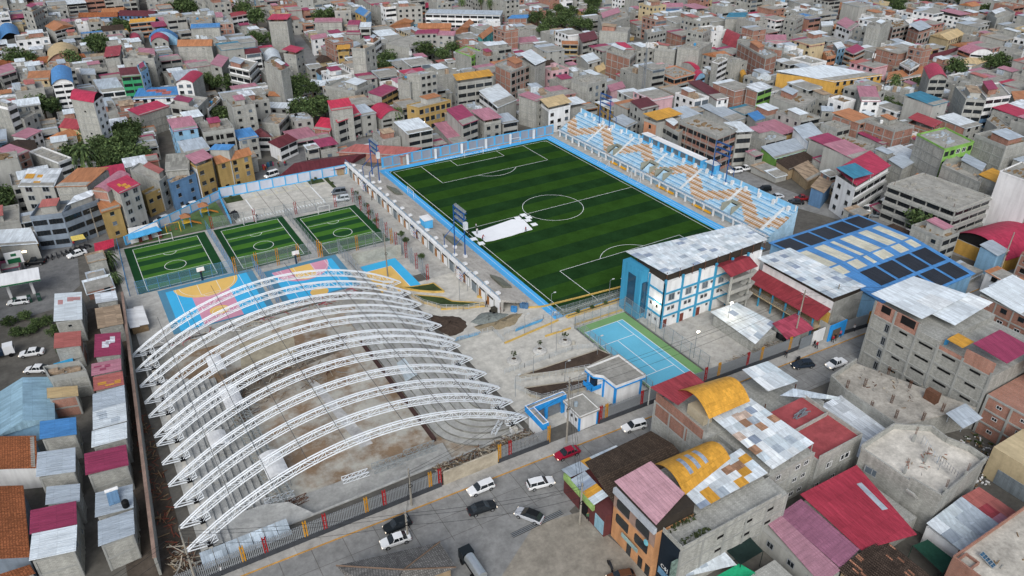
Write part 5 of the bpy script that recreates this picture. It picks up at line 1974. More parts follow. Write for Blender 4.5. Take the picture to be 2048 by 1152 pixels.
# stair tower with red gabled roof between the wings
t = thing('stair_tower', 'open stair landing with red gabled roof between the school wings', 'stairs', (5,-68.5,0))
q = MB()
q.hexa([(-.4,-71.6,11.2),(8.6,-71.0,11.2),(8.6,-68.2,12.4),(-.6,-68.4,12.4)],[(-.4,-71.6,11.3),(8.6,-71.0,11.3),(8.6,-68.2,12.5),(-.6,-68.4,12.5)])
q.hexa([(-.6,-68.4,12.4),(8.6,-68.2,12.4),(8.4,-66.0,11.7),(-.6,-66.2,11.7)],[(-.6,-68.4,12.5),(8.6,-68.2,12.5),(8.4,-66.0,11.8),(-.6,-66.2,11.8)])
q.build('gable_roof', mat('maroon_sheet', '#8c3a42'), t)
for x, y in ((1.0,-70.6),(7.6,-70.2),(8.8,-67.2)):
 q = MB()
 q.box(x - .2, y - .2,0, x + .2, y + .2,11.3)
 q.build('column', PLAST, t)
for z in (3,6,9):
 q = MB()
 q.box(1.2,-70.9, z - .2,7.8,-67.1, z)
 q.box(1.2,-70.95, z, 7.8,-70.85, z + .9)
 q.build('landing', PLAST, t)
for k, z in enumerate((0,3,6)):
 q = MB()
 q.hexa([(6.4,-69.8, z),(10.2,-69.8, z + 2.8),(10.2,-68.6, z + 2.8),(6.4,-68.6, z)],[(6.4,-69.8, z + .3),(10.2,-69.8, z + 3.1),(10.2,-68.6, z + 3.1),(6.4,-68.6, z + .3)])
 q.build('stair_flight', PLAST, t)
# yard shelter and kiosk
t = thing('yard_shelter', 'low shelter roofed with pale and grey sheets in the school yard', 'shelter', (0,-77,0))
patched(t, [(-5.2,-85.2),(4.4,-82.0),(3.2,-71.4),(-4.5,-70.9)],[3.0,3.3,3.4,3.1],5,6, METS5, seed=9)
q = MB()
q.box(-4.4,-84,0,2.6,-72,2.6)
q.build('wall', BLOCK, t)
t = thing('guard_kiosk', 'small kiosk with worn dark pink roof inside the school gate', 'kiosk', (6.5,-85,0))
q = MB()
q.hexa([(1.6,-87.7,3.2),(9.9,-87.8,3.2),(11.2,-81.9,3.7),(3.1,-82.1,3.7)],[(1.6,-87.7,3.3),(9.9,-87.8,3.3),(11.2,-81.9,3.8),(3.1,-82.1,3.8)])
q.build('roof', mat('worn_pink_sheet', '#9c4658', 'patch'), t)
q = MB()
q.box(3.2,-87.0,0,9.6,-82.8,3.2)
q.build('wall', PLAST, t)
q = MB()
q.box(3.12,-86.4, .9,3.2,-83.6,2.4)
q.build('window', GLASS, t)
# school gates on the street
t = thing('school_gate', 'grey school gate, white panel and blue doorway on the street', 'gate', (10,-88.6,0))
for x0, x1, h_, m in ((4.8,8.4,3.0, mat('gate_grey', '#6f757a')),(8.7,12.4,3.4, WHITE)):
 q = MB()
 q.box(x0,-88.9, .14, x1,-88.7, h_)
 q.build('gate_panel', m, t)
q = MB()
q.box(12.6,-90.0, .1,18.0,-89.7,4.2,0)
q.box(12.6,-89.7, .1,12.9,-87.0,4.2,1)
q.box(17.7,-89.7, .1,18.0,-87.0,4.2,1)
q.build('portal', [BRB, PLAST], t)
q = MB()
q.box(13.6,-90.06, .14,16.2,-90.0,2.9)
q.build('door', mat('gate_brown', '#5d554c'), t)
# hall with blue roof, black collector fields and white skylight strips
t = thing('blue_roof_hall', 'wide hall with blue metal roof, black panels and cream skylight strips', 'hall', (42,-76,0))
HC = [(26.4,-94.4),(57.6,-94.4),(61.6,-58.3),(27.4,-57.9)]
def HP(u, v, dz=0.0):
 p = lerp(lerp(HC[0], HC[1], u), lerp(HC[3], HC[2], u), v)
 return (*p, 6.6 + 1.3 * (1 - abs(2 * v - 1)) + dz)
q = MB()
q.prism(inset(HC, .5),0,6.4)
q.build('wall', mat('hall_wall', '#7fa9c9', 'wall'), t)
BLR = mat('blue_roof_sheet', '#4d86bf', 'sheet', rough=.45)
for (v0, v1) in ((0, .5),(.5,1)):
 q = MB()
 q.hexa([HP(0, v0,-.15), HP(1, v0,-.15), HP(1, v1,-.15), HP(0, v1,-.15)],[HP(0, v0), HP(1, v0), HP(1, v1), HP(0, v1)])
 q.build('roof_slope', BLR, t)
BPN = mat('black_panel', '#2a2e36', 'sheet', rough=.4, rnd=.04)
CSK = mat('cream_skylight', '#c8c6b4', 'sheet', rough=.4, rnd=.03)
def roof_field(u0, v0, u1, v1, m, nm):
 q = MB()
 q.hexa([HP(u0, v0, .02), HP(u1, v0, .02), HP(u1, v1, .02), HP(u0, v1, .02)],[HP(u0, v0, .06), HP(u1, v0, .06), HP(u1, v1, .06), HP(u0, v1, .06)])
 q.build(nm, m, t)
for k in range(5):
 roof_field(.02 + k * .196, .80, .19 + k * .196, .97, BPN, 'black_panel')
for k in range(4):
 roof_field(.18 + k * .2, .20, .35 + k * .2, .37, BPN, 'black_panel')
 roof_field(.18 + k * .2, .02, .35 + k * .2, .17, BPN, 'black_panel')
for u0, u1 in ((.03, .12),(.2, .31),(.38, .42),(.49, .62),(.70, .80),(.87, .95)):
 roof_field(u0, .51, u1, .765, CSK, 'skylight_strip')
 roof_field(u0, .40, u1, .49, CSK, 'skylight_strip')
# ---------------------------------------------------------------- big block house at the right
t = thing('block_apartment_house', 'large grey block apartment house with slit windows and white sheet roofs', 'apartment house', (20,-112,0))
q = MB()
q.box(12.4,-123,0,31,-98.1,12.2)
q.box(12.4,-112.4,12.2,31,-98.1,13.6)
q.build('wall', BLOCK, t)
q = MB()
q.box(12.35,-108,12.2,12.55,-98.2,15.2)
q.box(12.35,-122.8,12.2,12.55,-117.4,15.0)
q.box(12.3,-117.4,12.2,12.5,-112.6,13.0)
q.build('brick_infill', BRICK, t)
q = MB()
for y in (-98.3,-102.9,-108,-112.5,-117.4,-122.8):
 q.box(12.2, y - .22,0,12.5, y + .22,15.2 if y > -110 else 13)
for z in (3.0,6.05,9.1,12.15):
 q.box(12.22,-123, z - .2,12.45,-98.1, z + .12)
q.build('concrete_frame', FRAME, t)
sl = MB()
sl.box(-.5,0,0, .5, .04,1)
slm = sl.mesh('slit_window', DARK)
for i, y0 in enumerate((-98.3,-102.9,-108,-112.5,-117.4)):
 y1 = (-102.9,-108,-112.5,-117.4,-122.8)[i]
 for j in range(4):
  z = 3.05 * j
  if i == 0:
   place('window', WINM['alu'], t, frame_mat((12.38, y1 + .9, z + .5),(0,-1), .9,1.2,2.0))
  else:
   w = (1.7,2.8,2.6,2.0)[i - 1]
   place('slit_window', slm, t, frame_mat((12.36,(y0 + y1) / 2, z + 2.1),(0,-1), w, 1, .42))
for (y0, y1, z0, z1) in ((-101.8,-99.8,13.6,15.1),(-107.2,-104.2,13.4,15.1)):
 q = MB()
 q.box(12.28, y0, z0,12.36, y1, z1)
 q.build('window_opening', DARK, t)
WR = [RC['w'], RC['w'], METS[4]]
patched(t, [(13.6,-107.4),(29.5,-107.0),(26.5,-96.6),(13.2,-96.3)],[15.5,15.9,16.0,15.6],3,2, WR, 'roof_sheet', seed=2)
patched(t, [(17.9,-111.6),(31.8,-110.8),(31.2,-106.0),(17.6,-105.6)],[15.0,15.4,15.4,15.1],3,1, WR + [METS[1]], 'roof_sheet', seed=4)
q = MB()
q.hexa([(13.5,-124.0,15.4),(22,-124,15.6),(22,-117.6,16),(13.5,-117.6,15.9)],[(13.5,-124.0,15.5),(22,-124,15.7),(22,-117.6,16.1),(13.5,-117.6,16.0)])
q.build('magenta_roof', RC['m'], t)
q = MB()
q.hexa([(12.6,-116.6,14.6),(16.2,-116.6,14.7),(16.2,-113.4,14.8),(12.6,-113.4,14.7)],[(12.6,-116.6,14.66),(16.2,-116.6,14.76),(16.2,-113.4,14.86),(12.6,-113.4,14.76)])
q.build('orange_awning', RC['y'], t)
q = MB()
q.box(20,-130,12.4,32,-124.4,15.2)
q.build('rear_house', WHITE, t)
for k, (x, y) in enumerate(((16.2,-110.6),(18.4,-111.4),(15.0,-112.0))):
 q = MB()
 q.lathe((x, y, 12.2),[(.75,0),(.8,1.0),(.6,1.25),(.25,1.35)],14)
 tag(q.build('water_tank', [mat('tank_cream', '#b5ab95'), mat('tank_cream', '#b5ab95'), mat('tank_blue', '#3f86b5')][k], loc=(x, y, 12.2)),['cream water tank nearest the street on the block house', 'cream water tank under the white sheet roof', 'small blue water tank beside the orange awning'][k], 'water tank')
t = thing('brick_house', 'brick and block house at the right edge below the crimson roof', 'house', (18,-130,0))
q = MB()
q.box(12.4,-150,0,30,-123.4,8.6)
q.build('wall', BRICK, t)
q = MB()
for y in (-123.6,-128,-132.5,-137,-141.5):
 q.box(12.2, y - .2,0,12.5, y + .2,8.6)
for z in (2.8,5.6,8.5):
 q.box(12.22,-150, z - .2,12.48,-123.4, z + .12)
q.build('concrete_frame', FRAME, t)
for y in (-126,-130.3,-134.6):
 for z in (1.2,4.2,6.9):
  place('window', WINM['white'], t, frame_mat((12.38, y, z),(0,-1),1.0,1.2, .7))
# unfinished slab in front of it
t = thing('unfinished_house', 'unfinished house with bare cement roof slab and rusty column bars', 'house', (-3,-110,0))
q = MB()
SL = [(-4.19,-103.19),(4.68,-102.05),(12.1,-122.6),(-5.83,-118.07),(-5.40,-107.61)]
q.prism(SL, 0,4.8)
q.build('wall', BLOCK, t)
q = MB()
q.prism(SL, 4.8,5.02)
q.build('roof_slab', mat('cement_slab', '#a8a49b', 'stain', var=.28), t)
q = MB()
for i in (0,3,4):
 q.wall(SL[i], SL[(i + 1) % 5],5.02,6.1, .3)
q.build('parapet', BLOCK, t)
for k, p in enumerate(((-0.38,-107.94),(-0.25,-113.68),(0.24,-119.72),(-3.60,-106.48),(7.02,-107.76),(6.71,-112.61),(5.53,-120.04),(-5.12,-112.88),(-3.33,-116.79))):
 q = MB()
 for a_ in range(6):
  q.bar((p[0] + .2 * math.cos(a_), p[1] + .2 * math.sin(a_),5.0),(p[0] + .24 * math.cos(a_ + .2), p[1] + .24 * math.sin(a_ + .2),6.9), .035,4)
 for z in (5.3,5.7,6.1,6.5):
  q.bar((p[0] - .22, p[1], z),(p[0] + .22, p[1], z), .03)
 q.build('column_bars', RUST, t)
q = MB()
p = (6.75,-116.99)
q.box(p[0] - .6, p[1] - 1.2,5.0, p[0] + .6, p[1] + 1.2,7.2)
tag(q.build('rebar_bundle', RUST, loc=(*p, 5)), 'tall rusty bundle of steel bars on the bare slab', 'steel bars')
q = MB()
p = (5.84,-123.62)
q.hexa([(p[0] - 3, p[1] - 1.8,6.2),(p[0] + 2.6, p[1] - 2,6.3),(p[0] + 3, p[1] + 1.7,6.9),(p[0] - 2.6, p[1] + 1.9,6.8)],[(p[0] - 3, p[1] - 1.8,6.25),(p[0] + 2.6, p[1] - 2,6.35),(p[0] + 3, p[1] + 1.7,6.95),(p[0] - 2.6, p[1] + 1.9,6.85)])
for u, v in ((-2.6,-1.4),(2.3,-1.5),(2.5,1.3),(-2.2,1.4)):
 q.bar((p[0] + u, p[1] + v, 5),(p[0] + u, p[1] + v, 6.4), .06)
tag(q.build('sheet_shelter', RC['z'], loc=(*p, 5)), 'grey sheet shelter at the end of the bare slab', 'shelter')
# ---------------------------------------------------------------- block between front street and side street
def house(name, label, box, h, mats, cat='house'):
 x0, y0, x1, y1 = box
 t = thing(name, label, cat, ((x0 + x1) / 2,(y0 + y1) / 2,0))
 q = MB()
 q.box(x0, y0,0, x1, y1, h)
 q.build('wall', mats, t)
 return t
def frame_on(t, box, h, fl, faces='SW', step=4.2):
 x0, y0, x1, y1 = box
 q = MB()
 if 'S' in faces:
  n = max(1, round((x1 - x0) / step))
  for i in range(n + 1):
   x = x0 + (x1 - x0) * i / n
   q.box(x - .2, y0 - .07,0, x + .2, y0 + .05, h)
  for j in range(1, fl + 1):
   q.box(x0, y0 - .06, h * j / fl - .32, x1, y0 + .04, h * j / fl - .02)
 if 'W' in faces:
  n = max(1, round((y1 - y0) / step))
  for i in range(n + 1):
   y = y0 + (y1 - y0) * i / n
   q.box(x0 - .07, y - .2,0, x0 + .05, y + .2, h)
  for j in range(1, fl + 1):
   q.box(x0 - .06, y0, h * j / fl - .32, x0 + .04, y1, h * j / fl - .02)
 q.build('concrete_frame', FRAME, t)
def flat_sheet(t, C, z, m, name='roof_sheet', th=.07):
 q = MB()
 q.hexa([(*C[i], z[i] - th) for i in range(4)],[(*C[i], z[i]) for i in range(4)])
 q.build(name, m, t)
 if name != 'skylight_strip' and 'tile' not in name:
  ribs(t, C, z, m, .5)
# brick and block house with red sheet and orange vault
t = house('brick_vault_house', 'brick and block house with red sheet roof and orange barrel roof on the street', (-41.5,-106.5,-31.0,-94.6),9.4, BLOCK)
frame_on(t, (-41.5,-106.5,-31.0,-94.6),9.4,3, 'SW')
q = MB()
q.box(-41.54,-106.3,9.4,-41.3,-94.7,11.2)
q.build('brick_parapet', BRICK, t)
q = MB()
q.box(-41.56,-103,6.4,-41.48,-95,9.0)
q.build('brick_infill', BRICK, t)
flat_sheet(t, [(-41.90,-100.48),(-33.97,-99.03),(-33.98,-94.73),(-43.01,-94.47)],[12.7,13,13.2,12.9], RC['r'], 'red_roof')
VC = [(-39.63,-105.58),(-30.26,-105.73),(-30.41,-98.43),(-39.52,-97.16)]
vault(t, VC, 12.4,2.3, RC['y'], 'L', None, 'orange_vault', 14)
q = MB()
for p in VC[:1] + VC[3:]:
 q.bar((*p, 9.4),(*p, 12.4), .12)
q.bar((*(-43.06,-94.53),9),(*(-43.06,-94.53),12.9), .12)
q.build('roof_post', FRAME, t)
q = MB()
q.box(-39.0,-104.0,9.4,-37.0,-100.0,11.4)
q.build('laundry_tank', mat('tank_cream', '#b5ab95'), t)
# patched metal roof house
PB = (-37.8,-117.8,-27.4,-106.5)
t = house('patched_roof_house', 'block house with patched white and rusty metal roof beside the red terrace', PB, 8.9, BLOCK)
frame_on(t, PB, 8.9,3, 'SW')
RUSTS = METS5 + [mat('rusty_sheet', '#94745e', 'patch'), mat('pale_rust_sheet', '#b9a79a', 'patch'), METS[0]]
patched(t, [(-37.69,-118.00),(-27.32,-117.30),(-28.59,-104.38),(-37.85,-104.06)],[10.4,10.5,11.4,11.3],6,8, RUSTS, seed=12)
q = MB()
for x in (-37.4,-32.5,-27.8):
 q.bar((x, -117.4,8.9),(x, -117.4,10.5), .09)
q.build('roof_post', FRAME, t)
for x in (-35.5,-31,-29):
 for z in (1.0,4.2,7.0):
  place('window', WINM['white'], t, frame_mat((x, -117.82, z),(1,0),1.1,1.2,1.0))
# red terrace house
RB = (-29.2,-118.8,-16.6,-106.2)
t = house('red_terrace_house', 'block house with worn red painted roof terrace', (RB[0] + 2, RB[1], RB[2], RB[3]),7.9, BLOCK)
frame_on(t, (RB[0] + 2, RB[1], RB[2], RB[3]),7.9,2, 'SW')
q = MB()
q.box(RB[0] + 2.1, RB[1] + .1,7.9, RB[2] - .1, RB[3] - .1,8.0)
q.build('terrace_floor', mat('red_terrace', '#9a4d50', 'stain', var=.15), t)
q = MB()
for a, b in (((RB[0] + 2, RB[1]),(RB[2], RB[1])),((RB[2], RB[1]),(RB[2], RB[3])),((-17.0,-112),(-27,-112.3))):
 q.wall(a, b, 7.9,8.8, .18)
q.build('parapet', BLOCK, t)
for x, w in ((-24,1.4),(-20,2.4)):
 place('window', WINM['white'], t, frame_mat((x, -118.82,4.8),(1,0), w, 1.2,1.3))
 place('window', WINM['white'], t, frame_mat((x - 2,-118.82,1.4),(1,0),1.2,1.2, .9))
q = MB()
rr = random.Random(4)
for i in range(7):
 q.bar((-22 + rr.uniform(-1,1),-109.5 + rr.uniform(-.6, .6),8.1 + .06 * i),(-19.5 + rr.uniform(-1,1),-109.5 + rr.uniform(-.8, .8),8.1 + .06 * i), .12,4)
tag(q.build('metal_bundle', STEEL, loc=(-21,-109.5,8)), 'bundle of white metal profiles lying on the red terrace', 'metal bundle')
# sheet roofs on posts behind the terrace
t = thing('sheet_canopy', 'white sheet canopy on posts beside the street, above a flat roof', 'canopy', (-19,-99,0))
patched(t, [(-21.35,-102.38),(-14.13,-103.01),(-14.74,-96.14),(-21.25,-95.74)],[8.6,8.5,9.0,9.2],4,2,[METS[0], METS[4], METS[1]], seed=6)
q = MB()
q.box(-25.5,-105.9,0,-12.5,-95.8,5.6)
q.build('wall', BLOCK, t)
q = MB()
for x, y in ((-24.6,-104.8),(-15.4,-103.6),(-15.6,-97.5),(-24.4,-97.2)):
 q.bar((x, y, 5.6),(x, y, 8.7), .1)
q.build('roof_post', RUST, t)
t = thing('sheet_lean_to', 'bent grey sheets on poles at the edge of the red terrace', 'canopy', (-15.5,-108,0))
patched(t, [(-20.46,-104.38),(-11.55,-110.71),(-12.16,-110.25),(-17.43,-104.60)],[8.6,8.3,9.0,9.2],4,1,[METS[2], METS[3], METS[1]], seed=8)
q = MB()
q.prism([(-20,-108.5),(-13,-108.5),(-13,-106.2),(-20,-106.2)],0,7.0)
q.build('wall', BLOCK, t)
# market corner house, dark tiles with metal sheet edge
MK = (-62.4,-108.2,-44.2,-97.0)
t = house('corner_shop_house', 'low corner shop with dark tiled roof edged in zinc and orange sheets', MK, 4.6,[mat('maroon_shop', '#5c3637', 'wall')], 'shop')
DT = mat('dark_tile', '#564a40', 'tile', var=.15)
flat_sheet(t, [(-60.2,-108.1),(-44.0,-108.1),(-44.0,-102.6),(-60.0,-102.6)],[5.2,5.2,6.6,6.6], DT, 'tiled_slope')
flat_sheet(t, [(-60.0,-102.6),(-44.0,-102.6),(-44.0,-97.0),(-58.6,-97.4)],[6.6,6.6,5.3,5.3], DT, 'tiled_slope')
ZS = [METS[2], METS[3], RC['y'], METS[2], METS[1], RC['y']]
for k in range(6):
 x0 = -62.8 + k * 1.9
 q = MB()
 q.hexa([(x0,-99.2,5.45),(x0 + 1.9,-99.2,5.45),(x0 + 1.9,-96.6,5.0),(x0,-96.6,5.0)],[(x0,-99.2,5.52),(x0 + 1.9,-99.2,5.52),(x0 + 1.9,-96.6,5.07),(x0,-96.6,5.07)])
 q.build('edge_sheet', [METS[2], METS[2], RC['y'], METS[1], METS[2], METS[0]][k], t)
for k in range(4):
 y0 = -99.3 - k * 1.6
 q = MB()
 q.hexa([(-62.8, y0 - 1.6,5.0),(-60.0, y0 - 1.6,5.5),(-60.0, y0,5.5),(-62.8, y0,5.0)],[(-62.8, y0 - 1.6,5.07),(-60.0, y0 - 1.6,5.57),(-60.0, y0,5.57),(-62.8, y0,5.07)])
 q.build('edge_sheet', [METS[2], METS[3], RC['y'], METS[1]][k], t)
q = MB()
q.box(-62.9,-105.6,3.6,-62.5,-97.4,4.9)
q.build('green_fascia_board', mat('green_sign', '#8fae6a', 'stain', var=.3, rnd=0), t)
q = MB()
q.box(-62.5,-108.0, .3,-62.38,-105.8,3.2)
q.build('shutter', mat('pale_blue_shutter', '#8fb5c6', 'sheet'), t)
q = MB()
q.box(-62.46,-103.8,0,-62.36,-101.6,2.6)
q.build('shop_opening', DARK, t)
t2 = place('ridge', MB().mesh('e', DT), t, Matrix()) if False else None
# salmon house with rounded windows
OB = (-61.2,-118.0,-54.0,-108.5)
t = thing('salmon_house', 'salmon house with rounded dark windows and ribbed pink roof on the side street', 'house', (-57.5,-113,0))
q = MB()
q.box(*OB[:2],0, OB[2], OB[3],9.6)
q.build('wall', mat('salmon_wall', '#b98a63', 'wall', rnd=0), t)
q = MB()
q.box(OB[0] - .06, OB[1],6.7, OB[0] + .02, OB[3],9.6)
q.build('upper_facing', mat('taupe_facing', '#937d72', 'wall', rnd=0), t)
q = MB()
q.box(OB[0] - .45, OB[1],9.6, OB[0] + .1, OB[3],10.6)
q.build('balcony_band', mat('grey_band', '#a9b0b8', 'wall'), t)
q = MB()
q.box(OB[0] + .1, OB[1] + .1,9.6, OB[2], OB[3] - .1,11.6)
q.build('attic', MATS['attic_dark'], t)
flat_sheet(t, [(-61.70,-118.30),(-54.25,-115.98),(-54.37,-108.33),(-61.65,-108.63)],[12.0,12.2,12.4,12.1], mat('ribbed_pink', '#b9929b', 'sheet', rough=.5), 'ribbed_roof')
def round_win(w, h, r=.45):
 q = MB()
 pts = []
 for (cx, cz, a0) in ((w / 2 - r * .3, r * .3,-90),(w / 2 - r * .3, h - r * .3,0),(-w / 2 + r, h - r, 90),(-w / 2 + r, r, 180)):
  rad = r if cx < 0 else r * .3
  for k in range(5):
   a_ = R(a0 + k * 22.5)
   pts.append((cx + rad * math.cos(a_), cz + rad * math.sin(a_)))
 n = len(pts)
 q.raw([(x, 0, z) for x, z in pts] + [(x, .06, z) for x, z in pts],[tuple(range(n, 2 * n))] + [(i, (i + 1) % n, n + (i + 1) % n, n + i) for i in range(n)])
 return q.mesh('rounded_window', GLASS)
rw = round_win(3.0,1.9)
for y in (-110.8,-115.3):
 place('window', rw, t, frame_mat((OB[0] - .07, y, 7.1),(0,-1)))
 place('window', rw, t, frame_mat((OB[0], y, 4.0),(0,-1)))
for y in (-112.9,-115.6,-117.3):
 q = MB()
 q.box(OB[0] - .05, y - .5,0, OB[0] + .03, y + .5,2.2)
 q.build('door', GLASS, t)
q = MB()
q.box(OB[0] - .5,-115.2,3.0, OB[0] - .35,-111.4,3.7)
tag(q.build('shop_sign', mat('pale_sign', '#8fa9a8', 'stain'), loc=(OB[0] - .4,-113.3,3)), 'pale blue hanging shop sign on the salmon house', 'sign')
q = MB()
q.lathe((0,0,0),[(.05,0),(.45, .12),(.5, .16)],16)
o = q.build('satellite_dish', mat('dish_blue', '#6fb0bd'))
o.matrix_local = Matrix.Translation((OB[0] - .45,-116.9,7.0)) @ Matrix.Rotation(R(-80),4, 'Y')
tag(o, 'small turquoise satellite dish on the salmon house wall', 'satellite dish')
# grey block house with black sign wall and roof garden
KB = (-60.0,-121.4,-40.2,-117.9)
t = house('block_house', 'long grey block house with black sign wall and potted plants on top', (-60.0,-122.0,-38.4,-118.05),9.2, BLOCK)
frame_on(t, (-60.0,-122.0,-38.4,-118.05),9.2,3, 'S')
q = MB()
q.box(-60.12,-121.9, .1,-60.0,-118.1,9.4)
q.build('sign_wall', mat('black_sign_wall', '#1c2630', var=.15, rnd=0), t)
q = MB()
q.wall((-60.0,-121.95),(-40,-121.95),9.2,10.0, .16)
q.wall((-59.95,-121.9),(-59.95,-118.1),9.2,10.3, .16)
q.build('parapet', BLOCK, t)
q = MB()
q.box(-60.16,-120.6,1.3,-60.12,-118.4,2.6)
q.build('sign_panel', mat('sign_blue', '#5f86a5', 'stain', var=.3), t)
text('sign_lettering', 'C&J', 1.0, Matrix.Translation((-60.15,-119.6,3.3)) @ Matrix(((0,0,-1,0),(-1,0,0,0),(0,1,0,0),(0,0,0,1))), WPAINT, t, .01)
q = MB()
q.box(-61.3,-122.0,1.0,-60.2,-121.75,7.6)
o = q.build('hanging_sign', mat('sign_board', '#6c7f78', 'stain', var=.5, scale=6, rnd=0), loc=(-60.7,-121.9,1))
tag(o, 'tall vertical sign board hanging from the black sign wall', 'sign')
q = MB()
rr = random.Random(11)
for i in range(160):
 c = Vector((rr.uniform(-59.4,-54), rr.uniform(-121.6,-120.9) if i % 2 else rr.uniform(-118.9,-118.2),9.5 + rr.random() * .7))
 d = Vector((rr.uniform(-1,1), rr.uniform(-1,1), rr.uniform(-1,1))) * .25
 e = Vector((rr.uniform(-1,1), rr.uniform(-1,1), rr.uniform(-1,1))) * .25
 q.poly([c - d, c + e, c + d, c - e])
tag(q.build('potted_plants', mat('sapling_leaf', '#39422a'), loc=(-57,-120,9.2)), 'green potted plants along the roof terrace of the grey block house', 'plants', kind='stuff')
for x in (-52,-46.5,-42):
 for z in (4.6,7.4):
  place('slit_window', slm, t, frame_mat((x, -122.02, z),(1,0),1.6,1, .5))
# orange vault and patched roof behind
t = thing('orange_vault_house', 'house with orange barrel roof and three grey skylight bands', 'house', (-47.5,-111.5,0))
q = MB()
q.box(-53.5,-118.0,0,-39.2,-108.3,9.4)
q.build('wall', BLOCK, t)
V2 = [(-53.73,-115.45),(-42.11,-113.27),(-43.42,-108.47),(-53.28,-108.08)]
vault(t, V2,11.0,1.7, RC['y'], 'L', None, 'orange_vault', 14)
q = MB()
for k in range(3):
 f0, f1 = .24 + k * .16, .31 + k * .16
 for i in range(4,11):
  P = lambda u, f: (*lerp(lerp(V2[3], V2[0], u), lerp(V2[2], V2[1], u), f),11.03 + 1.7 * (1 - (2 * u - 1) ** 2))
  q.poly([P(i / 14, f0), P((i + 1) / 14, f0), P((i + 1) / 14, f1), P(i / 14, f1)])
 q.build('skylight_band', METS[3], t)
 q = MB()
patched(t, [(-53.23,-118.46),(-39.09,-118.27),(-39.00,-112.35),(-53.25,-113.79)],[10.6,10.6,11.0,11.0],7,4, RUSTS + [RC['y'], RC['y']], 'roof_sheet', seed=21)
# red roofs and terraces at the lower right
t = house('red_roof_shed', 'wide bright red sheet roof with one pale skylight strip', (-33.2,-133,-20.4,-121.6),4.2, BLOCK)
flat_sheet(t, [(-33.8,-132.9),(-24.0,-135.3),(-19.9,-121.2),(-33.3,-120.9)],[4.7,4.7,5.3,5.3], mat('red_sheet', '#9c3a4a', 'sheet', rough=.5, rnd=0), 'red_roof')
flat_sheet(t, [(-24.6,-129.6),(-23.6,-129.9),(-22.6,-124.2),(-23.5,-124.0)],[5.0,5.0,5.22,5.22], METS[2], 'skylight_strip')
t = house('pink_roof_shed', 'ribbed pink sheet roof between the red roof and the outer pink one', (-38.2,-133,-33.6,-121.8),3.7, BLOCK)
flat_sheet(t, [(-38.7,-133.2),(-33.8,-132.6),(-33.4,-121.3),(-38.5,-121.5)],[4.2,4.6,4.7,4.3], mat('ribbed_rose', '#8f6177', 'sheet', rough=.5, rnd=0), 'pink_roof')
t = house('pink_roof_house', 'ribbed dusty pink roof over a grey house near the bottom edge', (-42.6,-133.4,-38.9,-121.0),3.6, PLAST)
flat_sheet(t, [(-43.2,-133.6),(-39.0,-133.5),(-38.5,-121.2),(-41.2,-120.6)],[4.0,4.3,4.4,4.1], mat('ribbed_dusty', '#a07886', 'sheet', rough=.5, rnd=0), 'pink_roof')
for y in (-124,-128,-131.5):
 place('window', WINM['alu'], t, frame_mat((-42.62, y, 1.5),(0,-1),1.3,1.2,1.2))
t = house('old_tiled_house', 'old house with mossy dark clay tile roof at the bottom edge', (-38.8,-146,-29.2,-133.6),3.6,[WC['a']])
TL = mat('mossy_tile', '#4b4039', 'tile', var=.3)
TLL = mat('pale_clay_tile', '#a0745f', 'tile', var=.2)
rr = random.Random(5)
nrow = 26
for i in range(nrow):
 for j in range(11):
  x = -39.2 + 10.4 * (i + .5) / nrow
  y = -133.2 - (j + .5) * 1.1
  z = 4.9 - abs(i - nrow * .55) * .05
  q = MB()
  w = 10.4 / nrow * .5
  q.raw([(x - w, y - .62, z),(x, y - .62, z + .13),(x + w, y - .62, z),(x - w, y + .6, z + .05),(x, y + .6, z + .18),(x + w, y + .6, z + .05)],[(0,1,4,3),(1,2,5,4),(0,2,1)])
  q.build('roof_tile', TLL if rr.random() < .07 else TL, t)
  if len(t.children) > 286:
   break
flat_sheet(t, [(-39.2,-146),(-28.9,-146),(-28.9,-133.2),(-39.2,-133.2)],[3.7,3.7,4.2,4.2], TL, 'roof_base')
# cement terrace with washing lines
t = thing('terrace_house', 'block house with pale cement roof terrace, washing lines and outside stair', 'house', (-11.5,-127,0))
TC = [(-19.16,-120.75),(-18.95,-129.48),(-18.34,-134.28),(-4.30,-133.02),(-4.13,-130.04),(-5.36,-126.84),(-4.93,-123.82),(-9.91,-120.11)]
q = MB()
q.prism(TC, 0,7.8)
q.build('wall', BLOCK, t)
q = MB()
q.prism(inset(TC, .1),7.8,7.95)
q.build('terrace_floor', mat('cement_floor', '#c1bdb4', 'stain', var=.2), t)
for i in range(8):
 q = MB()
 q.wall(TC[i], TC[(i + 1) % 8],7.9,9.1 if i else 8.5, .3)
 q.build('parapet', BLOCK, t)
for p in ((-17.91,-127.87),(-12.81,-127.94),(-16.84,-133.83),(-10.69,-133.46),(-9.94,-123.94)):
 q = MB()
 q.box(p[0] - .18, p[1] - .18,7.9, p[0] + .18, p[1] + .18,9.6,0)
 for a_ in range(4):
  q.bar((p[0] + .1 * math.cos(a_ * 1.57), p[1] + .1 * math.sin(a_ * 1.57),9.5),(p[0] + .15 * math.cos(a_ * 1.57), p[1] + .15 * math.sin(a_ * 1.57),11.2), .025,3,1)
 q.build('column', [FRAME, RUST], t)
place('window', WINM['pale'], t, frame_mat((*(-19.17,-123.60),4.6),(.19,-.98),2.6,1.2,1.4))
for k in range(9):
 q = MB()
 a_ = (-19.36,-129.92)
 q.box(a_[0] - 1.2 + k * .32, a_[1] - 1.5,4.9 + (8 - k) * .33, a_[0] - .88 + k * .32, a_[1] - .2,5.2 + (8 - k) * .33)
 q.build('stair_step', PLAST, t)
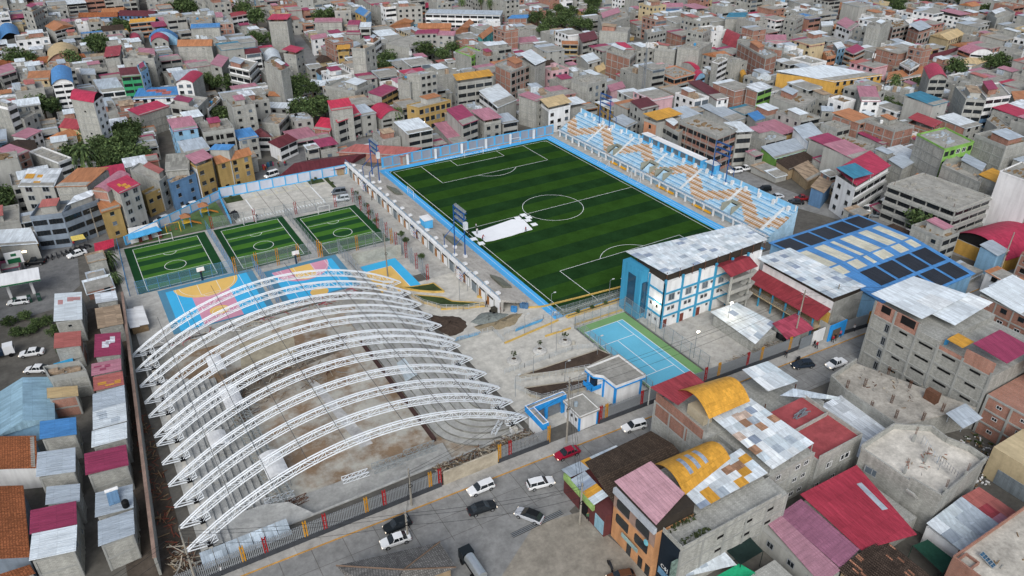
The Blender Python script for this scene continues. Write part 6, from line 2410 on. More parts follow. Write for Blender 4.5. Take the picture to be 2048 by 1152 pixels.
for k, (a, b, lb) in enumerate((((-9.28,-124.96),(-12.56,-130.21), 'washing line with pale clothes on the cement terrace'),((-11.40,-129.24),(-12.71,-133.66), 'washing line with dark clothes on the cement terrace'))):
 t = thing('washing_line', lb, 'washing line', (*a, 7.9))
 q = MB()
 q.bar((*a, 9.8),(*b, 9.8), .02)
 q.bar((*a, 7.9),(*a, 9.8), .04)
 q.bar((*b, 7.9),(*b, 9.8), .04)
 q.build('line', STEEL, t)
 for i in range(8):
  p = lerp(a, b, (i + .7) / 9)
  q = MB()
  q.wall((p[0] - .25, p[1] - .1),(p[0] + .25, p[1] + .1),8.9,9.8, .04)
  q.build('garment', mat('cloth%d' % (k * 2 + i % 2),['#c8ccd0', '#9db0c4', '#20242e', '#2c3550'][k * 2 + i % 2]), t)
debris('roof_clutter', 'timber, bricks and buckets lying on the cement terrace', -16.5,-130,-8,-126,22,7.95,[WOOD, BRICK, GREY], seed=41, L0=.2, L1=.9, r=.07, h=.15)
debris('roof_clutter', 'cement bags, rods and boards lying on the bare slab', -1,-116,10,-104,40,5.02,[GREY, RUST, WOOD, mat('pale_offcut', '#b0a898')], seed=43, L0=.2, L1=1.0, r=.06, h=.12)
t = house('low_block_house', 'low block house with pale roof between red terrace and bare slab', (-16.2,-119.5,-5,-106.8),3.4, BLOCK)
flat_sheet(t, [(-16.3,-119.6),(-4.9,-119.6),(-4.9,-106.7),(-16.3,-106.7)],[3.6,3.6,4.1,4.1], RC['W'], 'pale_roof')
debris('roof_clutter', 'boards and pots on the brick walled slab', -24,-150,-9,-144,18,7.85,[GREY, WOOD], seed=44, L0=.2, L1=.9, r=.06, h=.12)
# zinc and pink roof below, green shade cloths
t = house('zinc_roof_house', 'white house with zinc and dusty pink roof sheets below the cement terrace', (-20.6,-140,-7.6,-134.8),4.0, WHITE)
patched(t, [(-21.1,-140.6),(-11.5,-141.2),(-11.5,-134.4),(-21.1,-134.8)],[4.6,4.8,5.2,5.0],4,3,[METS[1], METS[2], METS[0]], seed=31)
patched(t, [(-11.5,-141.2),(-6.8,-141.2),(-7.0,-134.6),(-11.5,-134.4)],[4.85,4.85,5.2,5.2],2,3,[RC['S'], RC['p'], RC['r']], seed=32)
for (C4, z, lb) in (([(-24.97,-135.69),(-21.92,-136.12),(-22.02,-140.42),(-25.76,-141.05)],3.2, 'dark green shade cloth below the zinc roof'),
     ([(-50.09,-121.58),(-45.07,-121.53),(-45.43,-124.90),(-50.18,-124.98)],3.4, 'black green shade cloth over a yard'),([(-54.25,-124.39),(-49.80,-124.47),(-49.07,-126.85),(-53.01,-127.13)],3.0, 'bright green shade cloth over the yard at the bottom edge')):
 q = MB()
 n = 8
 for i in range(n):
  for j in range(n):
   P = lambda u, v: (*lerp(lerp(C4[0], C4[1], u), lerp(C4[3], C4[2], u), v), z - .9 * math.sin(PI * u) * math.sin(PI * v) * .6)
   q.poly([P(i / n, j / n), P((i + 1) / n, j / n), P((i + 1) / n, (j + 1) / n), P(i / n, (j + 1) / n)])
 for p in C4:
  q.bar((*p, 0),(*p, z), .05)
 tag(q.build('shade_cloth', mat('shade_' + lb[:6], '#1f8a62' if 'bright' in lb else ('#23463a' if 'dark' in lb else '#1c2a28')), loc=(*C4[0],0)), lb, 'shade cloth')
t = house('yard_shed', 'white patched sheet roof of a yard shed at the bottom edge', (-51.5,-134,-44.5,-126.5),2.6, BLOCK)
patched(t, [(-58.29,-122.16),(-50.43,-124.54),(-50.37,-121.66),(-57.68,-121.76)],[3.0,3.1,3.3,3.2],6,2, METS5, seed=33)
t = house('brick_slab_house', 'brick walled roof slab with solar panel at the bottom right corner', (-27.0,-156,-4,-141.8),7.7, BRICK)
q = MB()
q.box(-26.9,-155.9,7.7,-4.1,-141.9,7.85)
q.build('roof_slab', mat('cement_slab', '#9d9488'), t)
q = MB()
q.wall((-27,-156),(-27,-141.9),7.7,8.5, .2)
q.wall((-27,-141.9),(-4,-141.9),7.7,8.5, .2)
q.build('parapet', BRICK, t)
p = (-25.74,-143.35)
q = MB()
for s in ((-1.1,-1.0,1.1,-.8),(-1.1, .8,1.1,1.0),(-1.1,-.8,-.9, .8),(.9,-.8,1.1, .8)):
 q.box(p[0] + s[0], p[1] + s[1],7.85, p[0] + s[2], p[1] + s[3],8.3)
q.build('hatch_curb', BRICK, t)
p = (-23.41,-144.69)
t = thing('solar_module', 'tilted solar panel on the brick walled slab', 'solar panel', (*p, 7.85))
q = MB()
q.hexa([(p[0] - .5, p[1] - 1.1,8.0),(p[0] + .5, p[1] - 1.1,8.0),(p[0] + .5, p[1] + 1.1,8.7),(p[0] - .5, p[1] + 1.1,8.7)],[(p[0] - .5, p[1] - 1.1,8.05),(p[0] + .5, p[1] - 1.1,8.05),(p[0] + .5, p[1] + 1.1,8.75),(p[0] - .5, p[1] + 1.1,8.75)])
q.build('frame', WALU, t)
for i in range(2):
 for j in range(5):
  q = MB()
  P = lambda u, v: (p[0] - .45 + .9 * u, p[1] - 1.05 + 2.1 * v, 8.07 + .70 * v)
  q.poly([P(i / 2 + .03, j / 5 + .02), P((i + 1) / 2 - .03, j / 5 + .02), P((i + 1) / 2 - .03,(j + 1) / 5 - .02), P(i / 2 + .03,(j + 1) / 5 - .02)])
  q.build('cell', BGLASS, t)
t = house('cream_garage_house', 'cream house with grey garage door at the right edge', (2.5,-141,11.5,-131),6.5,[WC['c']])
q = MB()
q.box(2.42,-139,0,2.5,-133,3.0)
q.build('garage_door', mat('grey_shutter', '#7b858b'), t)
debris('rubble', 'rubbish and weeds on the empty plot beside the block house', -2,-133,11.5,-123.5,260,0,[WHITE, GREY, LAWN, WOOD], seed=14, L0=.2, L1=.9, r=.12, h=.3)
# dark hipped roof at the bottom edge
HR = [(-104.22,-95.96),(-100.02,-95.73),(-86.42,-99.32),(-86.48,-104.32)]
t = thing('dark_hip_house', 'house with dark weathered hipped roof at the bottom edge of the street', 'house', (-86,-106,0))
HH = [(-86.51,-104.35),(-86.48,-98.99),(-101.37,-95.16),(-99.43,-102.90)]
q = MB()
q.prism(inset(HH, .6),0,4.0)
q.build('wall', WC['a'], t)
AP = (-93.89,-102.73)
AP2 = (-97.87,-105.02)
NT = mat('weathered_tile', '#767573', 'tile', var=.18)
for f in ([(*HH[0],4.0),(*HH[1],4.0),(*AP, 6.4)],[(*HH[1],4.0),(*HH[2],4.0),(*AP, 6.4)],[(*HH[2],4.0),(*HH[3],4.0),(*AP2,6.4),(*AP, 6.4)],[(*HH[3],4.0),(*HH[0],4.0),(*AP, 6.4),(*AP2,6.4)]):
 q = MB()
 q.poly(f)
 q.poly([(x, y, z - .15) for x, y, z in f[::-1]])
 q.build('roof_slope', NT, t)
for a in (HH[0], HH[1], HH[2]):
 q = MB()
 q.bar((*a, 4.05),(*AP, 6.45), .12,5)
 q.build('hip_ridge', mat('ridge_tile', '#6e5d50', var=.25), t)
# ---------------------------------------------------------------- two rows of houses along the alley at the left
ALLEY = [
(-131.8,-5.6,-126.5,-6.7,-125.5,6.0,6.0,2,'gs','gs','swS','white and pink roofed house at the head of the left row'),
(-132.5,-16.2,-127.7,-17.0,-127.2,-11.0,5.7,2,'g-','r-','sS','house with salmon ribbed roof below the white and pink one'),
(-133.8,-26.5,-127.6,-27.9,-128.5,-23.5,5.1,2,'g-','gs','Fk','grey block terrace house with blue tarpaulin beside it'),
(-134.8,-32.1,-129.8,-33.4,-129.7,-29.9,4.8,2,'r-','g-','sP','brick terrace house with beige sheet roof'),
(-136.4,-45.7,-130.9,-46.8,-130.6,-41.7,6.0,2,'g-','gs','sb','house with bright blue sheet roof in the left row'),
(-137.4,-55.6,-131.9,-56.7,-131.4,-50.4,6.0,2,'g-','g-','sz','house with grey zinc roof below the blue one'),
(-136.6,-62.3,-132.0,-63.6,-131.6,-59.4,5.4,2,'g-','g-','sz','low house with streaked zinc roof above the magenta one'),
(-138.8,-68.4,-132.7,-69.1,-132.4,-63.9,6.0,2,'g-','gs','sm','house with magenta sheet roof in the left row'),
(-139.1,-73.8,-133.3,-74.6,-132.7,-69.3,6.0,2,'g-','gs','sw','house with clean white sheet roof below the magenta one'),
(-124.1,-11.2,-119.1,-11.0,-118.8,-2.0,4.8,2,'g-','gs','su','house with patchwork of rusty sheets beside the long alley wall'),
(-123.3,-0.4,-118.9,-0.3,-118.8,4.5,5.1,2,'g-','g-','sW','small shed with white sheets at the top of the alley'),
(-125.8,-24.2,-121.1,-25.0,-120.1,-16.3,6.0,2,'g-','gs','smw','house with magenta and white roof in the inner row'),
(-126.9,-30.7,-121.7,-30.6,-121.3,-26.4,6.0,2,'g-','gs','spm','house with pale and dark pink roof in the inner row'),
(-127.0,-36.0,-121.9,-35.9,-121.6,-31.2,6.0,2,'g-','g-','sSy','house with salmon and orange roof in the inner row'),
(-127.8,-42.5,-122.4,-41.6,-121.9,-36.1,6.0,2,'g-','gs','sz','house with pale zinc roof in the inner row'),
(-128.3,-47.8,-122.9,-47.4,-122.4,-41.8,6.0,2,'g-','gs','swz','house with white and grey roof in the inner row'),
(-129.0,-52.6,-123.5,-52.3,-123.0,-47.8,6.0,2,'g-','gs','sw','house with long white roof above the magenta one in the inner row'),
(-130.5,-59.2,-124.2,-59.5,-123.9,-54.0,6.0,2,'g-','gs','sm','house with magenta roof and dark red lower wall in the inner row'),
(-130.2,-69.4,-124.9,-69.6,-124.3,-64.2,5.7,2,'g-','g-','sz','house with zinc roof carrying a solar heater'),
(-130.4,-75.7,-125.5,-75.3,-125.0,-70.1,5.7,2,'g-','gs','sz','last zinc roofed house of the inner row near the street'),
(-143.6,-37.7,-134.2,-37.4,-133.7,-22.9,5.1,2,'L-','L-','GL','large hall with pale blue ribbed gable roof at the left edge'),
(-144.8,-48.2,-137.4,-51.3,-137.2,-42.2,5.1,2,'w-','L-','sT','house with ribbed orange tile roof at the left edge'),
(-144.7,-69.6,-139.2,-71.8,-139.5,-55.1,5.4,2,'d-','d-','sT','large ribbed orange tile roof near the bottom left corner'),
(-143.1,-74.7,-138.9,-74.5,-139.5,-72.4,4.5,2,'g-','g-','sT','small ribbed orange roof at the bottom left corner'),
]
RC['L'] = mat('roof_pale_blue', '#8fb0c2', 'sheet', rough=.5, rnd=0)
for (x0, y0, x1, y1, x2, y2, h, fl, lf, fr, rf, lb) in ALLEY:
 building((x0, y0),(x1, y1),(x2, y2), h, fl, lf, fr, rf, lb, name='row_house', group='houses in two rows along the alley')
# long alley wall with pinkish coping
t = thing('long_boundary_wall', 'long rough block wall with faded pink coping between alley houses and hall', 'wall', (-121,-40,0))
a, b = (-117.63,4.65),(-123.80,-79.97)
q = MB()
q.wall(a, b, 0,3.8, .4)
q.build('wall', BLOCK, t)
q = MB()
q.wall(a, b, 3.8,4.0, .55)
q.build('coping', mat('pink_coping', '#8c776c', 'stain'), t)
p = (-127.26,-66.72)
t = thing('solar_heater', 'solar water heater with white tank on a zinc roof', 'solar heater', (*p, 5.7))
q = MB()
q.hexa([(p[0] - .8, p[1] - 1.2,5.8),(p[0] + .8, p[1] - 1.2,5.8),(p[0] + .8, p[1] + .9,6.7),(p[0] - .8, p[1] + .9,6.7)],[(p[0] - .8, p[1] - 1.2,5.9),(p[0] + .8, p[1] - 1.2,5.9),(p[0] + .8, p[1] + .9,6.8),(p[0] - .8, p[1] + .9,6.8)])
q.build('collector', mat('collector_blue', '#5f7f9e', 'sheet'), t)
q = MB()
q.bar((p[0] - .95, p[1] + 1.1,6.9),(p[0] + .95, p[1] + 1.1,6.9), .3,12)
q.build('tank', WHITE, t)
p = (-125.83,-69.05)
q = MB()
q.lathe((*p, 5.6),[(.5,0),(.55,1.0),(.4,1.25),(.2,1.35)],14)
tag(q.build('water_tank', BLACK, loc=(*p, 5.6)), 'black water tank beside the solar heater', 'water tank')
q = MB()
C4 = [(-133.60,-19.44),(-129.86,-19.21),(-129.98,-16.27),(-133.44,-16.83)]
q.hexa([(*p_, 2.6 + .2 * (i % 2)) for i, p_ in enumerate(C4)],[(*p_, 2.64 + .2 * (i % 2)) for i, p_ in enumerate(C4)])
tag(q.build('blue_tarpaulin', mat('tarp_blue', '#3d9bc9'), loc=(*C4[0],0)), 'bright blue tarpaulin slung between walls', 'tarpaulin')
# petrol station
t = thing('petrol_station_canopy', 'white flat petrol station canopy with green edge at the left', 'canopy', (*(-137.54,21.33),0))
C4 = [(-143.16,19.94),(-133.43,18.77),(-133.48,25.30),(-143.10,26.36)]
q = MB()
q.hexa([(*p, 4.6) for p in C4],[(*p, 5.2) for p in C4],0)
q.build('roof', WHITE, t)
q = MB()
q.wall(C4[0], C4[1],4.65,5.0, .1)
q.build('fascia', mat('petrol_green', '#1f5a3c'), t)
for f in (.25, .75):
 q = MB()
 p = lerp(lerp(C4[0], C4[3], .5), lerp(C4[1], C4[2], .5), f)
 q.box(p[0] - .3, p[1] - .3,0, p[0] + .3, p[1] + .3,4.6)
 q.build('column', WHITE, t)
for f in (.35, .65, .85):
 p = lerp(C4[0], C4[1], f)
 tt = thing('fuel_pump', 'dark green fuel pump under the canopy, %s from the left' % ('first', 'second', 'third')[int(f * 3.2) - 1 if f < .8 else 2], 'fuel pump', (p[0], p[1] - 1,0), 'fuel pumps')
 q = MB()
 q.box(p[0] - .4, p[1] - 1.3,0, p[0] + .4, p[1] - .7,1.9)
 q.build('body', mat('pump_green', '#27443a'), tt)
 q = MB()
 q.box(p[0] - .3, p[1] - 1.34,1.1, p[0] + .3, p[1] - 1.3,1.6)
 q.build('display', LGLASS, tt)
t = thing('petrol_sign', 'white and green petrol price pylon beside the market street', 'sign', (*(-138.73,37.31),0))
p = (-138.74,36.93)
q = MB()
q.box(p[0] - 1.9, p[1] - .2,2.2, p[0] + 1.9, p[1] + .2,5.4)
q.build('board', WHITE, t)
q = MB()
q.box(p[0] - 1.5, p[1] - .25,2.3, p[0] + 1.3, p[1] - .2,3.7)
q.build('price_panel', MATS['petrol_green'], t)
q = MB()
q.box(p[0] - .5, p[1] - .27,4.3, p[0] + .7, p[1] - .2,5.0)
q.build('emblem', MATS['petrol_green'], t)
for x in (-1.5,1.5):
 q = MB()
 q.bar((p[0] + x, p[1],0),(p[0] + x, p[1],2.2), .1)
 q.build('post', STEEL, t)
# shop awnings and advertising on the slate building
for C4, z, m, lb in (([(-142.95,47.51),(-133.07,44.13),(-133.22,47.15),(-142.92,50.37)],3.0, RC['y'], 'orange awning over the market stalls at the left edge'),([(-125.50,43.01),(-122.21,42.78),(-122.60,45.19),(-125.62,45.24)],2.8, mat('yellow_awning', '#c9b766'), 'small yellow awning below the slate blue building'),
     ([(-120.99,32.09),(-116.16,34.13),(-115.84,38.16),(-120.59,37.58)],2.8, RC['R'], 'red awning beside the palm at the corner')):
 t = thing('awning', lb, 'awning', (*C4[0],0))
 flat_sheet(t, C4,[z - .4, z - .4, z, z], m, 'cloth')
 q = MB()
 for p in C4:
  q.bar((*p, 0),(*p, z - .2), .05)
 q.build('pole', STEEL, t)
a, b, c = (-133.80,49.62),(-126.65,48.47),(-119.37,51.00)
pan = [WHITE, mat('ad_yellow', '#b9b32c', 'stain', var=.25, rnd=0), WHITE, MATS['ad_yellow'], WHITE, MATS['ad_yellow']]
for k in range(6):
 p0, p1 = (lerp(a, b, k / 2), lerp(a, b, (k + 1) / 2)) if k < 2 else (lerp(b, c, (k - 2) / 4), lerp(b, c, (k - 1) / 4))
 q = MB()
 dy = -.8
 q.wall((p0[0] + .15, p0[1] + dy),(p1[0] - .15, p1[1] + dy),3.3,5.2, .1)
 tag(q.build('advert_panel', pan[k], loc=(*p0,3.3)), '%s %s advertising panel from the left on the slate blue building' % (('first', 'second', 'third', 'fourth', 'fifth', 'sixth')[k], 'yellow' if k % 2 else 'white'), 'advert panel', 'advertising panels on the slate blue building')
# ---------------------------------------------------------------- town houses surveyed one by one:  left, near, right roof corner, height, storeys, faces, roof
TOWN = [
(-115.6,116.8,-109.3,108.2,-105.7,115.7,22.4,8,'gs','ww','Vcd','narrow eight-storey white house with red barrel roof near the palms'),
(-118.8,190.3,-119.9,166.4,-112.5,165.7,15.4,6,'l-','wb','Vb','white house of ribbon windows under a blue barrel roof'),
(-127.1,213.7,-128.6,201.7,-120.3,198.8,8.4,3,'c-','cw','so','cream house with flat terracotta sheet roof left of the blue barrel roof'),
(-139.4,228.0,-137.7,215.3,-131.6,221.0,8.4,3,'gw','lb','sp','grey house with pale pink roof at the far left edge above the cream one'),
(-140.8,259.4,-139.9,249.6,-102.8,242.8,6.2,2,'c-','cw','GT','long cream school wing with terracotta tile roof on the left'),
(-117.8,268.0,-119.2,243.0,-106.1,240.9,9.0,3,'r-','r-','VPr','gymnasium with beige barrel roof and brown red gable'),
(-115.8,298.0,-112.5,282.3,-102.6,290.3,12.9,5,'l-','wB','Go','rounded white apartment house with orange roof'),
(-138.7,340.8,-137.9,310.4,-128.1,318.4,6.7,2,'l-','l-','Vbd','low hall with bright blue barrel roof at the left edge'),
(-130.0,295.3,-129.9,280.9,-115.4,282.0,8.4,3,'w-','ww','F','white house with dark windows below the rounded apartment house'),
(-94.7,180.8,-95.5,168.7,-88.0,167.3,12.9,5,'G-','Gb','sk','bright green apartment house with maroon roof'),
(-88.0,175.3,-88.4,162.7,-84.9,169.0,14.0,5,'l-','Lw','F','narrow pale blue house behind the green apartment house'),
(-91.9,185.3,-80.7,180.0,-77.6,188.0,15.1,5,'gs','gw','F','broad grey block house with bare wall above the green apartment house'),
(-84.1,196.9,-85.1,188.1,-79.4,183.0,16.8,6,'g-','g-','sp','grey house with pale pink sheet roof beside a narrow street'),
(-94.7,223.4,-97.6,208.3,-91.0,208.6,12.9,5,'g-','g-','Sr','grey house with two stacked brick red sheet roofs'),
(-90.2,167.3,-94.4,155.8,-75.0,148.4,7.3,3,'w-','ww','sbS','wide low house roofed in blue and red stripes'),
(-79.3,141.5,-73.4,139.1,-67.1,151.2,15.7,6,'ww','g-','Ucw','tall house with crimson barrel roof and glazed front beside palms'),
(-64.3,215.7,-67.4,204.5,-53.6,197.4,15.7,6,'g-','gs','Go','big bare grey block house with orange gable roof'),
(-51.5,256.3,-53.4,249.2,-39.9,244.8,12.9,5,'g-','g-','sb','grey house with long blue sheet roof'),
(-47.2,284.8,-50.5,266.3,-40.0,262.1,11.2,4,'r-','rw','F','brick house with grid of windows near the top left trees'),
(-34.8,281.6,-38.1,260.9,-30.3,258.3,11.2,4,'r-','rw','F','brick house with framed windows, right of a similar brick house'),
(-60.2,172.6,-56.7,167.0,-50.1,182.3,12.3,4,'gw','g-','sp','grey house with pink roof and dark windows left of the rounded corner house'),
(-54.3,164.4,-48.9,153.2,-42.0,165.7,12.3,4,'wB','wB','F','white and black banded corner house with rounded balconies'),
(-85.0,121.4,-77.4,111.9,-71.7,122.4,11.8,4,'go','go','F','unfinished grey house with open columns on its top floor'),
(-73.5,121.3,-73.1,117.6,-66.4,128.9,9.5,3,'w-','wb','F','white three-storey front with dark windows beside the unfinished grey house'),
(-98.6,133.8,-95.5,126.4,-84.1,132.8,9.0,3,'g-','g-','sc','long bare grey shed with crimson roof'),
(-126.3,129.3,-121.9,123.7,-114.3,129.1,6.2,2,'o-','os','Ho','house with wide orange hipped roof near the tall palm'),
(-121.7,134.7,-114.6,126.4,-108.9,134.6,7.8,3,'c-','cs','Gr','long house with brick red gable roof behind the orange hipped roof'),
(-136.0,128.8,-131.9,124.9,-126.6,131.7,7.3,3,'w-','ww','sp','white house with pale pink sheet roof at the left'),
(-139.4,144.8,-134.8,137.2,-132.1,140.6,14.0,5,'g-','wb','F','grey house with white balconies at the far left edge'),
(-132.9,142.2,-131.3,138.1,-126.9,144.4,9.0,3,'g-','lw','F','pale grey house between balconies and trees at the left'),
(-104.7,192.0,-103.6,173.3,-94.6,172.2,6.7,2,'w-','wb','sz','long white building under a pale metal roof below the green house'),
(-135.9,266.6,-135.6,256.6,-128.9,254.1,8.4,3,'g-','g-','F','bare grey block house left of the gymnasium'),
(-107.7,213.3,-108.2,205.2,-102.6,202.0,7.3,3,'l-','lw','sz','small grey house right of the blue barrel roof'),
(-78.4,287.5,-79.8,274.8,-75.1,272.0,6.2,2,'g-','g-','Vc','small hall with red barrel roof under trees'),
(-68.6,282.3,-71.2,266.8,-63.1,262.8,6.7,2,'g-','lw','Vc','second hall with red barrel roof right of a grey tower'),
(-68.8,288.2,-70.3,280.2,-56.9,273.2,7.3,3,'L-','L-','Vb','long hall with light blue barrel roof'),
(-81.7,364.6,-85.0,356.3,-72.7,355.9,6.7,2,'b-','bw','Go','blue walled school with orange roof near the top'),
(-73.1,354.8,-77.3,339.8,-59.5,327.5,7.3,3,'b-','bw','Gk','long blue school hall with maroon roof and pale bands'),
(-95.4,359.2,-97.5,349.4,-77.7,340.5,6.7,2,'b-','bw','GT','long school wing with orange tile roof near the top left'),
(-74.4,309.2,-76.1,300.8,-62.8,300.6,8.4,3,'s-','sB','s y','orange and white pavilion with round orange dome roof'),
(-123.7,312.3,-119.5,304.3,-113.9,318.4,16.8,6,'gw','gw','F','grey apartment tower block near the top left corner'),
(-5.0,310.8,-9.6,318.0,-2.1,318.3,8.4,3,'ww','ww','so','white house with orange sheet near the top'),
(-22.8,299.5,-24.3,290.2,-13.8,294.4,8.4,3,'w-','wb','sr','white house with red sheet roof near the top'),
(-13.9,240.5,-19.0,231.8,-10.0,227.3,16.8,6,'g-','g-','Sc','tall bare grey block house with crimson top near the top'),
(-26.7,182.5,-22.2,175.9,-16.1,182.5,12.3,4,'gs','gw','Sc','grey house with crimson sheet roof beside a white barrel roof'),
(-28.8,210.0,-32.3,192.4,-24.2,194.6,7.3,3,'l-','l-','Vw','low hall with white barrel roof by the steep street'),
(-43.8,146.1,-42.1,128.4,-37.8,132.4,16.8,6,'g-','g-','F','windowless grey tower house above the wooded bank'),
(-8.2,194.6,-8.7,185.7,-1.7,188.0,5.0,2,'c-','cs','Hn','old cream house with brown tiled hipped roof on the steep street'),
(-2.0,178.0,-4.7,172.0,1.2,170.5,12.3,4,'g-','ow','Sy','ochre house with orange sheet roof on the steep street'),
(-6.5,146.0,-2.0,142.1,4.6,146.9,17.4,6,'g-','gw','F','tall grey house with stacked open balconies right of the ochre one'),
(12.7,178.1,14.6,174.9,21.9,183.3,11.8,4,'wb','wb','F','rounded white house with oval windows'),
(-15.8,106.6,-12.5,100.3,-2.3,107.7,10.1,4,'g-','ob','sm','ochre house with big magenta sheet roof near the corner palm'),
(-1.6,99.6,2.6,96.7,9.9,97.5,16.8,6,'g-','lw','F','tall pale grey house with paired windows behind the ochre corner house'),
(-3.6,104.5,-1.6,97.6,5.4,103.4,14.0,5,'g-','g-','F','windowless grey block house left of the tall pale grey one'),
(-8.5,85.9,-6.2,80.5,8.5,83.2,9.5,3,'ow','oW','Fh','ochre corner house with red window panels on the market street'),
(-35.5,93.4,-36.6,83.0,-25.8,87.7,9.0,3,'l-','lb','sR','shop building with blue glass front and red sheet roof on the market street'),
(-35.8,94.5,-37.5,85.4,-29.5,84.8,12.9,5,'g-','g-','sR','small bright red roof raised above the glass fronted shop'),
(-26.7,97.8,-26.0,87.7,-19.6,88.2,8.4,3,'l-','lw','sz','grey house with zinc roof right of the glass fronted shop'),
(-35.5,105.7,-41.7,96.7,-37.0,91.1,3.6,1,'r-','r-','sR','low bright red roof left of the glass fronted shop'),
(17.2,98.3,15.3,91.1,31.5,90.4,14.6,5,'lw','lb','Syg','grey five-storey house with green and orange sheet roofs'),
(44.4,148.9,45.7,135.8,54.4,141.5,10.1,4,'g-','vw','F','grey house with green trimmed windows before the trees'),
(39.5,103.2,39.1,89.9,51.3,95.2,14.6,5,'r-','ro','F','unfinished brick house with open concrete frame'),
(23.7,89.0,21.1,69.8,33.0,74.9,9.0,3,'wb','l-','sw','white house with broad white metal roof behind the far pitch wall'),
(1.8,74.1,0.3,58.3,8.4,61.0,9.0,3,'l-','lb','sm','grey house with crimson roof and pale skylight strips'),
(-2.5,76.1,-5.1,55.5,1.0,55.2,3.9,1,'g-','g-','sp','low pink roof beside the far pitch wall'),
(81.0,253.5,74.0,244.7,109.2,218.6,8.4,3,'w-','wb','sz','long white three-storey school at the top'),
(68.2,262.0,48.9,240.8,65.3,245.0,5.6,2,'s-','s-','Go','orange tiled hip roof in front of the long white school'),
(67.3,239.1,62.0,229.4,78.2,220.0,5.6,2,'s-','s-','Go','long orange roof before the white school'),
(98.9,238.0,74.3,209.4,87.4,216.6,5.6,2,'s-','s-','Go','orange gable roof left of the teal building'),
(73.5,180.8,71.9,172.5,87.1,187.4,9.5,3,'t-','tp','Go','teal building of tall columns with orange roof by the curved street'),
(35.1,253.3,36.4,239.7,44.7,252.7,11.2,4,'ow','Lw','sb','blue and yellow house with blue roof near the top'),
(23.3,230.3,18.6,221.5,24.0,218.3,11.8,4,'g-','g-','sm','grey house with purple red roof left of a white roof'),
(27.4,225.0,22.7,214.6,28.1,212.1,11.2,4,'g-','lo','sw','open grey house with flat white roof'),
(21.3,227.8,16.1,216.0,22.2,212.2,9.0,3,'g-','gs','sm','grey house with crimson roof holding a pale skylight'),
(50.1,203.2,45.6,197.3,56.9,193.4,9.0,3,'g-','lw','sm','low house with crimson roof above the bare columns'),
(60.1,198.7,55.8,192.7,63.2,186.8,8.4,3,'g-','lw','sp','long pink roofed house right of the crimson one'),
(-61.2,85.5,-59.4,77.2,-51.4,82.4,6.7,2,'w-','wb','Hk','white house with maroon hipped roof on the market street'),
(-62.7,98.5,-63.0,92.2,-58.4,89.5,6.7,2,'w-','wb','Hk','small maroon roof left of the larger maroon hipped roof'),
(-58.1,103.4,-53.4,97.8,-47.3,107.0,6.2,2,'g-','lb','F','flat grey house with dark window strip behind the maroon roofs'),
(-44.9,141.2,-46.7,136.9,-40.6,131.7,6.2,2,'g-','g-','so','grey house with small orange sheet roof beside the wooded bank'),
(-48.2,128.6,-50.5,123.4,-43.7,118.1,5.6,2,'l-','lw','sw','pale house with pinkish white roof below the wooded bank'),
(-24.0,151.8,-26.6,146.2,-21.6,141.1,5.6,2,'l-','lw','sw','small grey house with ribbed white roof'),
(-16.6,169.0,-17.1,161.4,-10.2,165.2,6.2,2,'L-','Lw','Hn','pale blue and white house with brown hipped roof and green awnings'),
(-24.8,130.0,-17.6,116.0,-6.9,123.8,7.8,3,'g-','gw','F','long low grey house in front of the bare slope'),
(24.1,182.9,29.8,167.8,45.3,176.8,9.5,3,'g-','go','Fr','grey house with a row of bare columns on its roof'),
(-1.6,221.0,-2.7,214.5,6.3,216.4,8.4,3,'w-','ww','sp','white house with pink roof beside the steep street'),
(14.6,261.9,11.6,253.9,25.5,247.8,8.4,3,'g-','gs','sp','broad grey house with faded pink roof'),
(27.3,264.7,24.5,256.0,32.9,253.2,11.8,4,'l-','lw','F','grey house of many windows near the top'),
(62.6,260.9,60.1,251.5,74.0,247.8,11.2,4,'g-','lw','F','long grey house near the top before the street'),
(99.6,106.5,100.3,90.3,108.3,96.1,12.3,4,'r-','ro','F','brick house of concrete grid below the trees'),
(109.7,113.3,107.6,103.2,111.5,100.9,13.4,5,'g-','g-','sc','crimson sheet penthouse on the brick grid house'),
(103.4,76.8,102.4,63.3,115.3,65.3,9.5,3,'sB','sB','Fk','rounded corner house with orange brick floors and cluttered grey roof'),
(102.7,56.0,98.0,34.1,104.3,33.4,9.5,3,'l-','ww','sk','long white house with dark brown roof strip'),
(53.8,25.2,54.3,18.3,66.9,19.2,12.9,5,'sw','l-','Sy','salmon house with bright orange sheet roof behind the painted stand'),
(58.6,20.8,57.0,9.8,64.7,14.2,9.5,3,'lb','l-','F','grey house with curved balconies beside the salmon house'),
(60.8,14.1,60.5,-4.2,71.7,-2.0,11.8,4,'rb','rb','Frk','large brick house with ribbon windows behind the painted stand'),
(72.5,5.3,70.4,-3.1,76.4,-5.2,12.3,4,'g-','lb','Sw','house with white sheet roof on posts behind the brick house'),
(62.6,43.4,61.1,34.2,69.8,34.7,11.2,4,'lw','gw','sk','pale house with maroon and dark roof at the foot of the radio mast'),
(51.2,39.4,51.8,30.7,59.0,33.2,7.3,3,'l-','lw','sz','low house with pale metal roof behind the painted stand'),
(36.0,63.8,34.4,55.4,45.9,56.5,10.6,4,'g-','ww','SP','white house with tan sheet roof behind the far stand corner'),
(31.0,71.0,33.8,62.5,39.3,64.3,11.2,4,'g-','gw','sp','grey house with faded pink roof beside the tan roof'),
(59.9,77.2,60.8,67.3,72.2,70.0,11.2,4,'g-','gW','Fk','flat grey house with square windows and pale roof slab'),
(77.8,76.8,75.1,70.6,84.7,72.8,6.7,2,'p-','ps','sp','low pink roofed house beside the flat grey one'),
(123.5,143.8,133.6,133.9,141.7,141.7,11.8,4,'g-','g-','Fh','long bare grey wall house below the trees'),
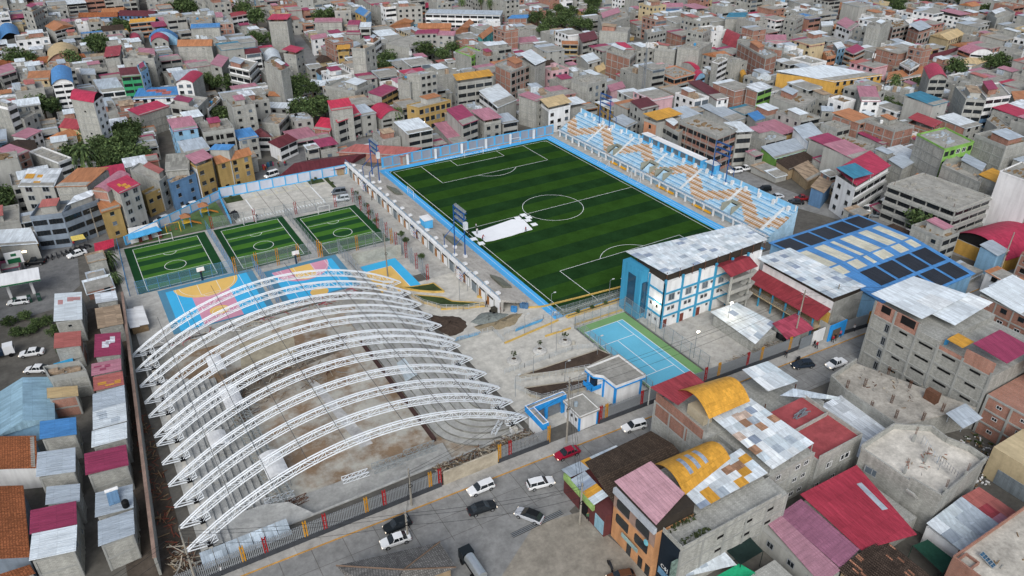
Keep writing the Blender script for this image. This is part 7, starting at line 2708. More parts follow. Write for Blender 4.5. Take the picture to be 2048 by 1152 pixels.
(147.2,176.7,132.5,153.6,161.4,166.6,11.2,4,'g-','gs','F','grey block house with small crimson shelter right of the trees'),
(91.4,115.3,88.5,104.7,97.6,107.2,9.0,3,'l-','lw','sw','house with broad white roof left of the brick grid house'),
(94.2,109.6,91.4,101.1,99.9,106.2,6.2,2,'c-','c-','GP','low tan gabled hall'),
(52.1,104.6,50.1,89.1,58.6,93.6,16.8,6,'g-','gs','Sw','tall bare grey house with white blue roof near the brick frame'),
(144.0,133.3,139.8,125.8,154.4,128.9,11.2,4,'g-','lw','F','grey house beside the narrow lane'),
(123.3,101.0,129.6,94.0,134.9,97.6,11.2,4,'g-','gs','F','bare grey house with slit windows'),
(130.0,93.0,136.2,85.3,150.8,92.3,12.9,5,'g-','g-','F','wide bare grey block wall house'),
(131.4,93.2,132.0,81.2,136.9,84.0,7.3,3,'l-','l-','Uc','long narrow crimson barrel roof'),
(118.7,70.4,115.6,64.8,124.1,67.3,9.0,3,'l-','Lb','Vc','pale blue house with small crimson barrel roof'),
(125.5,66.1,125.7,62.6,134.9,66.4,12.9,5,'g-','wb','F','narrow white house of four window bands'),
(139.9,62.9,134.6,56.6,138.1,56.9,8.4,3,'o-','ow','Vy','small house with yellow barrel roof'),
(157.6,82.7,146.5,55.6,155.8,57.8,14.0,5,'r-','r-','F','large brick wall house at the right'),
(160.9,120.7,162.6,110.9,172.5,115.7,12.3,4,'gw','gw','F','pale grey house with dark square windows'),
(173.7,108.4,169.5,94.9,184.8,105.2,12.3,4,'g-','gw','Vr','grey house with faded red barrel roof'),
(206.6,137.8,197.0,130.9,206.6,126.1,13.4,5,'g-','g-','st','grey house with teal sheet roof near the top'),
(219.0,205.9,210.6,196.7,222.8,191.5,6.7,2,'b-','b-','sp','long pink roof near the top above trees'),
(93.3,38.3,93.1,20.5,102.2,21.5,5.6,2,'l-','l-','sz','long low zinc roof behind the brick house'),
(112.6,33.8,112.7,27.4,123.3,29.6,11.8,4,'r-','vb','sW','brick and green house with grey hipped metal roof'),
(100.4,20.2,98.0,13.6,104.3,14.5,6.7,2,'l-','lw','sb','low house with blue sheet roof'),
(103.0,147.6,100.2,143.0,106.9,138.5,8.4,3,'o-','oB','so','ochre house with balconies below the trees'),
(110.8,144.3,104.5,132.3,116.1,134.8,11.2,4,'l-','gB','Skr','grey house with dark red sheet and balconies'),
(85.6,164.0,82.8,154.6,93.8,152.9,8.4,3,'g-','gs','sp','pale house with pink roof edge left of the trees'),
(117.4,219.4,111.3,214.7,122.1,210.5,7.3,3,'r-','r-','sb','long house with blue roof left of the trees'),
(138.1,42.1,149.9,21.6,175.9,18.3,12.3,4,'m-','mO','sw','large mustard sports hall with white metal roof'),
(142.9,7.0,131.5,-4.1,137.6,-8.0,14.0,5,'gs','ww','sp','narrow white house with blue trim and pink roof'),
(185.0,7.8,170.9,-4.1,177.3,-7.8,17.9,6,'g-','gb','Vc','tall grey house with red barrel roof on the right'),
(175.7,-12.2,163.5,-24.1,168.3,-28.6,14.0,5,'g-','gb','Fhk','grey four-storey house with white sheets on its terrace at the right'),
(184.2,-15.2,171.0,-27.2,182.3,-29.7,14.0,5,'g-','wbb','Fhk','house with blue lower floors and white upper band at the right'),
(139.4,-18.6,139.9,-28.6,148.6,-26.4,9.5,3,'r-','r-','Sru','brick house with brown sheet roof and white panels'),
(264.7,40.6,260.9,31.8,267.4,22.9,10.1,4,'sb','wb','Vp','orange and white house with dusty pink barrel roof'),
(242.2,42.5,222.1,37.8,259.2,41.2,6.7,2,'l-','l-','Gk','market hall with maroon and pale banded roof'),
(255.4,29.1,237.8,28.6,246.3,21.1,6.2,2,'w-','ww','sP','pale green roofed market hall right of the maroon one'),
(205.8,31.4,200.7,22.6,211.8,25.9,9.5,3,'wb','wb','F','white and blue school tower'),
(194.8,28.7,182.5,21.0,205.8,20.0,7.3,3,'w-','wW','so','white and blue school with orange roof'),
(229.1,68.1,229.5,60.7,247.5,67.6,16.8,6,'g-','g-','F','tall bare grey house with blue tarpaulin on top'),
(261.4,78.6,252.9,69.5,268.3,71.0,12.9,5,'r-','ro','F','brick unfinished house behind the tall bare grey one'),
(262.5,68.0,257.0,57.6,272.1,60.7,14.0,5,'r-','ro','Sz','brick house with open floors left of the church'),
(240.2,94.0,235.2,81.1,252.3,88.8,12.3,4,'wW','ww','sp','white house with oval windows and pink roof'),
(298.5,136.7,290.5,128.2,303.5,128.1,7.3,3,'g-','o-','sy','low house with orange sheet roof near the top right'),
(282.1,66.9,280.0,54.7,301.7,59.1,8.4,3,'c-','cp','GP','cream church with arched front'),
(331.0,66.7,320.5,55.4,346.1,60.1,12.9,5,'g-','g-','Fh','big bare grey house with white tower at the top right'),
(204.3,59.5,202.0,52.5,216.2,56.9,10.1,4,'sB','sB','sm','rounded orange brick house with crimson roof'),
(212.1,72.5,206.7,65.2,212.9,65.4,9.5,3,'l-','Lw','sw','house with white roof left of the orange brick one'),
(195.5,64.4,189.2,57.1,195.6,57.4,8.4,3,'s-','sb','F','orange red house left of the rounded one'),
(118.4,25.9,117.7,9.4,132.6,15.7,9.0,3,'l-','gw','F','rounded grey concrete house with curved balcony'),
(100.8,-0.9,95.0,-12.7,105.4,-12.0,7.3,3,'w-','Lw','sz','white and pale blue house with big zinc roof'),
(124.5,7.2,121.2,3.9,124.6,1.0,9.5,3,'g-','gw','sz','small grey house with zinc roof above the zinc roofed one'),
(115.8,-16.1,115.6,-26.6,118.3,-26.8,7.3,3,'l-','l-','sm','long crimson roof strip at right'),
(127.8,-28.7,127.1,-34.1,139.0,-34.6,7.3,3,'g-','g-','sm','pink crimson roof below the brick house at the right'),
(162.1,70.2,165.3,62.9,171.4,67.6,14.0,5,'r-','gw','F','brick and grey house at the left of the pink wall'),
(205.2,108.9,196.5,100.8,205.9,95.3,7.3,3,'p-','p-','sp','long bright pink shed'),
(198.0,-21.8,189.0,-28.7,194.7,-31.2,11.2,4,'g-','gw','so','grey house with orange sheet at the right edge'),
(162.7,-33.8,152.6,-46.3,159.9,-44.7,9.5,3,'l-','gs','Fk','pale house with junk on its roof at the right edge'),
(252.9,113.5,246.3,107.2,253.5,104.9,8.4,3,'g-','g-','sw','small house with white roof near the white oval windowed one'),
(226.6,116.6,226.7,109.1,241.3,115.8,12.3,4,'gw','gw','F','grey house of dark windows near the top'),
(-130.6,54.9,-133.1,46.8,-125.8,45.0,9.0,3,'d-','db','Fh','slate blue curved shop building with advertising band on the market street'),
(-122.3,52.0,-125.8,45.0,-116.7,49.6,9.0,3,'d-','db','Fh','right half of the slate blue shop building with green awning on its roof'),
(-131.5,74.4,-134.6,63.7,-126.0,59.0,12.9,5,'l-','lW','sWy','wide grey building with patched metal and orange roof'),
(-119.2,67.7,-126.0,58.5,-118.2,54.7,12.9,5,'l-','gs','so','terracotta half of the wide patched roof'),
(-117.2,52.8,-117.0,43.0,-111.7,44.7,9.0,3,'o-','ow','so','ochre house with brown sheet roof on the market street'),
(-113.6,51.2,-111.3,44.1,-105.4,48.2,12.9,5,'g-','lW','scy','grey and brown apartment house with crimson roof on the market street'),
(-117.7,51.5,-113.8,47.6,-106.7,57.3,13.4,5,'r-','l-','Up','brick house with long pink barrel roof behind the market street'),
(-105.1,56.9,-104.6,53.5,-99.9,56.7,6.2,2,'o-','ow','Fk','low ochre shop between taller houses'),
(-105.9,70.1,-100.1,55.9,-96.9,60.3,9.0,3,'g-','gw','Fh','grey house with small zinc shelter on its roof'),
(-97.6,57.8,-97.4,54.5,-89.4,58.9,8.4,3,'b-','bw','Fk','blue shop house on the market street'),
(-95.1,71.4,-97.6,59.5,-91.0,57.7,11.2,4,'g-','go','sa','house with grey ribbed asbestos roof over open columns'),
(-90.6,64.7,-89.2,57.7,-83.2,61.0,12.3,4,'w-','ow','Sp','ochre house with dusty red roof on the market street'),
(-82.9,66.6,-82.7,61.8,-71.0,64.9,10.6,4,'o-','ow','Go','ochre house row with arched windows on the market street'),
(-80.8,69.1,-83.3,66.2,-78.0,62.8,12.9,5,'l-','l-','sb','blue sheet roof above the ochre arched houses'),
(-140.2,105.8,-135.0,98.3,-130.8,102.6,10.1,4,'r-','rw','sp','brick house with pink roof at the left edge'),
(-131.3,107.9,-124.1,92.3,-120.3,95.1,7.3,3,'g-','wb','Fk','grey walled house with white balcony below the palms'),
(-142.9,53.7,-141.8,44.3,-132.9,40.9,5.0,2,'l-','l-','sw','row of market shops under white sheets at the left edge'),
(-142.1,83.4,-140.0,75.9,-137.4,79.6,4.5,2,'a-','a-','su','old house with rusty sheet roof at the left edge'),
(-51.2,69.4,-65.6,59.7,-44.9,55.8,3.6,1,'a-','a-','Gk','large low maroon roof between market street and parking lot'),
(-34.5,71.7,-42.6,69.3,-24.3,54.4,3.4,1,'r-','r-','sS','low dusty red roof behind the far corner of the stand'),
(70.1,-42.6,66.6,-52.7,88.6,-47.8,12.3,4,'ww','wB','Sc','white corner house with crimson roof behind the painted stand'),
(68.2,-43.9,66.9,-51.1,74.8,-51.4,13.7,5,'-','-','st','teal hexagonal roof on the white corner house'),
(77.4,-55.2,77.8,-75.3,94.1,-75.2,10.6,4,'lB','gB','Frk','long unfinished concrete house with rubble on its roof slab'),
(76.8,-76.1,76.3,-92.0,98.7,-94.3,7.3,3,'m-','m-','Ucd','large sports hall with crimson barrel roof and ochre front'),
(94.0,-75.3,93.3,-85.4,105.3,-84.5,18.2,6,'w-','g-','F','tall white painted blank wall house at the right edge'),
(110.3,-40.4,105.4,-53.0,119.3,-53.6,15.1,5,'g-','vW','F','tall grey house with lime green and orange front'),
(119.9,-52.9,117.3,-64.0,129.2,-64.8,16.8,6,'g-','g-','F','tall bare grey block house at the right edge'),
(72.1,-86.5,71.2,-91.9,76.8,-91.7,6.7,2,'L-','L-','sz','small pale blue box house with zinc roof'),
(78.4,-14.3,77.1,-21.2,92.4,-19.9,3.9,1,'a-','a-','sn','old adobe house with brown tiled roof behind the stand street'),
(79.2,-21.0,75.4,-30.3,84.5,-28.5,3.6,1,'a-','a-','su','low rusty roofed house behind the stand street'),
(67.6,-37.3,68.1,-42.0,77.1,-37.9,5.6,2,'b-','b-','su','blue fronted garage with brown roof by the stand street'),
(82.7,-3.6,79.8,-12.9,100.7,-12.8,4.5,2,'v-','vw','sz','pale shops behind the stand street'),
(101.6,-55.6,98.2,-69.5,109.2,-65.2,11.8,4,'g-','g-','F','grey house with yellow roof strip behind the unfinished one'),
(100.9,-66.8,100.7,-73.0,109.1,-72.2,12.9,5,'g-','g-','sy','house with bright orange roof at right'),
(103.1,-37.6,101.5,-44.1,111.0,-42.3,7.3,3,'g-','g-','sz','zinc roofed house behind the white corner house'),
]
for (x0, y0, x1, y1, x2, y2, h, fl, lf, fr, rf, lb) in TOWN:
 if lf == '-':
  q = MB()
  B = (x0 + x2 - x1, y0 + y2 - y1)
  t = thing('roof_canopy', lb, 'canopy', (x1, y1, h - 2.4), None)
  sheet_roof(t, [(x1, y1),(x2, y2), B, (x0, y0)], h, RC[rf[1]], slope=.6)
  for p in ((x1, y1),(x2, y2), B, (x0, y0)):
   q.bar((*lerp(p, ((x1 + B[0]) / 2,(y1 + B[1]) / 2), .08), h - 2.6),(*lerp(p, ((x1 + B[0]) / 2,(y1 + B[1]) / 2), .08), h - .3), .08)
  q.build('roof_post', FRAME, t)
  continue
 building((x0, y0),(x1, y1),(x2, y2), h, fl, lf, fr, rf.replace(' ', ''), lb)
# ---------------------------------------------------------------- the rest of the town: packed lots between the surveyed houses
CR = (Matrix.Rotation(R(-31.1089),3, 'Z') @ Matrix.Rotation(R(59.3348),3, 'X') @ Matrix.Rotation(R(0.2358),3, 'Z')).transposed()
def view(p):
 d = CR @ (Vector(p) - CAMP)
 return 1024 + 1515.56 * d.x / -d.z, 576 - 1515.56 * d.y / -d.z, -d.z
GX0, GX1, GY0, GY1 = -300,560,-160,620
occ = np.zeros((GY1 - GY0, GX1 - GX0), dtype=bool)
YY, XX = np.mgrid[GY0:GY1, GX0:GX1]
XX = XX + .5
YY = YY + .5
def mark(P, grow=.6):
 a = sum(P[i][0] * P[(i + 1) % len(P)][1] - P[(i + 1) % len(P)][0] * P[i][1] for i in range(len(P)))
 if a < 0:
  P = P[::-1]
 x0, x1 = min(p[0] for p in P) - 3, max(p[0] for p in P) + 3
 y0, y1 = min(p[1] for p in P) - 3, max(p[1] for p in P) + 3
 i0, i1 = max(0, int(x0 - GX0)), max(0, int(x1 - GX0))
 j0, j1 = max(0, int(y0 - GY0)), max(0, int(y1 - GY0))
 sx, sy = XX[j0:j1, i0:i1], YY[j0:j1, i0:i1]
 ins = np.ones(sx.shape, dtype=bool)
 for i in range(len(P)):
  a, b = P[i], P[(i + 1) % len(P)]
  l = dist(a, b) or 1
  ins &= ((b[0] - a[0]) * (sy - a[1]) - (b[1] - a[1]) * (sx - a[0])) / l > -grow
 occ[j0:j1, i0:i1] |= ins
PROT = {}
for (t, L, F, R_, B, h, fl, lf, fr, rf) in BLD:
 mark([F, R_, B, L])
 for top, n in ((1.0,6),(.75,4),(.5,3)):
  for i in range(n + 1):
   for j in range(n + 1):
    p = lerp(lerp(F, R_, i / n), lerp(L, B, i / n), j / n) if top == 1 else (lerp(F, R_, i / n) if j % 2 else lerp(L, F, i / n))
    x, y, d = view((*p, h * top))
    k = (int(x // 7), int(y // 7))
    PROT[k] = max(PROT.get(k, 0), d)
# reserved ground: the sports complex, front block, alley rows, streets, wooded plots
for P in (rect(-119,-100,63,60), rect(-66,-160,40,-90), rect(-150,-150,-118,12), rect(-160,-170,-60,-88),[(-148.37,57.37),(-124.17,43.06),(-115.62,47.59),(-118,40),(-118,0),(-148.04,1.84)],[(71.07,-18.76),(76.89,-33.83),(71.04,-43.33),(54.85,-33.77)]):
 mark(P, 0)
for S_ in STREETS:
 for i in range(len(S_) - 1):
  a, b = S_[i], S_[i + 1]
  l = dist(a, b)
  nx, ny = -(b[1] - a[1]) / l * 5.2,(b[0] - a[0]) / l * 5.2
  mark([(a[0] + nx, a[1] + ny),(a[0] - nx, a[1] - ny),(b[0] - nx, b[1] - ny),(b[0] + nx, b[1] + ny)],0)
TREES = [(-29.68,151.57),(-27.96,138.08),(-29.97,121.44),(-38.36,117.63),(-36.61,137.56),(-30.86,114.66),(-36.21,110.76),(19.91,170.09),(13.30,161.64),(34.52,172.33),(40.39,173.35),(53.44,170.28),(47.83,170.14),(-12.31,284.16),(-22.22,243.06),(-13.85,248.53),(-13.21,237.83),(21.08,270.92),(24.80,268.77),
  (-131.85,256.37),(-127.08,251.53),(-109.18,243.17),(-96.64,269.11),(-94.60,254.10),(-91.97,291.21),(-80.73,309.15),(-76.81,309.74),(-34.74,367.54),(-37.84,340.59),(-41.92,349.89),(-23.44,246.31),(-13.39,306.54),(-60.09,174.53),(-57.43,169.50),(-67.66,118.43),(-65.63,114.64),(-124.94,164.16),(-120.94,167.44),(-103.26,124.26),(-100.93,119.31),
  (-118.82,105.53),(-110.16,106.74),(-107.49,103.04),(-103.68,108.36),(-101.54,96.40),(-111.41,118.50),(-106.66,97.34),(-109.93,96.72),(-140.71,79.20),(-140.38,70.76),(117.07,186.21),(127.46,194.45),(135.44,198.74),(146.76,207.67),(157.92,217.55),(144.13,193.72),(143.59,185.12),(167.88,211.80),(187.73,235.83),(140.89,217.48),(157.13,228.22),(197.60,241.60),(186.22,208.01),(194.25,210.32),(128.36,208.92),
  (368.91,151.05),(362.50,139.09),(377.15,138.40),(398.71,142.04),(404.20,134.81),(403.03,123.52),(342.48,128.46),(375.66,91.96),(233.26,20.68),(162.09,1.60),(161.62,6.26),(198.13,16.73),(266.20,20.38),(260.75,13.41),(259.59,20.12),(77.89,-67.51)]
for p in TREES:
 if True:
  mark([(p[0] - 4, p[1] - 4),(p[0] + 4, p[1] - 4),(p[0] + 4, p[1] + 4),(p[0] - 4, p[1] + 4)],0)
 for z_ in (3,6,9):
  for u_ in (-4,0,4):
   x, y, d = view((p[0] + u_, p[1] - u_ * .5, z_))
   PROT[(int(x // 7), int(y // 7))] = max(PROT.get((int(x // 7), int(y // 7)),0), d)
# lanes of the street grid
for k in range(-5,10):
 occ |= (np.abs(XX - (20 + k * 62) - YY * .12) < 2.6)
for k in range(0,12):
 occ |= (np.abs(YY - (75 + k * 55) + XX * .10) < 2.4) & (YY > 62)
rf_ = random.Random(42)
lots = []
for (w, d) in ((10,12),(8,11),(9,8),(7,9),(7,7),(6,6),(5,5),(4,4)):
 for j in range(0, GY1 - GY0 - d):
  row = occ[j:j + d]
  i = 0
  while i < GX1 - GX0 - w:
   if row[:, i:i + w].any():
    i += 1
    continue
   x0, y0 = GX0 + i, GY0 + j
   px, py, dd = view((x0 + w / 2, y0 + d / 2,4))
   if dd < 20 or px < -260 or px > 2420 or py < -70 or py > 1190:
    i += w
    continue
   occ[j:j + d, i:i + w] = True
   lots.append((x0, y0, w, d, dd))
   i += w
lots.sort(key=lambda q: q[4])
WALLS = ['g'] * 28 + ['l'] * 12 + ['r'] * 5 + ['w'] * 6 + ['c', 'o', 'L', 'p']
ROOFS = ['F'] * 42 + ['sz'] * 14 + ['sw'] * 14 + ['sp'] * 5 + ['sc'] * 2 + ['sm'] * 3 + ['so'] * 3 + ['sS'] * 2 + ['Sz', 'Sm', 'Sw', 'Sp', 'Go', 'Hn', 'Gk', 'Vc', 'sb', 'st', 'sy', 'su', 'su', 'sW', 'sW', 'sW', 'sa', 'su', 'Gn']
LANDM = [('parking lot', (-66,57)),('far goal', (0,60)),('painted stand', (52,10)),('mustard sports hall', (151.23,22.62)),('green apartment house', (-95.24,172.32)),('beige gymnasium', (-113.01,248.21)),('teal building', (73.04,174.57)),('long white school', (92.47,233.55)),
  ('glass fronted shop', (-36.68,82.93)),('unfinished concrete house', (79.30,-74.54)),('radio mast', (92.71,71.62)),('brick grid house', (101.16,91.36)),('large brick wall house', (146.52,55.60)),('tall red vaulted house', (170.60,-4.29)),('wide patched roof', (-134.76,66.26)),('crimson sports hall', (91.39,-77.46)),('narrow red vaulted house', (-109.27,109.74)),('steep street', (-3.84,223.66))]
WNAME = {'g': 'grey block', 'l': 'grey plastered', 'r': 'brick', 'w': 'white', 'c': 'cream', 'o': 'ochre', 'L': 'pale blue', 'p': 'pinkish', 's': 'salmon'}
RNAME = {'F': 'flat roof', 'sz': 'zinc roof', 'sw': 'white roof', 'sp': 'pink roof', 'sc': 'crimson roof', 'sm': 'magenta roof', 'so': 'terracotta roof', 'sS': 'salmon roof', 'Sz': 'raised zinc roof', 'Sm': 'raised magenta roof', 'Sw': 'raised white roof', 'Sp': 'raised pink roof', 'Go': 'orange gable roof', 'Hn': 'brown hipped roof', 'Gk': 'maroon gable roof', 'Vc': 'crimson barrel roof', 'sb': 'blue roof', 'st': 'teal roof', 'sy': 'orange roof', 'su': 'rusty roof', 'sW': 'patched metal roof', 'sa': 'grey ribbed roof', 'Gn': 'old tiled roof'}
FARM = [BLOCK, PLAST, BRICK, WHITE, WC['c'], WC['o'], WC['L'], WC['p'], WC['s'], GREY, GLASS, FRAME, DARK, LGLASS] + [RC[k] for k in RC]
FI = {m.name: i for i, m in enumerate(FARM)}
far = MB()
def conflict(x0, y0, w, d, h, dd):
 n = c = 0
 for i in range(4):
  for j in range(4):
   for p in ((x0 + w * i / 3, y0 + d * j / 3, h),(x0 + w * i / 3, y0, h * j / 3),(x0, y0 + d * i / 3, h * j / 3)):
    x, y, q = view(p)
    n += 1
    if PROT.get((int(x // 7), int(y // 7)),0) > q + 4:
     c += 1
 return c / n
rank = {}
nind = 0
for (x0, y0, w, d, dd) in lots:
 small = w * d < 48
 fl = rf_.choice((2,3,3,4,4,5) if not small else (1,1,2,2))
 while fl > 1 and conflict(x0, y0, w, d, fl * 2.8, dd) > .12:
  fl -= 1
 h = fl * 2.8 + rf_.uniform(-.3, .4)
 if fl == 1:
  cf = conflict(x0, y0, w, d, 2.8, dd)
  h = 2.6 if cf < .5 else 1.6
 wl = rf_.choice(WALLS)
 rf = rf_.choice(ROOFS)
 if small and rf[0] in 'FSHG':
  rf = rf_.choice(('sz', 'sw', 'su', 'sp', 'sW'))
 if fl == 1 and rf[0] in 'SVF':
  rf = rf_.choice(('sz', 'sw', 'su', 'so', 'sp'))
 e = .12
 ang = rf_.uniform(-.05, .05)
 cx, cy = x0 + w / 2, y0 + d / 2
 def rot(x, y):
  return (cx + (x - cx) * math.cos(ang) - (y - cy) * math.sin(ang), cy + (x - cx) * math.sin(ang) + (y - cy) * math.cos(ang))
 F, R_, B, L = rot(x0 + e, y0 + e), rot(x0 + w - e, y0 + e), rot(x0 + w - e, y0 + d - e), rot(x0 + e, y0 + d - e)
 lf = wl + rf_.choice('--sw') if wl in 'glr' else wl + 'w'
 fr = (wl if rf_.random() < .7 else 'g') + rf_.choice('--wwsobbB')
 if nind < 72 and not small and -20 < view((cx, cy, 4))[0] < 2060:
  nind += 1
  lm = min(LANDM, key=lambda q: dist(q[1],(cx, cy)))[0]
  rank[lm] = rank.get(lm, 0) + 1
  n_ = rank[lm]
  ords = ['nearest', 'second nearest', 'third nearest', 'fourth nearest', 'fifth nearest', 'sixth nearest', 'seventh nearest', 'eighth nearest', 'ninth nearest', 'tenth nearest', 'eleventh nearest', 'twelfth nearest', 'thirteenth nearest', 'fourteenth nearest']
  lb = '%s-storey %s house, %s, %s to %s' % (['one', 'two', 'three', 'four', 'five'][fl - 1], WNAME[wl], RNAME[rf], ords[min(n_ - 1,13)], lm)
  building(L, F, R_, h, fl, lf, fr, rf, lb, rs=rf_)
  continue
 # farther houses, joined into one mass
 zt = h - (1.2 if rf[0] in 'GHV' else (2.0 if rf[0] == 'S' and fl > 1 else .15))
 wm = FI[{'g': BLOCK, 'l': PLAST, 'r': BRICK, 'w': WHITE, 'c': WC['c'], 'o': WC['o'], 'L': WC['L'], 'p': WC['p'], 's': WC['s']}[wl].name]
 C = [F, R_, B, L]
 far.hexa([(*p, 0) for p in C],[(*p, zt) for p in C], wm, FI[GREY.name], bottom=False)
 sth = zt / fl
 for a, b, st in ((L, F, lf),(F, R_, fr)):
  l = dist(a, b)
  ux = ((b[0] - a[0]) / l, (b[1] - a[1]) / l)
  nx = (ux[1],-ux[0])
  if wl in 'gr' and dd < 420:
   nc = max(1, round(l / 4))
   for i in range(nc + 1):
    p = lerp(a, b, i / nc)
    far.poly([(p[0] - ux[0] * .14 + nx[0] * .04, p[1] - ux[1] * .14 + nx[1] * .04,0),(p[0] + ux[0] * .14 + nx[0] * .04, p[1] + ux[1] * .14 + nx[1] * .04,0),(p[0] + ux[0] * .14 + nx[0] * .04, p[1] + ux[1] * .14 + nx[1] * .04, zt),(p[0] - ux[0] * .14 + nx[0] * .04, p[1] - ux[1] * .14 + nx[1] * .04, zt)], FI[FRAME.name])
   for j in range(1, fl + 1):
    far.poly([(a[0] + nx[0] * .05, a[1] + nx[1] * .05, j * sth - .3),(b[0] + nx[0] * .05, b[1] + nx[1] * .05, j * sth - .3),(b[0] + nx[0] * .05, b[1] + nx[1] * .05, j * sth - .02),(a[0] + nx[0] * .05, a[1] + nx[1] * .05, j * sth - .02)], FI[FRAME.name])
  pt = st[1]
  if pt == '-':
   continue
  n = max(1, int(l / {'w': 2.7, 's': 4.5, 'o': 3.6, 'b': 4.0, 'B': 4.0}[pt]))
  ww, hh, zo = {'w': (1.4,1.2,1.0), 's': (.8, .6,1.5), 'o': (l / n - .6,1.7, .6), 'b': (l / n - .5,1.2,1.0), 'B': (l / n - .5,1.3, .9)}[pt]
  for j in range(fl):
   if j * sth + zo + hh > zt:
    continue
   for i in range(n):
    if rf_.random() < (.4 if pt == 's' else .1):
     continue
    p = lerp(a, b, (i + .5) / n)
    z = j * sth + zo
    far.poly([(p[0] - ux[0] * ww / 2 + nx[0] * .06, p[1] - ux[1] * ww / 2 + nx[1] * .06, z),(p[0] + ux[0] * ww / 2 + nx[0] * .06, p[1] + ux[1] * ww / 2 + nx[1] * .06, z),(p[0] + ux[0] * ww / 2 + nx[0] * .06, p[1] + ux[1] * ww / 2 + nx[1] * .06, z + hh),(p[0] - ux[0] * ww / 2 + nx[0] * .06, p[1] - ux[1] * ww / 2 + nx[1] * .06, z + hh)], FI[rf_.choice((GLASS, GLASS, DARK, LGLASS)).name])
    if dd < 400:
     far.wall((p[0] - ux[0] * (ww / 2 + .1) + nx[0] * .08, p[1] - ux[1] * (ww / 2 + .1) + nx[1] * .08),(p[0] + ux[0] * (ww / 2 + .1) + nx[0] * .08, p[1] + ux[1] * (ww / 2 + .1) + nx[1] * .08), z - .14, z - .02, .2, FI[FRAME.name])
 if rf[0] == 'F':
  for i in range(4):
   far.wall(C[i], C[(i + 1) % 4], zt, zt + .6, .2, wm)
  if rf_.random() < .7 and not small:
   P, O = subrect(C, rf_)
   far.prism(P, zt, zt + 2.0, rf_.choice([wm, FI[PLAST.name], FI[BRICK.name]]))
   far.hexa([(*O[0], zt + 2.0),(*O[1], zt + 2.0),(*O[2], zt + 2.5),(*O[3], zt + 2.5)],[(*O[0], zt + 2.07),(*O[1], zt + 2.07),(*O[2], zt + 2.57),(*O[3], zt + 2.57)], FI[RC[rf_.choice('zwzwzwWpmSou')].name])
  for k in range(rf_.randrange(3,9)):
   p = lerp(lerp(F, R_, rf_.uniform(.1, .9)), lerp(L, B, rf_.uniform(.1, .9)), rf_.uniform(.1, .9))
   s = rf_.uniform(.2,1.5)
   far.box(p[0] - s, p[1] - s, zt, p[0] + s, p[1] + s, zt + rf_.uniform(.3,2.3), rf_.choice([wm, FI[PLAST.name], FI[RC['z'].name], FI[RC['w'].name], FI[RC['u'].name]]))
 else:
  rm = FI[RC[rf[1]].name]
  O = inset(C, -.3)
  if rf[0] in 'sS':
   s_ = rf_.uniform(.3,1.0)
   far.hexa([(*O[0], h - s_ - .08),(*O[1], h - s_ - .08),(*O[2], h - .08),(*O[3], h - .08)],[(*O[0], h - s_),(*O[1], h - s_),(*O[2], h),(*O[3], h)], rm)
   if rf_.random() < .4:
    u, v = rf_.uniform(.1, .5), rf_.uniform(.1, .5)
    q4 = []
    for a_, b_ in ((u, v),(u + .3, v),(u + .3, v + .4),(u, v + .4)):
     p = lerp(lerp(O[0], O[1], a_), lerp(O[3], O[2], a_), b_)
     q4.append((*p, h - s_ + s_ * b_ + .03))
    far.poly(q4, FI[RC[rf_.choice('zwpuWS')].name])
  else:
   m0, m1 = lerp(O[3], O[0], .5), lerp(O[1], O[2], .5)
   if rf[0] == 'H':
    m0, m1 = lerp(m0, m1, .25), lerp(m1, m0, .25)
   A = [(*p, zt) for p in O]
   P0, P1 = (*m0, h + .4),(*m1, h + .4)
   for f in ([A[0], A[1], P1, P0],[A[2], A[3], P0, P1],[A[3], A[0], P0],[A[1], A[2], P1]):
    far.poly(f, rm)
tag(far.build('distant_houses', FARM), 'mass of small distant houses filling the town', 'houses', kind='stuff')
print('houses', NB[0], 'lots', len(lots))
# ---------------------------------------------------------------- trees
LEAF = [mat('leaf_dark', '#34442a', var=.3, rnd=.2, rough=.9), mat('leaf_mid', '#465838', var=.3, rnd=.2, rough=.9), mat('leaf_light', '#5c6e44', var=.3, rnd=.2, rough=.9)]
BARK = mat('bark', '#5a4c40', var=.3)
def crown_mesh(seed):
 rr = random.Random(seed)
 q = MB()
 for c in range(34):
  th, u, r = rr.uniform(0,2 * PI), rr.uniform(-.6,1), rr.random() ** .4
  s = math.sqrt(max(0,1 - u * u))
  C = Vector((r * s * math.cos(th), r * s * math.sin(th), .25 + .75 * r * u)) * .8
  R0 = rr.uniform(.2, .38)
  for k in range(46):
   d = Vector((rr.gauss(0,1), rr.gauss(0,1), rr.gauss(0,1))).normalized() * R0 * rr.random() ** .33
   p = C + d
   a = Vector((rr.uniform(-1,1), rr.uniform(-1,1), rr.uniform(-1,1))).normalized() * .075
   b = Vector((rr.uniform(-1,1), rr.uniform(-1,1), rr.uniform(-1,1))).normalized() * .06
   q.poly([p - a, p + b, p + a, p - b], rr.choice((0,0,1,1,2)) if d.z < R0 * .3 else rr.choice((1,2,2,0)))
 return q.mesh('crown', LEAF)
CROWNS = [crown_mesh(s) for s in range(4)]
q = MB()
q.bar((0,0,-1),(.03,0,-.1), .11,6, r2=.07)
for a_ in range(4):
 q.bar((.03,0,-.25),(.45 * math.cos(a_ * 1.6), .45 * math.sin(a_ * 1.6), .35), .05,5, r2=.02)
TRUNK = q.mesh('trunk', BARK)
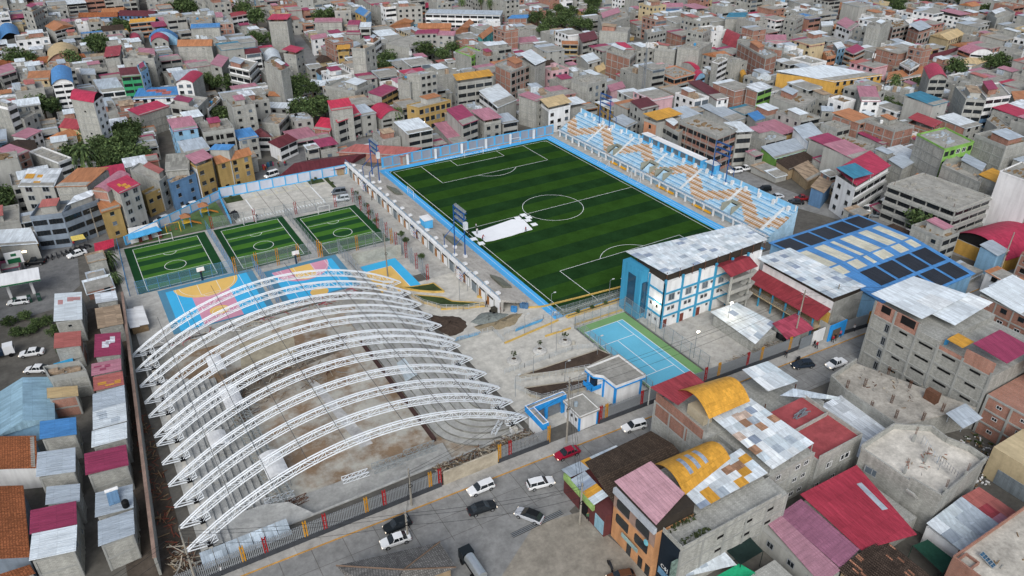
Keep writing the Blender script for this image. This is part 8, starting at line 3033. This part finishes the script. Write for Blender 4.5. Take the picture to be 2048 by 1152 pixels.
def tree(p, h, r, k, label, group, cat='tree', name='tree'):
 t = thing(name, label, cat, (*p, 0), group)
 z = h - r * .75
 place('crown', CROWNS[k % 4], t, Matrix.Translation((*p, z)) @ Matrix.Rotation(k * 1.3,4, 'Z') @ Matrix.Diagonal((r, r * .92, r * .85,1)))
 place('trunk', TRUNK, t, Matrix.Translation((*p, z)) @ Matrix.Diagonal((r * .6, r * .6, z, 1)))
 return t
rt = random.Random(9)
TLM = [('wooded bank above the market street', (-31.57,134.22)),('trees beside the curved street', (26.97,182.28)),('trees by the white barrel roof', (-15.85,259.75)),('tile roofed school', (-123.52,269.80)),('top left corner', (-33.84,380.44)),('palms behind the market street', (-110.65,107.29)),('central grove', (147.63,205.58)),('wooded hill at the top right', (376.35,144.78)),('right edge', (261.86,18.81)),('long house with red roof', (-124.04,167.84))]
cnt = {}
for i, p in enumerate(TREES):
 far_ = p[1] > 330
 lm = min(TLM, key=lambda q: dist(q[1], p))[0]
 cnt[lm] = cnt.get(lm, 0) + 1
 r = rt.uniform(4.8,7.0) * (1.25 if p[1] > 250 else 1)
 tree(p, r * rt.uniform(1.35,1.8), r, i, 'dark green leafy tree, number %s of those by the %s' % (['one', 'two', 'three', 'four', 'five', 'six', 'seven', 'eight', 'nine', 'ten', 'eleven', 'twelve', 'thirteen', 'fourteen', 'fifteen', 'sixteen', 'seventeen', 'eighteen', 'nineteen', 'twenty'][min(19, cnt[lm] - 1)], lm), 'trees by the ' + lm)
def palm(p, h, r, label):
 t = thing('palm_tree', label, 'palm tree', (*p, 0), 'palm trees')
 q = MB()
 q.tube([(p[0] + .25 * math.sin(i * .6), p[1], h * i / 6) for i in range(7)], .28,7)
 q.build('trunk', BARK, t)
 rr = random.Random(p[0])
 q = MB()
 top = Vector((p[0] + .25 * math.sin(3.6), p[1], h))
 for k in range(34):
  az = k * 2.399 + rr.uniform(-.2, .2)
  el = 1.25 - 2.0 * k / 34
  d = Vector((math.cos(az), math.sin(az),0))
  pts = []
  for i in range(8):
   s = i / 7
   a_ = el - s * s * 1.5
   pts.append(top + (d * math.cos(el - s * .6) + Vector((0,0, math.sin(el - s * .9) - s * s * .5))) * r * s)
  sd_ = Vector((-d.y, d.x, 0))
  for i in range(7):
   wv = r * .11 * math.sin(PI * min(1,(i + .8) / 7.5))
   dn = Vector((0,0,-wv * .7))
   a_, b_ = pts[i], pts[i + 1]
   for s in (-1,1):
    q.poly([a_, b_, b_ + sd_ * s * wv + dn, a_ + sd_ * s * wv * .3 + dn * .3],(k + i) % 3)
 q.build('fronds', LEAF, t)
for (p, h, r, lb) in (((-116.60,97.16),9,5.8, 'huge palm with dense crown behind the market street'),((-11.11,89.23),7.5,3.2, 'palm at the market street corner by the ochre house'),((-118.25,25.94),4.2,3.0, 'palm at the corner of the sports complex'),((-118.08,17.58),2.4,2.2, 'small palm beside the kiosk at the complex corner'),
     ((181.15,15.78),11,3.6, 'tall palm beside the white and blue school tower'),((233.34,51.17),9,3.4, 'palm behind the mustard hall, left one'),((244.45,52.42),9.5,3.2, 'palm behind the mustard hall, right one'),((-75.96,187.32),7,3, 'palm left of the crimson barrel roofed tall house'),((-70.69,197.99),7,3, 'second palm left of the crimson barrel roof'),((-61.28,178.76),7,3.2, 'palm right of the crimson barrel roof'),
     ((102.53,252.86),12,3.4, 'leftmost palm above the long white school'),((113.67,249.83),13,3, 'middle palm above the long white school'),((115.53,242.00),12,3, 'rightmost palm above the long white school')):
 palm(p, h, r, lb)
for i, p in enumerate(((-48.63,35.76),(-49.06,31.73),(-49.10,25.94),(-49.77,20.73),(-50.55,15.04),(-47.86,3.27),(-48.27,-0.65),(-48.40,-11.38))):
 tree(p, 2.6,1.3, i, '%s slender shrub along the stand walkway from the parking lot' % ORD[i], 'shrubs along the stand walkway', 'shrub', 'shrub')
for i, p in enumerate(((-138.33,10.05),(-136.04,5.10),(-140.02,3.51),(-133.73,5.39),(-137.61,3.00),(-132.87,-0.27),(-141.32,9.42),(-129.42,-6.82),(-131.51,-8.83))):
 tree(p, 2.2,2.0, i, '%s wild bush on the slope below the petrol station' % ORD[i], 'wild bushes below the petrol station', 'bush', 'bush')
for i, p in enumerate(((-56,55.2),(-54.5,56),(-81.5,55),(-51.2,54),(-51.2,50),(-28,-52.5),(-24,-52.6),(-20,-52.7),(-13,-52.8))):
 tree(p, 1.2, .7, i, '%s small round shrub in the bed %s' % (ORD[i], 'by the parking wall' if i < 5 else 'behind the near goal'), 'small shrubs in beds', 'shrub', 'shrub')
# ---------------------------------------------------------------- vehicles
TAIL = mat('tail_light', '#7d1418', rough=.3)
HEAD = emitmat('head_light', '#fff0d8', 1.2)
CHROME = mat('wheel_rim', '#9b9ea1', metal=.6, rough=.4)
def loft(stations, m=0):
 q = MB()
 vs, n = [], None
 for x, pr in stations:
  ring = [(x, w, z) for w, z in pr] + [(x, -w, z) for w, z in pr[::-1]]
  n = len(ring)
  vs += ring
 fs = [(i * n + j, i * n + (j + 1) % n, (i + 1) * n + (j + 1) % n, (i + 1) * n + j) for i in range(len(stations) - 1) for j in range(n)]
 fs += [tuple(range(n - 1,-1,-1)), tuple((len(stations) - 1) * n + j for j in range(n))]
 q.raw(vs, fs, m)
 return q
CARS = {}
def car_parts(kind):
 if kind in CARS:
  return CARS[kind]
 tall = kind in ('suv', 'van', 'pickup')
 g_ = .32 if tall else .22
 zb = {'suv': 1.1, 'van': 1.05, 'pickup': 1.05}.get(kind, .92)
 zr = {'suv': 1.75, 'van': 1.95, 'pickup': 1.72, 'wagon': 1.46, 'hatch': 1.5}.get(kind, 1.42)
 body = loft([(x, [(w * .86, g_),(w, g_ + .18),(w, zt - .12),(w * .93, zt)]) for x, w, zt in
    ((-2.22, .70, zb - .16),(-2.1, .80, zb - .04),(-1.4, .85, zb + .02),(0, .86, zb),(1.0, .85, zb - .02),(1.75, .82, zb - .14),(2.1, .76, zb - .24),(2.22, .66, zb - .32))])
 if kind == 'pickup':
  cab = [(-.55, .05,1.0),(-.35,1,1),(.55,1,1),(1.15, .05,1)]
 elif kind in ('wagon', 'suv', 'van'):
  cab = [(-2.12, .05,1),(-1.9,1,1),(.25 if kind != 'van' else .9,1,1),(1.05 if kind != 'van' else 1.6, .05,1)]
 elif kind == 'hatch':
  cab = [(-2.05, .05,1),(-1.45, .96,1),(.25,1,1),(1.15, .05,1)]
 else:
  cab = [(-1.65, .05,1),(-.95, .97,1),(.25,1,1),(1.1, .05,1)]
 glass = loft([(x, [(.79, zb - .05),(.79 - .15 * f, zb - .03 + (zr - zb) * f)]) for x, f, _ in cab])
 x0, x1 = cab[1][0] - .05, cab[2][0] + .08
 roof = loft([(x0,[(.60, zr - .05),(.54, zr + .01)]),((x0 + x1) / 2,[(.64, zr - .06),(.58, zr + .04)]),(x1,[(.60, zr - .05),(.54, zr + .01)])])
 for xp in ([x0 + .1,(x0 + x1) / 2, x1 - .05]):
  for s in (-1,1):
   roof.bar((xp - (.1 if xp < x1 - .2 else -.35), s * .79, zb - .03),(xp, s * .64, zr - .02), .045,4)
 wh = MB()
 wh.bar((0,-.1,0),(0, .1,0), .32,14,0)
 wh.bar((0,-.11,0),(0, .11,0), .19,10,1)
 hl = MB()
 hl.box(-.08,-.17,-.07, .05, .17, .07)
 CARS[kind] = (body.mesh('car_body', MATS.get('car_paint') or mat('car_paint', '#808080')), glass.mesh('car_glass', GLASS), roof.mesh('car_roof', MATS['car_paint']), wh.mesh('wheel', [BLACK, CHROME]), hl.mesh('head_lamp', HEAD), hl.mesh('tail_lamp', TAIL), zb)
 return CARS[kind]
def paint(c):
 return mat('paint_' + c, c, rough=.28, var=.03, rnd=0)
def car(label, a, b, kind, col, k=1.0, z=.0, roofc=None, cat='car', name='car'):
 L_ = dist(a, b)
 s = k * 1.08
 c = lerp(a, b, .5)
 ang = math.atan2(b[1] - a[1], b[0] - a[0])
 t = thing(name, label, cat, (*c, z))
 t.rotation_euler = (0,0, ang)
 bm, gm, rm, wm, hm, tm, zb = car_parts(kind)
 def put(n, me, M4, m=None):
  o = bpy.data.objects.new(n, me)
  COL.objects.link(o)
  o.parent = t
  o.matrix_local = Matrix.Diagonal((s, s, s, 1)) @ M4
  if m:
   o.material_slots[0].link = 'OBJECT'
   o.material_slots[0].material = m
  return o
 I = Matrix()
 put('body', bm, I, paint(col))
 put('glass', gm, I)
 put('roof', rm, I, paint(roofc or col))
 for x in (-1.35,1.38):
  for y in (-.80, .80):
   put('wheel', wm, Matrix.Translation((x, y, .32)))
 for y in (-.58, .58):
  put('headlight', hm, Matrix.Translation((2.17, y, zb - .38)))
  put('tail_light', tm, Matrix.Translation((-2.17, y, zb - .28)))
 return t
W_ = '#d8dbdd'
for args in (('red sedan driving past the blue entrance', (-54.23,-90.15),(-59.46,-89.84), 'sedan', '#8f1f35'),('white estate car driving away on the front street beside the silver hatchback', (-67.34,-93.22),(-62.52,-94.22), 'wagon', W_),('silver hatchback with black roof turning into the side street', (-69.26,-100.69),(-71.61,-96.97), 'hatch', '#a9adb3', 1.0,0, '#1e2022'),
   ('white estate car driving toward the camera on the front street', (-71.55,-89.53),(-76.81,-89.40), 'wagon', W_),('black sedan with red tail lights on the front street', (-78.81,-93.15),(-73.67,-93.86), 'sedan', '#24282c'),('dark car nearest the picket fence on the street', (-87.05,-89.93),(-92.25,-89.66), 'suv', '#1f2428', .95),('white sedan half hidden behind the dark hipped roof', (-88.41,-92.68),(-93.77,-92.06), 'sedan', W_),
   ('white estate car with lit headlights behind the corner shop', (-39.29,-90.86),(-44.55,-89.98), 'wagon', W_),('dark blue hatchback by the school fence', (3.13,-94.25),(-1.64,-92.43), 'hatch', '#26303c'),('white pickup parked before the block apartment house', (10.49,-97.07),(3.40,-96.44), 'pickup', W_),('grey van parked first in the parking lot', (-48.91,41.24),(-54.81,42.49), 'van', '#6d747b'),
   ('white off-road car parked beside the grey van', (-50.70,36.12),(-55.08,36.88), 'suv', '#cfd6dc'),('white taxi at the market street junction', (-123.19,38.74),(-127.13,37.83), 'sedan', W_),('silver hatchback on the market street', (-100.27,49.77),(-103.96,48.58), 'hatch', '#b4bbc2'),('white car ahead of the silver one on the market street', (-91.12,55.49),(-95.23,54.59), 'hatch', W_),
   ('white minivan beside the low maroon roof', (-63.99,66.92),(-67.54,65.93), 'van', W_),('white van near the far end of the market street', (-37.57,73.68),(-41.18,74.39), 'van', W_),('white car beyond the maroon roof on the market street', (-41.66,77.51),(-44.46,77.30), 'hatch', W_),('dark off-road car parked at the left edge by the stalls', (-140.28,42.06),(-143.34,42.71), 'suv', '#202428'),('black pickup parked before the market stalls', (-132.91,38.09),(-136.84,39.25), 'pickup', '#1c1f22'),
   ('white estate car in the petrol station yard', (-137.12,18.25),(-141.22,19.37), 'wagon', W_),('white sedan parked on the slope below the petrol station', (-135.08,-6.93),(-139.94,-5.63), 'sedan', W_),('white patrol car parked behind the pale blue hall', (-134.70,-14.63),(-139.03,-12.40), 'sedan', W_),('white off-road car parked first behind the painted stand', (69.38,-8.45),(65.11,-7.59), 'suv', W_),('white pickup parked second behind the painted stand', (73.91,-8.55),(69.88,-7.85), 'pickup', W_),
   ('white estate car parked third behind the painted stand', (78.99,-9.33),(75.24,-8.69), 'wagon', W_),('black off-road car in the lot behind the painted stand', (66.01,-24.58),(61.18,-22.88), 'suv', '#15181b'),('silver sedan on the stand street', (64.86,-30.08),(60.96,-28.87), 'sedan', '#b9bfc5'),('black car on the stand street beside a red one', (66.48,-36.44),(63.56,-34.18), 'sedan', '#1d2124'),('red pickup parked on the stand street', (70.02,-35.31),(67.54,-33.84), 'pickup', '#7c2025'),
   ('white panel van by the white corner house', (79.69,-51.51),(76.02,-48.83), 'van', W_, 1.15),('white truck by the corner of the unfinished concrete house', (88.32,-49.33),(84.14,-50.02), 'van', W_),('grey sedan beside the blue roofed hall', (79.13,-55.18),(77.02,-52.95), 'sedan', '#6e767c'),('white hatchback behind the blue roof edge', (75.73,-66.86),(74.21,-64.60), 'hatch', W_),('black sedan with lit headlight at the right edge', (79.67,-96.87),(73.29,-96.36), 'sedan', '#191c1f'),
   ('brown car at the bottom edge of the side yard', (-63.68,-116.37),(-66.28,-115.47), 'hatch', '#5b3d2c', .9)):
 car(*args)
# tank truck at the bottom edge
p = (-82.94,-103.70)
t = thing('tank_truck', 'tank truck with bright steel cylinder at the bottom edge', 'truck', (*p, 0))
for nm, m, f in (('tank', mat('bright_steel', '#b5bcc0', metal=.7, rough=.3), lambda q: q.bar((p[0] - .3, p[1] - 2.6,1.9),(p[0] - .3, p[1] + 1.6,1.9), .85,18)),('cab', paint('#20262a'), lambda q: q.box(p[0] - 1.2, p[1] + 1.8, .6, p[0] + .7, p[1] + 3.4,2.5)),('chassis', BLACK, lambda q: q.box(p[0] - .9, p[1] - 2.8, .55, p[0] + .4, p[1] + 1.8, .9))):
 q = MB()
 f(q)
 q.build(nm, m, t)
for y in (-2,-.9,2.4):
 for x in (-1.15, .65):
  q = MB()
  q.bar((p[0] + x - .12, p[1] + y, .5),(p[0] + x + .12, p[1] + y, .5), .5,12)
  q.build('wheel', BLACK, t)
# small truck on the slope
p = (-142.21,-3.75)
t = thing('small_truck', 'small truck with white cab on the slope at the left edge', 'truck', (*p, 0))
for nm, m, b_ in (('cab', paint(W_),(-.2,-1, .7,1.7,1,2.6)),('cargo_bed', paint('#24303f'),(-3.4,-1.05, .8,-.3,1.05,1.7)),('windscreen', GLASS, (1.7,-.9,1.6,1.75, .9,2.4))):
 q = MB()
 q.box(p[0] + b_[0], p[1] + b_[1], b_[2], p[0] + b_[3], p[1] + b_[4], b_[5])
 q.build(nm, m, t)
for x in (-2.6, .9):
 for y in (-1,1):
  q = MB()
  q.bar((p[0] + x, p[1] + y - .12, .45),(p[0] + x, p[1] + y + .12, .45), .45,12)
  q.build('wheel', BLACK, t)
# motorcycles
q = MB()
q.lathe((0,0,0),[(.1,0),(.12, .1)],6)
moto = {}
def moto_parts():
 w = MB()
 w.bar((0,-.05,0),(0, .05,0), .31,12)
 b = loft([(-.75,[(.08, .62),(.1, .75)]),(-.3,[(.14, .55),(.14, .82)]),(.2,[(.16, .45),(.15, .92)]),(.5,[(.07, .6),(.08, .95)])])
 b.bar((.5,0, .9),(.72,0, .32), .05,5)
 b.bar((.42,-.36,1.05),(.42, .36,1.05), .03,5)
 b.bar((-.6,0, .32),(0,0, .4), .08,5)
 return w.mesh('moto_wheel', BLACK), b.mesh('moto_body', mat('moto_paint', '#2a2c30', rough=.4))
mw, mb_ = moto_parts()
def motorbike(p, ang, label, grp):
 t = thing('motorcycle', label, 'motorcycle', (*p, 0), grp)
 t.rotation_euler = (0,0, ang)
 for n, me, M4 in (('wheel', mw, Matrix.Translation((-.65,0, .31))),('wheel', mw, Matrix.Translation((.72,0, .31))),('body', mb_, Matrix())):
  o = bpy.data.objects.new(n, me)
  COL.objects.link(o)
  o.parent = t
  o.matrix_local = Matrix.Diagonal((1.15,1.15,1.15,1)) @ M4
for i in range(9):
 motorbike(lerp((-132.11,39.58),(-122.44,42.03), i / 8),1.2 + i * .2, '%s parked motorcycle from the left before the slate blue building' % ORD[i], 'motorcycles parked at the market junction')
for i in range(6):
 motorbike(lerp((-83.42,43.77),(-83.32,39.76), i / 5), .3 + i * .1, '%s motorcycle of the cluster in the parking lot corner' % ORD[i], 'motorcycles in the parking lot corner')
for i in range(8):
 motorbike(lerp((-123.41,22.32),(-119.99,27.73), i / 7), .5, '%s motorcycle in the row by the complex corner kiosk' % ORD[i], 'motorcycles by the corner kiosk')
motorbike((1.42,-91.42),-2.9, 'motorcycle behind the dark blue hatchback', None)
motorbike((-65.14,-113.52),1.3, 'motorcycle under a dark cover on the side yard', None)
# ---------------------------------------------------------------- people
def person_mesh(pose):
 w = {'stand': 0, 'walk': .22, 'bend': .1}[pose]
 lean = .45 if pose == 'bend' else .03
 V_ = [(0,0, .95),(lean * .4,0,1.2),(lean, 0,1.42),(lean * 1.15,0,1.52),(lean * 1.25,0,1.64),
  (w * .5, .1, .52),(w, .1, .06),(w + .14, .1, .03),(-w * .4,-.1, .52),(-w, -.1, .07),(-w + .13,-.1, .03),
  (lean, .2,1.38),(lean + .08 - w * .5, .25,1.1),(lean + .2 - w, .24, .88),(lean, -.2,1.38),(lean + .08 + w * .5,-.25,1.1),(lean + .2 + w, -.24, .88),(0, .1, .9),(0,-.1, .9)]
 E = [(0,1),(1,2),(2,3),(3,4),(0,17),(17,5),(5,6),(6,7),(0,18),(18,8),(8,9),(9,10),(2,11),(11,12),(12,13),(2,14),(14,15),(15,16)]
 rad = [.15, .15, .16, .06, .12, .075, .05, .045, .075, .05, .045, .07, .05, .04, .07, .05, .04, .1, .1]
 me = bpy.data.meshes.new('person_skin')
 me.from_pydata(V_, E, [])
 o = bpy.data.objects.new('person_tmp', me)
 COL.objects.link(o)
 m = o.modifiers.new('skin', 'SKIN')
 for i, sv in enumerate(me.skin_vertices[0].data):
  sv.radius = (rad[i], rad[i])
  sv.use_root = i == 0
 s = o.modifiers.new('sub', 'SUBSURF')
 s.levels = s.render_levels = 1
 dg = bpy.context.evaluated_depsgraph_get()
 r = bpy.data.meshes.new_from_object(o.evaluated_get(dg))
 bpy.data.objects.remove(o)
 return r
PM = [person_mesh(k) for k in ('stand', 'walk', 'bend')]
SKIN = mat('skin', '#8a6148')
HAIR = mat('hair', '#171413')
PANT = [mat('trousers_dark', '#22252c'), mat('trousers_blue', '#2e3a55'), mat('trousers_grey', '#55534f')]
TOPS = [mat('top_red', '#8e2433'), mat('top_white', '#c5c6c8'), mat('top_dark', '#20232a'), mat('top_blue', '#33527d'), mat('top_green', '#3e5a45'), mat('top_pink', '#a35a70')]
PC = {}
def person(p, label, top, pant=0, pose=1, ang=0.0, k=1.0, group=None, z=0.0):
 key = (top, pant, pose)
 if key not in PC:
  me = PM[pose].copy()
  me.materials.clear()
  for q in (PANT[pant], TOPS[top], SKIN, HAIR):
   me.materials.append(q)
  for f in me.polygons:
   c = f.center
   hz = c.z - (.0)
   f.material_index = 0 if c.z < .93 else (1 if c.z < 1.46 else (3 if (c.z > 1.66 or c.x < (.0 if pose < 2 else .5)) and c.z > 1.55 else 2))
   if c.z < .98 and abs(c.y) > .17 and c.z > .8:
    f.material_index = 2
  PC[key] = me
 t = bpy.data.objects.new('person', PC[key])
 COL.objects.link(t)
 t.location = (*p, z)
 t.rotation_euler = (0,0, ang)
 t.scale = (k, k, k)
 return tag(t, label, 'person', group)
person((-15.88,-10.09), 'person in dark red walking at the right end of the tarpaulin', 0,0,1,2,1, z=.12)
person((-26.77,-0.88), 'person in white standing on the halfway line near the tarpaulin', 1,2,0)
person((-28.35,-4.35), 'person in pale clothes bending on the tarpaulin', 1,2,2,1, z=.12)
person((-28.81,-8.35), 'person in dark red pulling the near edge of the tarpaulin', 0,0,2, .5)
person((-30.91,-4.10), 'person in grey by the left touchline beside the tarpaulin', 2,2,1)
person((-44.76,-38.92), 'person in dark clothes walking on the plaza path', 2,0,1,-1,1.15)
person((-78.40,36.86), 'person in black walking across the parking lot', 2,0,1, .6)
person((-78.42,37.06), 'person in dark clothes at the parking lot edge', 2,0,0)
person((-44.83,32.22), 'person in black on the stand walkway', 2,0,1)
for p, lb, tp in (((13.34,-90.69), 'person in red before the blue school doorway', 0),((14.39,-90.47), 'person in dark clothes beside the one in red', 2),((16.44,-90.16), 'person in pink by the picket fence base', 5),((21.12,-90.16), 'person in white shirt walking along the dark fence base', 1),((0.12,-89.35), 'person in grey walking by the school fence', 2),((8.37,-89.84), 'person in dark jacket sitting by the white gate panel', 2),((8.45,-90.43), 'person in red beside the white gate panel', 0),((-62.57,-104.16), 'person in green top at the corner shop door', 4),((-115.94,-84.66), 'person in pale top on the front pavement at the bottom', 1)):
 person(p, lb, tp, 0,1,1.2,1.12, z=.14 if p[1] > -92 else 0)
rp = random.Random(12)
for i in range(34):
 a, b = (((-126.60,42.82),(-118.61,49.36)),((-107.13,54.80),(-99.18,59.20)),((-65.63,71.03),(-54.88,74.48)),((-29.94,84.55),(-15.81,89.00)))[i % 4]
 p = lerp(a, b, rp.random())
 person((p[0] + rp.uniform(-1,1), p[1] + rp.uniform(0,2.2)), 'pedestrian in %s top and %s trousers on the market street pavement' % (('red', 'white', 'black', 'blue', 'green', 'pink')[i % 6],('dark', 'blue', 'grey')[i % 3 if i < 17 else (i + 1) % 3]), i % 6, i % 3 if i < 17 else (i + 1) % 3, rp.randrange(2), rp.uniform(0,6),1.05, 'pedestrians on the market street')
for i, t in enumerate([]):
 pass
# market goods before the shops
MG = [mat('goods%d' % i, c) for i, c in enumerate(('#2f5d7c', '#a04a35', '#c0a050', '#30404a', '#8a3050', '#b8b4aa'))]
rp = random.Random(3)
for i in range(40):
 a, b = (((-107.18,56.80),(-98.04,61.69)),((-89.86,64.49),(-82.41,65.77)),((-126.58,47.03),(-118.34,51.93)),((-68.91,71.07),(-51.97,82.42)),((-142.08,51.15),(-133.97,48.85)))[i % 5]
 p = lerp(a, b, rp.random())
 q = MB()
 for k in range(4):
  x, y = p[0] + rp.uniform(-.8, .8), p[1] + 1.5 + rp.uniform(-.4, .4)
  q.box(x - .4, y - .3,0, x + .4, y + .3, rp.uniform(.7,1.9), rp.randrange(6))
 tag(q.build('market_goods', MG, loc=(*p, 0)), 'stack of colourful goods set out before a market street shop', 'goods', 'goods before the market street shops')
# ---------------------------------------------------------------- poles, wires, masts
def utility_pole(label, p, h, arms=2, ang=0.0, z=0.14, lean=0.0):
 t = thing('utility_pole', label, 'utility pole', (*p, z), None)
 q = MB()
 q.bar((*p, z),(p[0] + lean, p[1], z + h), .2,8, r2=.12)
 q.build('pole', mat('pole_concrete', '#8f8b82', 'stain'), t)
 for k in range(arms):
  q = MB()
  zz = z + h - .4 - k * 1.0
  q.bar((p[0] + lean - .9 * math.cos(ang), p[1] - .9 * math.sin(ang), zz),(p[0] + lean + .9 * math.cos(ang), p[1] + .9 * math.sin(ang), zz), .05)
  q.build('cross_arm', STEEL, t)
 q = MB()
 q.tube([(p[0] + .35 * math.cos(i * PI / 5), p[1] - .2, z + h * .55 + .35 * math.sin(i * PI / 5)) for i in range(11)], .05,4)
 q.build('cable_coil', BLACK, t)
 return (p[0] + lean, p[1], z + h)
PA = utility_pole('concrete utility pole at the lower left corner of the hall fence', (-119.5,-85.2),12.5,2,1.5)
PB_ = utility_pole('concrete utility pole before the middle of the picket fence', (-85.77,-86.64),8.2,1,1.5)
PC_ = utility_pole('concrete utility pole beside the blue entrance', (-55.15,-87.31),15.0,3,1.5)
PD = utility_pole('concrete utility pole before the corner shop', (-64.18,-104.17),9.0,2,1.5)
PE = utility_pole('concrete utility pole by the guard kiosk', (6.61,-85.85),13.0,2,1.5)
PF = utility_pole('concrete utility pole beside the blue school doorway', (18.00,-85.95),11.0,2,1.5)
PG = utility_pole('utility pole behind the dark hipped roof', (-89.11,-92.55),6.0,2,1.5)
PH = utility_pole('utility pole with coil at the right edge behind the pale blue box house', (72.53,-93.01),13.0,2, .5)
PI_ = utility_pole('utility pole on the market street before the slate building', (-119.13,47.42),8.5,1, .5)
PJ = utility_pole('utility pole on the market street by the ochre houses', (-83.71,62.54),9,1, .5)
utility_pole('pole on the parking side of the third turf pitch', (-59.17,-13.91),12,0,0)
WI = mat('wire', '#2d2e30', rnd=0)
def wire(label, a, b, sag, off=(0,0,0)):
 q = MB()
 n = 14
 pts = []
 for i in range(n + 1):
  u = i / n
  p = lerp(a, b, u)
  pts.append((p[0] + off[0], p[1] + off[1], p[2] + off[2] - sag * 4 * u * (1 - u)))
 q.tube(pts, .028,3)
 tag(q.build('overhead_wire', WI, loc=pts[0]), label, 'wire', 'overhead wires along the front street')
XW = (-150,-92,10)
k = 0
for a, b, na, nb in ((XW, PA, 'the left edge', 'the fence corner pole'),(PA, PG, 'the fence corner pole', 'the pole behind the hipped roof'),(PG, PD, 'the pole behind the hipped roof', 'the corner shop pole'),(PB_, PC_, 'the mid fence pole', 'the entrance pole'),(PC_, PE, 'the entrance pole', 'the kiosk pole'),(PE, PF, 'the kiosk pole', 'the school door pole'),(PD, PC_, 'the corner shop pole', 'the entrance pole'),(PF, (34,-96,12), 'the school door pole', 'the right'),(PG, PB_, 'the pole behind the hipped roof', 'the mid fence pole')):
 for j, oz in enumerate((-.3,-1.2,-3.4)):
  wire('%s wire between %s and %s' % (('top', 'middle', 'lowest')[j], na, nb), a, b, .6 + .25 * j, (0, .3 * (j - 1), oz))
def mast(label, p, h, w=.9, m=STEEL):
 t = thing('lattice_mast', label, 'mast', (*p, 0))
 q = MB()
 n = int(h / 2)
 for a_ in (0,2.09,4.19):
  q.bar((p[0] + w * math.cos(a_), p[1] + w * math.sin(a_),0),(p[0] + .15 * math.cos(a_), p[1] + .15 * math.sin(a_), h), .12)
 q.build('leg', m, t)
 q = MB()
 for i in range(n):
  for j in range(3):
   a0, a1 = j * 2.09,(j + 1) * 2.09
   f0, f1 = w + (.15 - w) * i / n, w + (.15 - w) * (i + 1) / n
   q.bar((p[0] + f0 * math.cos(a0), p[1] + f0 * math.sin(a0), h * i / n),(p[0] + f1 * math.cos(a1), p[1] + f1 * math.sin(a1), h * (i + 1) / n), .06)
 q.build('bracing', m, t)
 for j in range(3):
  q = MB()
  q.box(p[0] + .5 * math.cos(j * 2.1) - .18, p[1] + .5 * math.sin(j * 2.1) - .18, h - 3, p[0] + .5 * math.cos(j * 2.1) + .18, p[1] + .5 * math.sin(j * 2.1) + .18, h - 1)
  q.build('antenna', WHITE, t)
mast('tall lattice radio mast rising from the maroon roofed house', (89.54,67.34),26)
mast('thin lattice mast before the mustard sports hall', (192.01,35.39),16, .5, RUST)
mast('lattice antenna tower in the trees behind the market street', (26.94,160.79),11,1.6)
# lit lamps of the school yard
for p, h, lb in (((-3.06,-74.99),7.0, 'tall lamp post with bright lit lamp before the school stairs'),((-16.60,-64.82),6.0, 'lamp post with small lit lamp at the school corner'),((-16.83,-79.27),6.5, 'lamp post with lit lamp over the cement yard'),((-13.73,-57.06),5.0, 'unlit')):
 if lb == 'unlit':
  continue
 lamp_post(lb, p[0], p[1], h, (.3,0), 'lit lamp posts of the school yard', 0, LIT)
 ld = bpy.data.lights.new('yard_lamp_light', 'POINT')
 ld.energy = 420 if 'tall' in lb else 160
 ld.color = (1, .86, .62)
 ld.shadow_soft_size = .3
 lo = bpy.data.objects.new('yard_lamp_light', ld)
 COL.objects.link(lo)
 lo.location = (p[0] + .3, p[1] - .4, h - .1)
# shop lights on the market street
for i, p in enumerate(((-134.76,42.36),(-136.46,42.56),(-8.22,80.78),(-5.11,79.79))):
 q = MB()
 q.box(p[0] - .7, p[1] - .1,2.2 + (i > 1) * 1.6, p[0] + .7, p[1] + .1,2.6 + (i > 1) * 1.9)
 tag(q.build('lit_shop_sign', emitmat('shop_light', '#ffe9c4', 5.0), loc=(*p, 2.2)),['glowing lamp bar of the market stall by the slate building', 'second glowing lamp bar of the market stalls', 'left glowing sign on the ochre corner house', 'right glowing sign on the ochre corner house'][i], 'lit sign')
